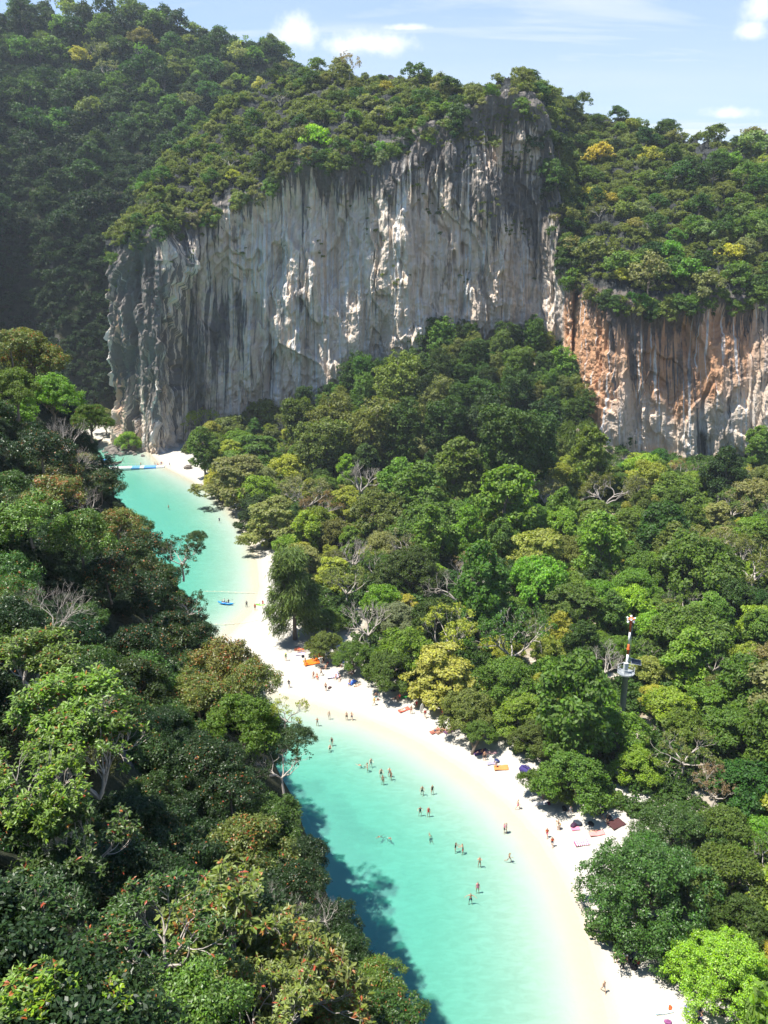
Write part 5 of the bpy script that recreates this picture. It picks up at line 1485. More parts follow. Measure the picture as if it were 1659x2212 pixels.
def build_jetty():
    A = at_z(*JB(120, 650), 0.0)[:2]; B = at_z(*JB(1475, 610), 0.0)[:2]
    d = (B - A); L = np.linalg.norm(d); d /= L; n = np.array([-d[1], d[0]])
    A = A - d * 6; L += 6
    root = tag(link('floating_jetty', None, None, (A[0], A[1], 0), (0, 0, math.atan2(d[1], d[0]))), 'white and blue floating jetty with thin posts reaching the far beach', 'jetty')
    s = 0.75; nx = int(L / s); nr = 4
    groups = {}
    for i in range(nx):
        f = (i + 0.5) / nx
        fx = 205 + 0 * f
        col = 1 if 0.60 < f < 0.68 or 0.745 < f < 0.885 else 0
        for j in range(nr):
            groups.setdefault(col, Geo())
            g = groups[col]
            c = (i * s + s / 2, (j - 1.5) * s, 0.22)
            h = np.array([s * .47, s * .47])
            zz = [-0.15, 0.34, 0.40]; ins = [0, 0, 0.06]
            v = np.array([[c[0] + sx * (h[0] - k), c[1] + sy * (h[1] - k), z] for z, k in zip(zz, ins) for sx, sy in ((-1, -1), (1, -1), (1, 1), (-1, 1))])
            q = [[a, (a + 1) % 4, (a + 1) % 4 + 4, a + 4] for a in range(4)] + [[a + 4, (a + 1) % 4 + 4, (a + 1) % 4 + 8, a + 8] for a in range(4)] + [[8, 9, 10, 11]]
            g.add(v, q)
    for col, g in groups.items():
        tag(link('float_deck', g.mesh('float_deck', [FLOAT_BLUE if col else FLOAT_WHITE]), root), 'blue stretch of floats' if col else None, kind='stuff')
    for k, f in enumerate(np.linspace(0.10, 0.97, 11)):
        g = Geo(); tall = 2.2 if k in (2, 10) else 1.35
        g.tube([(f * L, 1.5, 0.3), (f * L, 1.5, 0.4 + tall)], 0.05, 6)
        link('post', g.mesh('post', [ROPE if k in (2, 10) else STEEL]), root)
    g = Geo(); xs = np.linspace(0.10, 0.97, 61) * L
    g.tube(np.c_[xs, np.full(61, 1.5), 1.45 - 0.12 * np.abs(np.sin(np.linspace(0, 10 * math.pi, 61)))], 0.022, 4); link('hand_rope', g.mesh('hand_rope', [ROPE]), root)
    return A, d, L
JA, JD, JL = build_jetty()

def hull(L, B, H, n=26):
    """long slim hull with a rising bow; returns outer shell grid and sheer line"""
    t = np.linspace(0, 1, n)
    half = B / 2 * np.minimum(1, (1 - t) * 2.6 + 0.02) ** 0.75 * (0.72 + 0.28 * np.minimum(1, t * 4))
    sheer = H * (0.62 + 0.10 * (1 - t) ** 2 + 0.95 * np.clip((t - 0.55) / 0.45, 0, 1) ** 2)
    keel = -0.30 + 1.15 * np.clip((t - 0.72) / 0.28, 0, 1) ** 2
    x = L * (t - 0.5)
    sec = np.array([(-1, 1), (-0.97, .62), (-.78, .22), (-.40, .04), (0, 0), (.40, .04), (.78, .22), (.97, .62), (1, 1)])
    V = np.stack([np.repeat(x[:, None], 9, 1) + 0.10 * L * np.clip((t - .8) / .2, 0, 1)[:, None] ** 2 * sec[None, :, 1] * 0.6, half[:, None] * sec[None, :, 0], keel[:, None] + (sheer - keel)[:, None] * sec[None, :, 1]], -1)
    return V, x, half, sheer

def build_boat(loc, rz, label, cover, L=11.5):
    root = tag(link('longtail_boat', None, None, loc, (0, 0, rz)), label, 'boat', 'boats moored by the far beach')
    V, x, half, sh = hull(L, 2.1, 1.05)
    g = Geo(); q = grid_quads(V.shape[0], 9)
    g.add(V.reshape(-1, 3), q, None, 0)
    Vi = V * [0.985, 0.92, 1]; Vi[..., 2] = np.maximum(Vi[..., 2] + 0.05, 0.12); Vi[:, [0, 8], 2] = V[:, [0, 8], 2]
    g.add(Vi.reshape(-1, 3), q[:, ::-1], None, 1)
    link('hull', g.mesh('hull', [DARKHULL, WOODM], True), root)
    for s in (0, 8):
        g = Geo(); g.tube(V[:, s] + [0, 0, 0.03], 0.055, 6); link('gunwale', g.mesh('gunwale', [WOODM]), root)
    e = V[-1].mean(0)
    g = Geo(); g.tube([e + [-0.4, 0, -0.5], e + [0.25, 0, 0.5], e + [0.75, 0, 1.55], e + [0.95, 0, 2.1]], [0.10, 0.13, 0.11, 0.07], 8); link('stem_post', g.mesh('stem_post', [WOODM], True), root)
    g = Geo(); g.tube([e + [0.5, 0.02, 1.05], e + [0.85, 0.15, 0.35], e + [1.0, 0.1, -0.1]], [0.05, 0.09, 0.05], 6); link('bow_sash', g.mesh('bow_sash', [mat_plain('faded_sash_cloth', (0.30, 0.22, 0.18), 0.8)]), root)
    for f in (0.34, 0.5, 0.62, 0.74):
        i = int(f * len(x)); g = Geo(); g.box((x[i], 0, sh[i] * 0.72), (0.28, half[i] * 1.86, 0.05)); link('thwart', g.mesh('thwart', [WOODM]), root)
    if cover:
        nu, nv = 9, 9
        u, v = np.meshgrid(np.linspace(-0.30 * L, 0.06 * L, nu), np.linspace(-1, 1, nv), indexing='ij')
        c = link('canopy', mesh_np('canopy', np.concatenate([np.stack([u, v * 1.05, 2.25 - 0.28 * v ** 2 + 0.03 * np.sin(u * 4)], -1).reshape(-1, 3)]), grid_quads(nu, nv), mats=[TARP], smooth_=True), root)
        md = c.modifiers.new('thick', 'SOLIDIFY'); md.thickness = 0.03
        for px_ in (-0.29, -0.12, 0.05):
            for s in (-1, 1):
                g = Geo(); g.tube([(px_ * L, s * 0.9, 0.6), (px_ * L, s * 0.98, 2.02)], 0.03, 5); link('canopy_post', g.mesh('canopy_post', [WOODM]), root)
    g = Geo(); g.box((-0.47 * L, 0, 1.05), (0.7, 0.45, 0.45)); g.tube([(-0.45 * L, 0, 1.1), (-0.47 * L - 3.2, 0.2, -0.1)], 0.035, 6); g.tube([(-0.45 * L, 0, 1.1), (-0.36 * L, 0.1, 1.45)], 0.03, 6)
    link('engine', g.mesh('engine', [STEEL]), root)
p = at_z(*JB(230, 585), 0.2)
build_boat((p[0] - 0.5, p[1] + 1.5, 0.02), -0.02, 'dark longtail boat with blue canopy and tall stem, moored behind the jetty', True)
p = at_z(196, 957, 0.2)
build_boat((p[0], p[1], 0.02), 0.35, 'smaller longtail boat half hidden under the trees by the dark boulders', True, 9.0)

def kayak(px, py, rz, L, col, label):
    p = at_z(px, py, 0.1)
    root = tag(link('kayak', None, None, (p[0], p[1], 0.02), (0, 0, rz)), label, 'kayak', 'kayaks')
    n = 19; t = np.linspace(-1, 1, n)
    w = 0.40 * (1 - np.abs(t) ** 2.4) + 0.01; top = 0.22 + 0.16 * np.abs(t) ** 3; bot = -0.12 + 0.2 * np.abs(t) ** 4
    sec = np.array([(0, 1), (.6, .95), (1, .6), (.7, .1), (0, 0), (-.7, .1), (-1, .6), (-.6, .95)])
    V = np.stack([np.repeat((t * L / 2)[:, None], 8, 1), w[:, None] * sec[None, :, 0], bot[:, None] + (top - bot)[:, None] * sec[None, :, 1]], -1)
    g = Geo(); i = np.arange(n * 8).reshape(n, 8); j = np.roll(i, -1, 1)
    g.add(V.reshape(-1, 3), np.stack([i[:-1], j[:-1], j[1:], i[1:]], -1).reshape(-1, 4))
    link('hull', g.mesh('hull', [CLOTH], True), root, color=col)
    for sx in (-0.55, 0.6):
        g = Geo(); th = np.linspace(0, 2 * math.pi, 17); g.tube(np.c_[sx + 0.42 * np.cos(th), 0.24 * np.sin(th), np.full(17, 0.245)], 0.035, 5, caps=False); link('cockpit_rim', g.mesh('cockpit_rim', [WHITE]), root)
        g = Geo(); g.box((sx - 0.36, 0, 0.36), (0.06, 0.36, 0.26)); link('seat_back', g.mesh('seat_back', [DARKHULL]), root)
    return p
kayak(*Z2(148, 172), -0.30, 4.0, (0.03, 0.26, 0.72), 'bright blue two-seat kayak with two paddlers on the shallows')
kayak(*Z2(508, 192), -0.15, 3.6, (0.18, 0.50, 0.05), 'lime green kayak beached under the drooping casuarina')

# swimming-zone ropes with small floats
def swim_rope(pts, label):
    P = np.array([at_z(*q, 0.03) for q in pts])
    t = np.linspace(0, len(P) - 1, 60)
    P = np.array([np.interp(t, np.arange(len(P)), P[:, k]) for k in range(3)]).T
    z = np.maximum(ground_z(P[:, :2])[0], 0) + 0.04
    P[:, 2] = z
    root = tag(link('swim_rope', None, None, tuple(P[0])), label, 'rope', 'swimming area ropes')
    g = Geo(); g.tube(P - P[0], 0.045, 5); link('line', g.mesh('line', [ROPE], True), root)
    for k in range(3, 60, 6):
        if z[k] > 0.05: continue
        g = Geo(); g.add(ICO1[0] * [0.16, 0.16, 0.13], None, ICO1[1]); link('float', g.mesh('float', [ROPE], True), root, tuple(P[k] - P[0]))
swim_rope([Z2(-60, 60), Z2(110, 62), Z2(270, 72), Z2(405, 76), Z2(470, 85)], 'thin floating rope across the far lagoon above the blue kayak')
swim_rope([Z2(-60, 372), Z2(140, 374), Z2(330, 362), Z2(430, 348), Z2(560, 335)], 'second floating rope running up onto the white sand point')

# ------------------------------------------------------------------ boulders
def boulder(px, py, size, label, group, seed, sink=0.25, flat=0.65):
    p = at_z(px, py, 0.2)
    z = max(-0.5, gz(p[0], p[1]))
    v, f = ICO3
    n = fbm(v[:, 0] * 1.3 + seed, v[:, 1] * 1.3, v[:, 2] * 1.3, seed=seed, oct=4)
    r = 1 + 0.42 * n + 0.12 * np.abs(fbm(v[:, 0] * 4, v[:, 1] * 4, v[:, 2] * 4, seed=seed + 5, oct=2))
    s = np.array([1.15, 0.85, flat]) * size
    o = link('boulder', mesh_np('boulder', v * r[:, None] * s, None, f, [ROCK]), None, (p[0], p[1], z + size * flat * (1 - sink) * 0.6), (0.1, 0.15, seed * 1.3))
    tag(o, label, 'boulder', group)
for k, (x, y, s, lab) in enumerate([
    (330, 245, 2.2, 'large slanting dark boulder, leftmost at the cliff foot'), (395, 310, 2.5, 'big brown boulder below the slanting one, in the shallows'), (545, 340, 1.3, 'low dark boulder under the right side of the bright bush'),
    (660, 290, 1.0, 'pale-topped boulder half hidden under the bright bush'), (715, 320, 1.6, 'wedge-shaped boulder right of the pale-topped one'), (825, 345, 0.8, 'small boulder where the rocks end at the cliff corner'),
    (182, 280, 0.9, 'small rock alone in the water left of the big boulders'), (250, 350, 1.1, 'flat rock awash in front of the big brown boulder'), (385, 378, 0.7, 'low rock awash nearest the boat'),
    (480, 320, 1.3, 'squat boulder between the brown one and the bush'), (600, 240, 1.8, 'dark shaded boulder behind the bright bush'), (990, 375, 0.8, 'rock lying at the foot of the cliff corner on the wet sand')]):
    boulder(*JB(x, y), s, lab, 'boulders at the cliff foot', 3 + k)
boulder(*Z1(884, 562), 1.5, 'grey boulder alone on the far white beach', 'boulders on the far beach', 31)
boulder(*Z1(915, 522), 1.1, 'smaller grey boulder behind the lone one on the far beach', 'boulders on the far beach', 33)

# ------------------------------------------------------------------ people
def Rx(a): c, s = math.cos(a), math.sin(a); return np.array([[1, 0, 0], [0, c, -s], [0, s, c]])
def Ry(a): c, s = math.cos(a), math.sin(a); return np.array([[c, 0, s], [0, 1, 0], [-s, 0, c]])
def skeleton(lean=0, head=0, legs=((0, 4, 0), (0, 4, 0)), arms=((5, 8, 8), (5, 8, 8)), tilt=0):
    """joints of a 1.7 m figure facing +y; flexion, spread, bend in degrees"""
    J, Eg = {}, []
    T = Rx(-R_(lean))
    J['pelvis'] = np.zeros(3)
    J['waist'] = T @ np.array([0, 0, .15]); J['chest'] = T @ np.array([0, 0, .36]); J['neck'] = T @ np.array([0, 0.01, .53])
    Hm = T @ Rx(-R_(head))
    J['jaw'] = J['neck'] + Hm @ np.array([0, .02, .08]); J['crown'] = J['neck'] + Hm @ np.array([0, .025, .19])
    Eg += [('pelvis', 'waist'), ('waist', 'chest'), ('chest', 'neck'), ('neck', 'jaw'), ('jaw', 'crown')]
    for s, nm, lg, ar in ((-1, 'L', legs[0], arms[0]), (1, 'R', legs[1], arms[1])):
        f, ab, k = map(R_, lg)
        J['hip' + nm] = np.array([s * .095, 0, -.05])
        M = Ry(-s * ab) @ Rx(f)
        J['knee' + nm] = J['hip' + nm] + M @ np.array([0, 0, -.42])
        M2 = M @ Rx(-k)
        J['ankle' + nm] = J['knee' + nm] + M2 @ np.array([0, 0, -.41])
        J['toe' + nm] = J['ankle' + nm] + M2 @ np.array([0.0, .17, -.035])
        Eg += [('pelvis', 'hip' + nm), ('hip' + nm, 'knee' + nm), ('knee' + nm, 'ankle' + nm), ('ankle' + nm, 'toe' + nm)]
        f, ab, k = map(R_, ar)
        J['shoulder' + nm] = J['chest'] + T @ np.array([s * .17, 0, .10])
        A = T @ Ry(-s * ab) @ Rx(f)
        J['elbow' + nm] = J['shoulder' + nm] + A @ np.array([0, 0, -.28])
        A2 = A @ Rx(k)
        J['wrist' + nm] = J['elbow' + nm] + A2 @ np.array([0, 0, -.25])
        J['palm' + nm] = J['wrist' + nm] + A2 @ np.array([0, 0, -.08])
        J['_A' + nm] = A2
        Eg += [('chest', 'shoulder' + nm), ('shoulder' + nm, 'elbow' + nm), ('elbow' + nm, 'wrist' + nm), ('wrist' + nm, 'palm' + nm)]
    if tilt:
        M = Rx(-R_(tilt))
        J = {k: (M @ v) for k, v in J.items()}
        Hm = M @ Hm
    return J, Eg, Hm
RAD = dict(pelvis=(.135, .10), waist=(.115, .085), chest=(.14, .10), neck=(.052, .052), jaw=(.066, .074), crown=(.078, .088), hip=(.085, .085), knee=(.056, .056), ankle=(.036, .036), toe=(.030, .026),
           shoulder=(.058, .058), elbow=(.040, .040), wrist=(.026, .026), palm=(.034, .018))
POSES = dict(
    stand=dict(legs=((2, 5, 2), (-2, 5, 2)), arms=((4, 10, 12), (6, 10, 14))),
    walk=dict(lean=4, legs=((24, 3, 8), (-20, 3, 18)), arms=((-22, 8, 18), (24, 8, 25))),
    run=dict(lean=12, legs=((42, 3, 40), (-26, 3, 50)), arms=((-35, 10, 70), (35, 10, 70))),
    hips=dict(legs=((3, 8, 2), (-3, 8, 2)), arms=((-8, 42, 95), (-8, 42, 95))),
    armsup=dict(legs=((2, 6, 2), (-2, 6, 2)), arms=((60, 60, 120), (60, 60, 120))),
    armsout=dict(legs=((2, 8, 2), (-2, 8, 2)), arms=((8, 72, 25), (8, 72, 25))),
    wade=dict(lean=6, legs=((12, 6, 10), (-10, 6, 8)), arms=((28, 22, 45), (20, 26, 40))),
    reach=dict(lean=8, legs=((3, 6, 2), (-3, 6, 2)), arms=((62, 6, 15), (55, 6, 20))),
    bend=dict(lean=68, head=-25, legs=((8, 6, 14), (4, 6, 14)), arms=((62, 6, 15), (70, 6, 20))),
    sit=dict(lean=-6, head=6, legs=((95, 10, 92), (88, 12, 84)), arms=((48, 12, 30), (45, 14, 30))),
    sitflat=dict(lean=-24, legs=((78, 8, 12), (84, 8, 30)), arms=((-38, 12, 6), (-42, 14, 6))),
    recline=dict(lean=-50, head=24, legs=((84, 7, 8), (92, 7, 48)), arms=((-20, 16, 62), (-20, 16, 62))),
    lie=dict(tilt=-90, legs=((2, 6, 3), (22, 6, 48)), arms=((4, 18, 10), (4, 22, 12))),
    liefront=dict(tilt=90, head=-30, legs=((0, 6, 5), (0, 8, 12)), arms=((120, 30, 70), (120, 30, 70))),
    swim=dict(tilt=58, head=-30, legs=((8, 10, 15), (-10, 10, 20)), arms=((150, 20, 20), (40, 40, 30))),
    paddle=dict(lean=-4, legs=((82, 8, 22), (82, 8, 22)), arms=((50, 18, 45), (42, 24, 60))),
)
def seg_near(V, J, Eg):
    best = np.full(len(V), 1e9); lab = np.zeros(len(V), int); tt = np.zeros(len(V))
    for k, (a, b) in enumerate(Eg):
        p, q = J[a], J[b]; e = q - p; L = (e ** 2).sum() + 1e-9
        t = np.clip(((V - p) @ e) / L, 0, 1)
        rr = RAD[b.rstrip('LR')][0] * t + RAD[a.rstrip('LR')][0] * (1 - t)
        d = np.linalg.norm(V - (p + t[:, None] * e), axis=1) / rr
        m = d < best
        best[m] = d[m]; lab[m] = k; tt[m] = t[m]
    return lab, tt
BODY = {}
def build_pose(name):
    J, Eg, Hm = skeleton(**POSES[name])
    names = [k for k in J if not k.startswith('_')]
    names.sort(key=lambda k: 0 if k == 'pelvis' else 1)
    me = bpy.data.meshes.new('body')
    me.from_pydata([tuple(J[k]) for k in names], [(names.index(a), names.index(b)) for a, b in Eg], [])
    o = bpy.data.objects.new('body', me); COL.objects.link(o)
    sk = o.modifiers.new('skin', 'SKIN'); sk.use_smooth_shade = True
    for i, k in enumerate(names):
        v = me.skin_vertices[0].data[i]
        v.radius = RAD[k.rstrip('LR') if k not in ('waist',) else k]
        v.use_root = (k == 'pelvis')
    ss = o.modifiers.new('sub', 'SUBSURF'); ss.levels = 1; ss.render_levels = 1
    dg = bpy.context.evaluated_depsgraph_get()
    ev = o.evaluated_get(dg); em = ev.to_mesh()
    V = np.empty(len(em.vertices) * 3); em.vertices.foreach_get('co', V); V = V.reshape(-1, 3)
    Nn = np.empty(len(em.vertices) * 3); em.vertices.foreach_get('normal', Nn); Nn = Nn.reshape(-1, 3)
    F = [tuple(p.vertices) for p in em.polygons]
    ev.to_mesh_clear(); bpy.data.objects.remove(o); bpy.data.meshes.remove(me)
    lab, t = seg_near(V, J, Eg)
    zmin = V[:, 2].min()
    V[:, 2] -= zmin
    for k in J:
        if not k.startswith('_'): J[k] = J[k] - [0, 0, zmin]
    q = np.array([f for f in F if len(f) == 4]); tr = np.array([f for f in F if len(f) == 3])
    # face and fingers belong to the same mesh
    g = Geo(); g.add(V, q, tr if len(tr) else None, 0)
    c = (J['jaw'] * .45 + J['crown'] * .55)
    for s in (-1, 1):
        g.add(c + Hm @ np.array([s * .033, .082, .012]) + ICO1[0] * .011, None, ICO1[1], 1)
        g.add(c + Hm @ np.array([s * .080, -.005, -.005]) + (ICO1[0] * [.012, .022, .034]) @ Hm.T, None, ICO1[1], 0)
    g.add(c + np.array([[0, .085, .015], [-.016, .080, -.03], [.016, .080, -.03], [0, .108, -.028]]) @ Hm.T, None, [[0, 1, 3], [0, 3, 2], [1, 2, 3]], 0)
    g.add(c + np.array([[-.025, .086, -.058], [.025, .086, -.058], [.025, .088, -.066], [-.025, .088, -.066]]) @ Hm.T, [[0, 1, 2, 3]], None, 1)
    for s, nm in ((-1, 'L'), (1, 'R')):
        A = J['_A' + nm]; p = J['palm' + nm]
        for k, (off, ln) in enumerate(((-.026, .068), (-.009, .078), (.009, .073), (.026, .058))):
            b0 = p + A @ np.array([.0, off, -.012]); 
            g.tube([b0, b0 + A @ np.array([-s * .006, off * .25, -ln * .5]), b0 + A @ np.array([-s * .022, off * .35, -ln])], [.0095, .009, .0065], 5, 0)
        b0 = p + A @ np.array([0, .024, .03])
        g.tube([b0, b0 + A @ np.array([-s * .012, .022, -.026]), b0 + A @ np.array([-s * .02, .026, -.056])], [.011, .010, .007], 5, 0)
    body = g.mesh('body', [SKIN, EYE], True)
    el = [a.rstrip('LR') + '-' + b.rstrip('LR') for a, b in Eg]
    L = np.array(el)[lab]
    def shell(nm, cond, d, mat):
        ok = [f for f in F if all(cond[i] for i in f)]
        if not ok: return None
        used = sorted({i for f in ok for i in f}); mp = {u: k for k, u in enumerate(used)}
        Vs = V[used] + Nn[used] * d
        qs = [[mp[i] for i in f] for f in ok if len(f) == 4]; ts = [[mp[i] for i in f] for f in ok if len(f) == 3]
        gg = Geo(); gg.add(Vs, qs, ts if ts else None); return gg.mesh(nm, [mat], True)
    hipseg = (L == 'pelvis-hip') | ((L == 'pelvis-waist') & (t < .7))
    thigh = L == 'hip-knee'
    tor = (L == 'pelvis-waist') | (L == 'waist-chest') | (L == 'chest-neck') & (t < .55) | (L == 'chest-shoulder')
    hl = ((V - c) @ Hm)
    isH = (L == 'neck-jaw') | (L == 'jaw-crown')
    hair = isH & ((hl[:, 1] < .012 + .5 * np.clip(hl[:, 2] - .015, 0, 1)) | (hl[:, 2] > .055)) & (hl[:, 2] > -.085)
    lay = dict(trunks=shell('swim_shorts', hipseg | (thigh & (t < .62)), .014, CLOTH), bikini=shell('bikini_bottom', hipseg | (thigh & (t < .16)), .008, CLOTH),
               top=shell('bikini_top', ((L == 'waist-chest') & (t > .55)) | ((L == 'chest-neck') & (t < .12)), .010, CLOTH),
               suit=shell('swimsuit', hipseg | (thigh & (t < .14)) | tor, .009, CLOTH), shirt=shell('shirt', tor | ((L == 'pelvis-waist')) | ((L == 'shoulder-elbow') & (t < .8)), .018, CLOTH),
               vest=shell('life_vest', ((L == 'pelvis-waist') & (t > .5)) | (L == 'waist-chest') | ((L == 'chest-neck') & (t < .5)) | ((L == 'chest-shoulder') & (t < .8)), .055, CLOTH),
               trousers=shell('trousers', hipseg | thigh | ((L == 'knee-ankle') & (t < .9)), .018, CLOTH), hair=shell('hair', hair, .020, HAIR))
    long = Geo(); b0 = c + Hm @ np.array([0, -.07, .02])
    long.tube([b0, b0 + Hm @ np.array([0, -.035, -.10]), b0 + Hm @ np.array([0, -.015, -.24])], [.055, .06, .03], 8)
    lay['longhair'] = long.mesh('long_hair', [HAIR], True)
    hat = Geo(); hat.lathe([(0.0, .115), (.07, .11), (.098, .06), (.105, .035), (.19, .02), (.19, .012), (.10, .022)], 14)
    hv = np.concatenate(hat.v); hat.v = [hv @ Hm.T + c]
    lay['hat'] = hat.mesh('sun_hat', [CLOTH], True)
    return dict(body=body, lay=lay, J=J)
for k in POSES:
    BODY[k] = build_pose(k)
print('bodies', round(time.time() - T0, 1))

SKINS = [(0.56, 0.33, 0.22), (0.50, 0.28, 0.18), (0.60, 0.38, 0.27), (0.44, 0.24, 0.15), (0.36, 0.20, 0.13)]
C = dict(o=(0.75, 0.10, 0.03), r=(0.55, 0.04, 0.04), k=(0.02, 0.02, 0.025), b=(0.05, 0.10, 0.35), t=(0.03, 0.32, 0.40), w=(0.75, 0.75, 0.74), y=(0.70, 0.48, 0.08), g=(0.30, 0.31, 0.33), p=(0.62, 0.16, 0.26), v=(0.14, 0.07, 0.24), n=(0.03, 0.04, 0.12), e=(0.10, 0.35, 0.10))
prng = np.random.default_rng(77)
def person(pt, pose, yaw, wear, label, group, z=None, h=1.0, water=False, skin=None, dz=0.0):
    p = at_z(pt[0], pt[1], 0.0 if water else 1.0)
    for _ in range(3):
        zz = gz(p[0], p[1]) if z is None else z
        p = at_z(pt[0], pt[1], max(zz, 0) if z is None else z)
    base = gz(p[0], p[1]) if z is None else z
    B = BODY[pose]
    if pose == 'swim': base = 0.16 - float(max(v[2] for k, v in B['J'].items() if not k.startswith('_')))
    s = h * (0.97 + 0.06 * prng.random())
    root = tag(link('person', None, None, (p[0], p[1], base + dz), (0, 0, R_(yaw)), s), label, 'person', group)
    sk = SKINS[prng.integers(5)] if skin is None else SKINS[skin]
    link('body', B['body'], root, color=sk)
    hc = [(0.02, 0.014, 0.01), (0.06, 0.035, 0.02), (0.25, 0.16, 0.07), (0.12, 0.07, 0.04)][prng.integers(4)]
    link('hair', B['lay']['hair'], root, color=hc)
    for wname, col in wear:
        m = B['lay'][wname]
        if m is not None:
            link(m.name.split('.')[0], m, root, color=hc if wname == 'longhair' else C[col])
    return root, p
TR = lambda c: [('trunks', c)]
BK = lambda c: [('bikini', c), ('top', c), ('longhair', 'k')]
GB, GW, GJ = 'people on the beach', 'bathers in the water', 'people on the floating jetty'
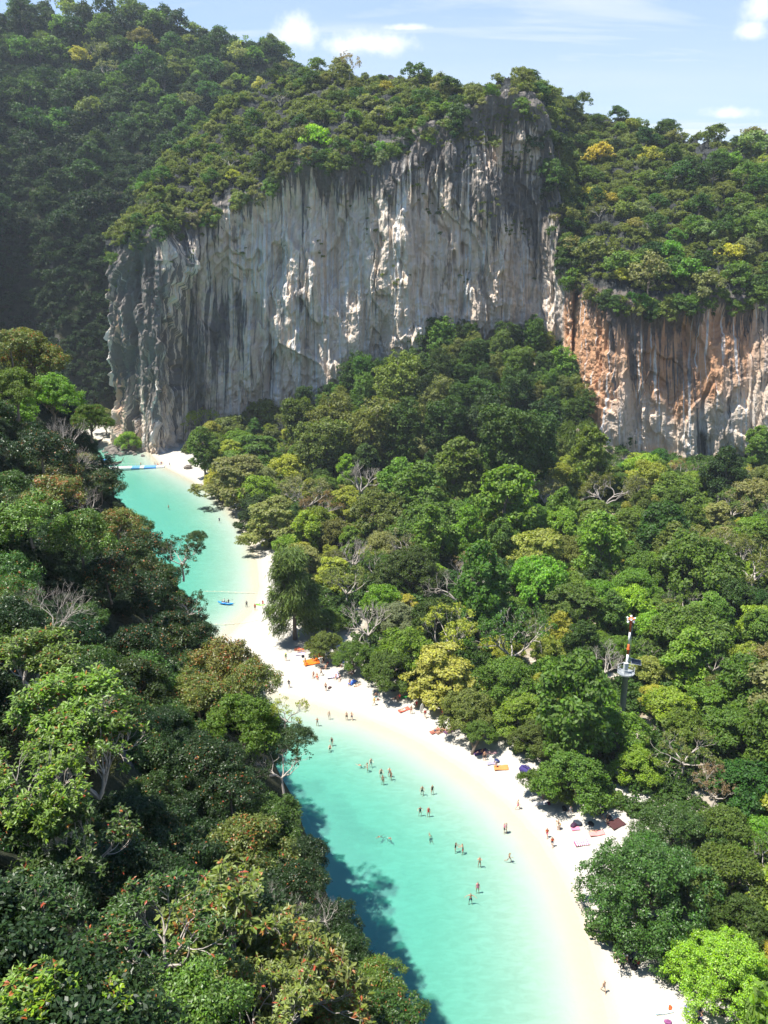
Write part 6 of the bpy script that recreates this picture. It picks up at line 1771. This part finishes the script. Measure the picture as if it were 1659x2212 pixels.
# jetty
def jet(x, y): return JB(x, y)
for (x, y, pose, yaw, wear, lab, h) in [
    (955, 600, 'walk', 90, [('vest', 'o'), ('trunks', 'k')], 'person in orange life vest walking alone along the jetty', 1), (1250, 592, 'walk', 100, [('vest', 'o'), ('trunks', 'g')], 'person in orange vest, first of the cluster at the jetty end', 1),
    (1312, 600, 'bend', 80, [('vest', 'r'), ('trunks', 'r')], 'person in red vest stooping at the landward jetty end', .9), (1362, 592, 'stand', 120, [('shirt', 'b'), ('trunks', 'w')], 'person in blue shirt between orange vests on the jetty end', .95),
    (1388, 585, 'stand', 200, [('vest', 'o'), ('trunks', 'v')], 'tallest person in orange vest at the landward jetty end', 1.02)]:
    person(jet(x, y), pose, yaw, wear, lab, GJ, z=0.40, h=h)
PEOPLE = [
 (JB(1552, 600), 'walk', -80, [('shirt', 'n'), ('trunks', 'k')], 'person in dark clothes walking on the sand off the jetty', GB, 0),
 (Z1(698, 920), 'wade', 160, TR('k'), 'lone bather chest-deep in the middle of the far lagoon', GW, 1), (Z1(1180, 1062), 'stand', 180, [('trunks', 'k'), ('shirt', 'n')], 'dark-clad person standing alone in the far shallows', GW, 1),
 (Z1(1015, 738), 'stand', 30, TR('b'), 'person standing on the far beach beside the grey-green tree', GB, 0), (Z1(1206, 868), 'sit', 150, [('vest', 'r'), ('trunks', 'k')], 'person in red sitting under the far grey-green tree', GB, 0),
 (Z2(348, 208), 'stand', 200, [('shirt', 'g'), ('trousers', 'k')], 'person in grey top wading beside the blue kayak', GW, 1), (Z2(428, 240), 'stand', 190, [('vest', 'o'), ('trunks', 'k')], 'person in orange vest at the water line below the casuarina', GB, 0),
 (Z2(503, 203), 'wade', 170, [('vest', 'o'), ('trunks', 'r')], 'person in orange vest beside the lime green kayak', GW, 1),
 (Z2(243, 642), 'walk', 100, [('shirt', 'g'), ('trunks', 'g')], 'person all in grey walking on the sand point, left of two', GB, 0), (Z2(296, 640), 'walk', 100, [('shirt', 'n'), ('trousers', 'n')], 'person in navy carrying things on the sand point', GB, 0),
 (Z2(720, 718), 'stand', 200, [('suit', 'e'), ('hat', 'y'), ('longhair', 'k')], 'person in sun hat standing left of the orange blanket', GB, 0),
 (Z2(850, 605), 'lie', 80, TR('r'), 'sunbather lying farthest back by the beach bend', GB, 0), (Z2(868, 640), 'liefront', 85, BK('b'), 'sunbather lying face down on a pale towel by the bend', GB, 0), (Z2(940, 612), 'recline', 80, TR('k'), 'person reclining in the shade behind the orange blanket', GB, 0),
 (Z2(905, 762), 'walk', 60, [('bikini', 'y'), ('top', 'y'), ('longhair', 'k')], 'person in yellow stepping beside the orange blanket', GB, 0), (Z2(992, 718), 'sit', 150, [('trunks', 'n'), ('shirt', 'n')], 'person sitting on the upper corner of the orange blanket', GB, 0),
 (Z2(1078, 738), 'sit', 170, [('shirt', 'k'), ('trunks', 'k')], 'person in black sitting right of the orange blanket', GB, 0), (Z2(1055, 858), 'walk', 80, TR('k'), 'bare-chested person standing left of the blue-patterned blanket', GB, 0),
 (Z2(1085, 792), 'recline', 100, TR('g'), 'person reclining in dappled shade above the patterned blanket', GB, 0), (Z2(1112, 795), 'sit', 120, [('shirt', 'k'), ('trunks', 'k')], 'person in black sitting above the patterned blanket', GB, 0),
 (Z2(982, 875), 'sit', 170, BK('r'), 'person sitting on open sand, left of a pair below the orange blanket', GB, 0), (Z2(1015, 882), 'sitflat', 190, TR('o'), 'person leaning back on open sand, right of a pair', GB, 0),
 (Z2(1195, 888), 'sit', 160, [('bikini', 'k'), ('top', 'k'), ('longhair', 'k')], 'person seated on the right of the patterned blanket', GB, 0), (Z2(1230, 898), 'sitflat', 170, [('suit', 'k')], 'person in black seated just off the patterned blanket', GB, 0),
 (Z2(1240, 772), 'sit', 190, [('shirt', 'k'), ('trunks', 'g')], 'person sitting in deep shade among dark bags', GB, 0), (Z2(1285, 778), 'sit', 170, [('shirt', 'g'), ('trunks', 'k')], 'second person sitting in deep shade among dark bags', GB, 0),
 (Z2(1322, 838), 'sit', 180, TR('k'), 'bare-chested person sitting at the shade edge beside a standing friend', GB, 0), (Z2(1347, 858), 'bend', 120, TR('b'), 'person bending forward at the edge of the tree shade', GB, 0),
 (Z2(1326, 946), 'sit', 170, [('bikini', 'b'), ('top', 'b'), ('longhair', 'k')], 'person sitting on a bright blue towel in the sun', GB, 0), (Z2(1396, 955), 'lie', -55, BK('w'), 'sunbather lying on bare sand right of the blue towel', GB, 0),
 (Z2(1098, 1002), 'stand', 150, TR('k'), 'tall person standing on open sand beside a small bag', GB, 0), (Z2(750, 972), 'walk', 150, [('trunks', 'k'), ('shirt', 'k')], 'person in black walking by the leafy tree top', GB, 0), (Z2(652, 948), 'walk', 160, BK('p'), 'pale person half behind the leafy tree top', GB, 0),
 (Z2(1575, 1095), 'hips', 190, [('trunks', 't'), ('longhair', 'k'), ('top', 't')], 'person in turquoise shorts standing over a brown bag', GB, 0), (Z2(1556, 1140), 'walk', -70, [('shirt', 'y'), ('bikini', 'y')], 'person in pale yellow top stepping past the turquoise shorts', GB, 0),
 (Z2(1585, 945), 'stand', 200, TR('r'), 'person standing half hidden by the beach bush, left of two', GB, 0), (Z2(1610, 962), 'sit', 180, TR('k'), 'person crouching at the beach bush, right of two', GB, 0),
 (Z3(970, 600), 'stand', 180, TR('b'), 'person in blue shorts in the shade of the yellow-flowering tree', GB, 0), (Z3(1050, 705), 'recline', 110, TR('k'), 'dark-skinned person reclining beside the green bag', GB, 0), (Z3(1085, 712), 'sit', 130, [('shirt', 'r'), ('trunks', 'k')], 'person in dark red sitting beside the green bag', GB, 0),
 (Z3(1125, 808), 'lie', -62, TR('w'), 'sunbather lying on a red towel below the yellow-flowering tree', GB, 0), (Z3(1196, 842), 'stand', 180, BK('o'), 'person standing between the red towel and the white board', GB, 0), (Z3(1246, 772), 'sit', 170, [('shirt', 'r'), ('trunks', 'r')], 'person in red sitting beside the white upright board', GB, 0),
 (Z3(1328, 880), 'walk', 180, [('shirt', 'r'), ('trunks', 'g')], 'person in rust-red shirt under the branch tips of the low green tree', GB, 0),
 (Z3(1425, 1012), 'recline', 120, TR('n'), 'leftmost of three sunbathers lying in a row at the shade edge', GB, 0), (Z3(1478, 1016), 'recline', 120, TR('k'), 'middle of three sunbathers lying in a row at the shade edge', GB, 0), (Z3(1558, 1012), 'recline', 120, BK('k'), 'rightmost of three sunbathers lying in a row at the shade edge', GB, 0),
 (Z4(1180, 808), 'stand', 170, [('trunks', 'k')], 'person in black shorts standing at the leaning beach trunk', GB, 0), (Z4(1140, 745), 'recline', 100, TR('v'), 'person reclining on the dark purple mat by the leaning trunk', GB, 0), (Z4(1292, 868), 'bend', 140, [('shirt', 'g'), ('trunks', 'g')], 'person in grey bending over the orange cloth', GB, 0),
 (Z3(1490, 845), 'sit', 160, TR('r'), 'person in red shorts sitting under the low green tree', GB, 0),
 # first lagoon bathers, from the beach bend forward
 (Z2(1130, 1268), 'stand', 170, BK('w'), 'person ankle-deep at the edge, nearest the leafy tree', GW, 1), (Z2(1295, 1278), 'stand', 160, TR('k'), 'left one of two men standing at the water edge', GW, 1), (Z2(1344, 1278), 'hips', 150, TR('n'), 'right one of two men standing at the water edge', GW, 1),
 (Z3(307, 945), 'armsup', 180, BK('g'), 'bather with both hands at the head, near the leafy tree', GW, 1), (Z3(445, 1122), 'wade', 170, [('suit', 'k'), ('longhair', 'k')], 'bather knee-deep in a dark swimsuit, standing over a crouching one', GW, 1), (Z3(427, 1168), 'sit', 180, TR('k'), 'bather crouched neck-deep below the dark swimsuit', GW, 1),
 (Z4(103, 850), 'wade', 200, TR('g'), 'bather standing waist-deep, nearest to a floating one', GW, 1), (Z4(72, 888), 'wade', 120, BK('w'), 'bather with raised arms below the waist-deep one', GW, 1), (Z4(22, 853), 'swim', 90, TR('w'), 'pale swimmer stretched out left of the waist-deep bather', GW, 1),
 (Z4(200, 945), 'wade', 190, TR('k'), 'leftmost of four bathers standing close together', GW, 1), (Z4(280, 940), 'armsup', 170, TR('n'), 'rear right of four bathers standing close together', GW, 1), (Z4(292, 970), 'wade', 160, BK('k'), 'front right of four bathers standing close together', GW, 1), (Z4(217, 1012), 'stand', 160, BK('k'), 'bather nearest the lens of four standing close together', GW, 1),
 (Z4(590, 1118), 'wade', 180, TR('k'), 'bather in to the shoulders with arms wide, left of a standing one', GW, 1), (Z4(685, 1115), 'stand', 200, [('suit', 'k'), ('longhair', 'k')], 'bather in dark swimsuit standing right of the shoulder-deep one', GW, 1),
 (Z6(665, 122), 'hips', 180, [('suit', 'k')], 'left of two bathers side by side, elbows out', GW, 1), (Z6(745, 132), 'stand', 175, [('suit', 'r'), ('longhair', 'k')], 'right of two bathers side by side, long dark hair', GW, 1),
 (Z6(292, 332), 'swim', 140, TR('o'), 'orange-clad swimmer floating, left of two', GW, 1), (Z6(368, 345), 'swim', 200, TR('w'), 'swimmer in white floating, right of two', GW, 1), (Z6(763, 350), 'swim', 10, TR('k'), 'lone swimmer with arms spread wide', GW, 1),
 (Z6(998, 468), 'reach', -80, [('suit', 'k'), ('longhair', 'k')], 'left bather of a pair reaching for each other', GW, 1), (Z6(1070, 484), 'reach', 80, TR('r'), 'right bather of a pair reaching for each other', GW, 1), (Z6(1228, 612), 'armsup', 170, [('bikini', 'k'), ('top', 'k')], 'bather thigh-deep lifting a hand to the face', GW, 1),
 (Z6(1505, 576), 'run', -110, BK('w'), 'person running through the ankle-deep edge', GW, 1), (Z6(1210, 852), 'stand', 175, [('suit', 'p'), ('longhair', 'k')], 'bather in pink standing up the beach side of an arms-wide one', GW, 1), (Z6(1143, 952), 'armsout', 175, TR('n'), 'bather with arms spread, foremost in the lagoon', GW, 1),
 # near beach
 (Z5(362, 655), 'walk', -95, TR('p'), 'lone person striding along the wet sand above the couple', GB, 0), (Z5(212, 912), 'stand', -90, [('trunks', 'k'), ('shirt', 'p')], 'left half of a couple embracing at the water edge', GW, 1), (Z5(236, 908), 'stand', 90, [('suit', 'v')], 'right half of a couple embracing at the water edge', GW, 1),
 (Z5(685, 968), 'walk', 150, [('vest', 'o'), ('trunks', 'p')], 'person in orange life vest walking behind another one', GB, 0), (Z5(742, 1068), 'walk', 160, [('vest', 'o'), ('trunks', 'n')], 'person in orange life vest and dark shorts, nearer of two', GB, 0),
 (Z5(805, 878), 'stand', -120, TR('w'), 'taller of two standing close at the edge of the dappled shade', GB, 0), (Z5(828, 880), 'bend', 60, BK('y'), 'shorter of two standing close at the edge of the dappled shade', GB, 0),
 (Z5(1205, 905), 'lie', -78, BK('o'), 'sunbather lying beside the pink mat at the shade edge', GB, 0), (Z5(942, 735), 'stand', 180, [('shirt', 'g'), ('trousers', 'w')], 'person in pale clothes standing in the dappled shade', GB, 0),
 (Z5(1245, 700), 'sit', 190, [('shirt', 'k'), ('trunks', 'k')], 'person in black sitting deep in the shade, left of three', GB, 0), (Z5(1300, 745), 'sit', 170, [('shirt', 'n'), ('trunks', 'g')], 'person in navy sitting deep in the shade, middle of three', GB, 0), (Z5(1355, 772), 'recline', 160, [('trunks', 'k')], 'person reclining deep in the shade, right of three', GB, 0),
 (Z7(242, 892), 'walk', -170, TR('g'), 'bare-chested person walking at the water edge below the tree shade', GB, 0), (Z7(405, 502), 'stand', 160, [('vest', 'r'), ('trunks', 'k')], 'person in red life vest in the shade of the huge tree', GB, 0), (Z7(492, 585), 'stand', 170, [('shirt', 'k'), ('trousers', 'k')], 'person in black nearest the sun edge under the huge tree', GB, 0),
 (Z7(555, 490), 'bend', 100, [('shirt', 'g'), ('trunks', 'k')], 'person stooping over the dark bags under the huge tree', GB, 0), (Z8(690, 715), 'sit', 170, [('shirt', 'k'), ('trunks', 'k')], 'dark figure sitting beside the violet mat under the lime tree', GB, 0), (Z8(890, 720), 'sit', 150, [('shirt', 'k'), ('trunks', 'n')], 'dark figure sitting deeper under the lime tree', GB, 0), (Z8(670, 830), 'recline', 100, [('shirt', 'n'), ('trousers', 'k')], 'figure lying in the shade at the bottom edge under the lime tree', GB, 0),
]
for pt, pose, yaw, wear, lab, grp, wat in PEOPLE:
    person(pt, pose, yaw, wear, lab, grp, water=bool(wat))
# the two paddlers
for (x, y, lab, cap) in ((138, 168, 'paddler in the front seat of the blue kayak', 'w'), (178, 172, 'paddler in the rear seat of the blue kayak', 'k')):
    r, p = person(Z2(x, y), 'paddle', 70, [('shirt', cap), ('trunks', 'k')], lab, 'paddlers in the blue kayak', z=0.16)
p = at_z(*Z2(178, 160), 0.6)
g = Geo(); g.tube([(-1.0, 0, -0.25), (1.0, 0, 0.25)], 0.018, 6); g.box((-1.1, 0, -0.28), (0.32, 0.16, 0.03)); g.box((1.1, 0, 0.28), (0.32, 0.16, 0.03))
tag(link('paddle', g.mesh('paddle', [DARKHULL]), None, (p[0], p[1] - 0.15, 0.75), (0.1, 0.2, 0.9)), 'dark double-bladed paddle held over the blue kayak', 'paddle')

# ------------------------------------------------------------------ towels, mats, bags
def towel(pt, w, l, rz, col, label, name='beach_towel', cat='towel', thick=0.025, rumple=0.04, stripes=None, group='towels and mats on the sand'):
    p = at_z(pt[0], pt[1], 1.0); p = at_z(pt[0], pt[1], gz(p[0], p[1]))
    nu, nv = 15, 11
    u, v = np.meshgrid(np.linspace(-.5, .5, nu), np.linspace(-.5, .5, nv), indexing='ij')
    x = u * l; y = v * w
    cr, sr = math.cos(rz), math.sin(rz)
    zz = ground_z(np.stack([p[0] + x * cr - y * sr, p[1] + x * sr + y * cr], -1))[0] - gz(p[0], p[1])
    z = np.maximum(zz, 0) + 0.07 + thick + rumple * (fbm(x * 3 + p[0], y * 3 + p[1], seed=4, oct=3) + 0.4)
    edge = 0.05 * fbm(u * 6 + p[0], v * 6, seed=8, oct=2)
    V = np.stack([x + edge * w, y + edge * w, z], -1)
    m = [CLOTH]; mi = None
    q = grid_quads(nu, nv)
    if stripes:
        m = [CLOTH, stripes]; mi = ((q.min(1) // nv) % 2)
    o = link(name, mesh_np(name, V, q, mats=m, mat_idx=mi, smooth_=True), None, (p[0], p[1], gz(p[0], p[1])), (0, 0, rz), color=col)
    md = o.modifiers.new('thick', 'SOLIDIFY'); md.thickness = max(thick, 0.02); md.offset = -1
    tag(o, label, cat, group)
STRW = mat_plain('pale_stripe_cloth', (0.72, 0.72, 0.70), 0.85)
STRP = mat_plain('violet_stripe_cloth', (0.32, 0.26, 0.52), 0.85)
towel(Z2(962, 730), 2.1, 3.0, 0.3, (0.80, 0.17, 0.02), 'big bright orange blanket spread in the half shade', 'blanket', 'blanket')
towel(Z2(1030, 666), 1.5, 2.2, 0.3, (0.62, 0.14, 0.03), 'darker orange blanket behind the bright one', 'blanket', 'blanket')
towel(Z2(1160, 858), 1.9, 2.3, 0.2, (0.72, 0.70, 0.72), 'white and violet patterned blanket in dappled shade', 'blanket', 'blanket', stripes=STRP)
towel(Z2(1350, 928), 0.9, 1.7, 0.9, (0.08, 0.20, 0.68), 'bright blue towel in the sun')
towel(Z2(855, 655), 0.9, 1.9, 0.15, (0.45, 0.42, 0.66), 'pale violet towel under the face-down sunbather'); towel(Z2(845, 612), 0.8, 1.9, 0.1, (0.70, 0.20, 0.10), 'red towel farthest back by the beach bend')
towel(Z3(1128, 812), 0.9, 2.1, 0.5, (0.55, 0.10, 0.07), 'red towel under the sunbather below the yellow-flowering tree')
for k, (x, lab) in enumerate(((1425, 'left'), (1478, 'middle'), (1558, 'right'))):
    towel(Z3(x, 1014), 0.9, 2.0, 0.55, [(0.36, 0.12, 0.09), (0.30, 0.16, 0.12), (0.12, 0.06, 0.12)][k], f'dull towel under the {lab} sunbather of the row of three')
towel(Z4(1140, 740), 1.3, 2.3, 0.2, (0.10, 0.05, 0.16), 'dark purple mat by the leaning beach trunk', 'beach_mat', 'mat'); towel(Z4(1338, 888), 1.2, 2.2, 0.0, (0.70, 0.22, 0.07), 'orange cloth with a person bending over it', 'blanket', 'blanket')
towel(Z4(1240, 742), 0.8, 2.0, 0.0, (0.62, 0.36, 0.36), 'pale pink mat right of the purple one', 'beach_mat', 'mat'); towel(Z4(1250, 845), 0.7, 1.6, 0.1, (0.30, 0.28, 0.40), 'grey-violet towel left of the orange cloth')
towel(Z5(1236, 932), 0.85, 2.1, 0.12, (0.74, 0.25, 0.24), 'pink mat lying in the sun at the shade edge', 'beach_mat', 'mat', 0.05); towel(Z5(1072, 1045), 0.95, 2.0, 0.12, (0.45, 0.09, 0.22), 'magenta and white mat alone on the open sand', 'beach_mat', 'mat', 0.16, 0.02, stripes=STRW)
towel(Z5(620, 600), 0.8, 2.2, 0.05, (0.72, 0.68, 0.68), 'white towel with a dark bag at its right end'); towel(Z5(1450, 822), 1.6, 2.2, 0.45, (0.07, 0.03, 0.03), 'dark maroon mat in the inner corner of the shade', 'beach_mat', 'mat')
towel(Z7(1035, 1142), 0.9, 1.9, 0.1, (0.42, 0.68, 0.78), 'pale blue striped mat beside the lime tree', 'beach_mat', 'mat', stripes=STRW); towel(Z8(600, 690), 0.9, 1.7, -0.4, (0.20, 0.14, 0.50), 'violet mat at the edge of the lime tree shade', 'beach_mat', 'mat')
towel(Z5(1000, 880), 0.7, 1.2, 0.1, (0.62, 0.20, 0.30), 'small pink towel in front of the dark bags')
towel(Z3(1130, 688), 0.8, 1.2, 0.2, (0.06, 0.30, 0.08), 'green cloth beside the reclining dark-skinned person')

def bag(pt, s, col, label, flap=None):
    p = at_z(pt[0], pt[1], 1.0); z = gz(p[0], p[1]); p = at_z(pt[0], pt[1], z)
    root = tag(link('beach_bag', None, None, (p[0], p[1], z + 0.02), (0, 0, prng.random() * 3), s), label, 'bag', 'bags on the sand')
    v, f = ICO2
    r = 1 + 0.16 * fbm(v[:, 0] * 2 + p[0], v[:, 1] * 2, v[:, 2] * 2, seed=12, oct=3)
    w = np.sign(v) * np.abs(v) ** 0.7 * r[:, None] * [0.45, 0.26, 0.20]; w[:, 2] = np.maximum(w[:, 2] + 0.16, 0)
    link('sack', mesh_np('sack', w, None, f, [CLOTH], smooth_=True), root, color=col)
    g = Geo()
    for y in (-.1, .1):
        th = np.linspace(0, math.pi, 9); g.tube(np.c_[0.2 * np.cos(th), np.full(9, y), 0.30 + 0.16 * np.sin(th)], 0.022, 5)
    link('strap', g.mesh('strap', [CLOTH]), root, color=flap or col)
for args in [
    (Z2(1135, 982), 0.94, (0.09, 0.05, 0.05), 'dark bag at the feet of the tall standing person'), (Z2(1594, 1092), 0.72, (0.22, 0.10, 0.07), 'brown bag by the person in turquoise shorts'), (Z2(880, 680), 0.79, C['k'], 'black bag left of the orange blanket'), (Z2(1115, 742), 0.58, C['r'], 'small red bag right of the person in black'),
    (Z2(1215, 760), 0.94, C['k'], 'black bag leftmost of the pile in deep shade'), (Z2(1262, 742), 1.01, C['n'], 'navy bag at the back of the pile in deep shade'), (Z2(1305, 765), 0.86, C['g'], 'grey bag right end of the pile in deep shade'), (Z3(1022, 628), 0.94, C['k'], 'black bag alone in the shade of the yellow-flowering tree'),
    (Z4(938, 472), 1.30, C['k'], 'large dark bag under the low green tree'), (Z4(1298, 822), 1.08, C['n'], 'navy bag behind the person bending over the orange cloth'), (Z5(455, 250), 2.55, (0.05, 0.04, 0.15), 'huge dark blue bag against the dense green tree'), (Z5(520, 255), 1.01, C['k'], 'black bag right of the huge dark blue one'),
    (Z5(705, 600), 0.86, (0.12, 0.03, 0.08), 'wine-red bag at the end of the white towel'), (Z5(880, 662), 1.15, C['k'], 'black bag at the back of the dappled shade'), (Z5(985, 845), 1.37, (0.06, 0.03, 0.06), 'plum bag, left of a dark pair by the pink towel'), (Z5(1022, 825), 1.44, (0.04, 0.05, 0.07), 'charcoal bag, right of a dark pair by the pink towel'),
    (Z5(1172, 828), 1.08, C['k'], 'black bag behind the sunbather by the pink mat'), (Z5(1290, 700), 1.37, C['k'], 'black bag among the three people deep in the shade'), (Z5(1378, 765), 1.22, C['k'], 'black bag right of the three people deep in the shade'),
    (Z7(635, 545), 1.58, C['k'], 'large black bag under the huge tree'), (Z7(675, 500), 1.01, C['r'], 'red bag behind the large black one under the huge tree'), (Z7(605, 380), 1.15, C['n'], 'navy bag deepest in the shade of the huge tree'), (Z7(1128, 1115), 0.72, C['o'], 'orange bag at the end of the pale blue mat'), (Z8(1000, 720), 1.22, C['k'], 'black bag under the right of the lime tree'), (Z8(250, 855), 0.86, (0.25, 0.08, 0.20), 'purple bag at the very bottom of the sand')]:
    bag(*args)
# white board held upright beside the tree
p = at_z(*Z3(1290, 795), 1.5); z = gz(p[0], p[1])
n = 17; t = np.linspace(-1, 1, n); w = 0.28 * (1 - np.abs(t) ** 3) + .02
V = np.concatenate([np.stack([s * w, np.full(n, d), 1.0 + t * 1.0], -1) for s, d in ((-1, -.03), (1, -.03), (1, .03), (-1, .03))])
q = [[k * n + i, ((k + 1) % 4) * n + i, ((k + 1) % 4) * n + i + 1, k * n + i + 1] for k in range(4) for i in range(n - 1)]
tag(link('paddle_board', mesh_np('paddle_board', V, q, mats=[WHITE]), None, (p[0], p[1], z), (0.1, 0.08, 0.3)), 'white board standing upright at the edge of the trees', 'board')
# leaning trunk of the low beach tree
p = at_z(*Z4(1062, 690), 1.5); z = gz(p[0], p[1])
root = tag(link('leaning_tree', None, None, (p[0], p[1], z)), 'twisted leaning trunk standing clear in the dappled shade', 'tree')
g = Geo(); g.tube([(0, 0, -.4), (.3, .1, .8), (.9, .5, 2.0), (1.4, .8, 3.6)], [.32, .26, .22, .16], 8); g.tube([(.3, .1, .8), (0, .5, 1.8), (-.3, 1.0, 3.0)], [.2, .15, .1], 7); g.tube([(.9, .5, 2.0), (1.9, .9, 2.9), (2.6, 1.2, 4.0)], [.18, .13, .08], 6)
link('trunk', g.mesh('trunk', [BARK], True), root)
pr = PROTO['mid'][1]
link('crown', pr['crown'], root, (1.2, 1.0, 2.0), None, (0.55, 0.55, 0.45), color=(*TINT['mid green'], 0))
print('things', round(time.time() - T0, 1))

# ------------------------------------------------------------------ labels that single out each plant: how it looks, and how near it is to something easy to find
MARKS = [(1357, 1400, 'striped warning mast'), (670, 1430, 'bright orange blanket'), (335, 1003, 'floating jetty'), (620, 1280, 'feathery casuarina'), (1390, 1910, 'huge dark beach tree'), (1568, 2090, 'lime green corner tree'),
         (1285, 880, 'orange rock buttress'), (884, 1222, 'dome-shaped dark olive tree'), (778, 1018, 'white-branched bare tree'), (1162, 1208, 'wide yellow-leaved tree'), (960, 1450, 'yellow-flowering beach tree'), (770, 1368, 'bright sand clearing'), (1243, 962, 'weeping green clump'),
         (1078, 1350, 'red-white-blue flag'), (1566, 1036, 'dark upright tree'), (1632, 1212, 'pale half-bare tree'), (1525, 1750, 'hidden inland sand patch'), (1050, 728, 'topmost scree tree'), (1494, 960, 'right cliff black streak'), (850, 868, 'foot of the wall'),
         (1100, 165, 'highest ridge knoll'), (622, 132, 'notch between the hills'), (682, 318, 'yellow-green cliff-lip tree'), (1530, 290, 'dark rock pinnacles'), (252, 505, 'left cliff shoulder'), (1062, 320, 'rusty patch high up'), (755, 152, 'bare skyline tree'), (1640, 330, 'right ridge end'),
         (1400, 610, 'pale tree overhanging orange streaks'), (1240, 500, 'shaded corner above buttress'), (120, 40, 'rounded far-hill top'), (330, 35, 'long far-hill crest'), (60, 500, 'dark far-hill fold'), (150, 700, 'shaded far-hill base'), (300, 250, 'middle of far hill'), (480, 150, 'far hill right slope'), (400, 430, 'upper left wall lip'),
         (560, 2000, 'wide red-leaved shrub'), (110, 2140, 'nearest big-leaved shrub'), (130, 1480, 'big pale rosette shrub'), (480, 1430, 'reddish-brown leaved shrub'), (610, 1650, 'dark lagoon-side tree'), (392, 1190, 'slender open tree'), (700, 1955, 'bare grey waterside twigs'), (830, 2110, 'lowest waterside shrub'), (60, 765, 'broad greyish hilltop tree'), (170, 1060, 'bare twigs above channel'), (250, 1250, 'shaded hillside hollow'), (60, 1150, 'bright left-edge bush'), (330, 1650, 'dark hillside gully'), (545, 1825, 'greyish twiggy shrub')]
FORM = dict(broad='rounded tree', tall='tall big-leaved tree', tier='spreading tiered tree', vine='creeper-draped tree', open='half-bare tree', bare='leafless tree', feather='feathery tree', weep='weeping tree', great='great dense tree', mid='bushy tree', hill='tree', hillopen='thin tree', rosette='rosette-leaved shrub', bush='dense shrub', twiggy='bare twiggy shrub')
ORD = ['nearest', 'second nearest', 'third nearest', 'fourth nearest', 'fifth nearest', 'sixth nearest', 'seventh nearest', 'eighth nearest', 'ninth nearest', 'tenth nearest', 'eleventh nearest', 'twelfth nearest']
cells = {}
for v in VEG:
    if v['label']: continue
    nm = v['o'].name.split('.')[0]
    size = '' if v['kind'] in ('hill', 'hillopen') else 'small' if v['rd'] < 24 else 'large' if v['rd'] > 44 else ''
    what = FORM[v['kind']]
    if nm == 'cliff_edge_bush': what = 'cliff-edge bush'
    elif nm == 'cliff_top_tree': what = 'cliff-top ' + what
    elif nm == 'hillside_tree' and v['kind'] in ('hill', 'hillopen'): what = 'far-hill ' + what
    tint = v['tint'] if v['kind'] not in ('bare', 'twiggy') else 'grey-brown'
    desc = ' '.join(x for x in (size, tint, what) if x)
    d = np.array([math.hypot(v['px'] - m[0], v['py'] - m[1]) for m in MARKS])
    cells.setdefault(desc, []).append((d, v))
for desc, L in cells.items():
    # nearest pairs first; a mark takes at most twelve of a kind, the rest go to their next nearest mark
    pairs = sorted((dd, i, k) for i, (d, _) in enumerate(L) for k, dd in enumerate(d))
    owner, load = {}, {}
    for dd, i, k in pairs:
        if i in owner or load.get(k, 0) >= 12: continue
        owner[i] = k; load[k] = load.get(k, 0) + 1
    for k in set(owner.values()):
        mem = sorted((L[i][0][k], i) for i in owner if owner[i] == k)
        for r, (_, i) in enumerate(mem):
            L[i][1]['o']['label'] = f'{desc}, {ORD[r]} such one to the {MARKS[k][2]}'
print('labels', round(time.time() - T0, 1), len(cells))
# ------------------------------------------------------------------ sea haze filling the bay
hz = Geo(); hz.box((0, 330, 110), (1500, 1000, 260))
m, nt = new_mat('sea_haze')
pv = nt.n('ShaderNodeVolumePrincipled', {'Color': (0.80, 0.90, 1.0, 1), 'Density': HAZE, 'Anisotropy': 0.2})
nt.n('ShaderNodeOutputMaterial', {1: pv.outputs[0]})
tag(link('haze', hz.mesh('haze', [m])), kind='stuff')
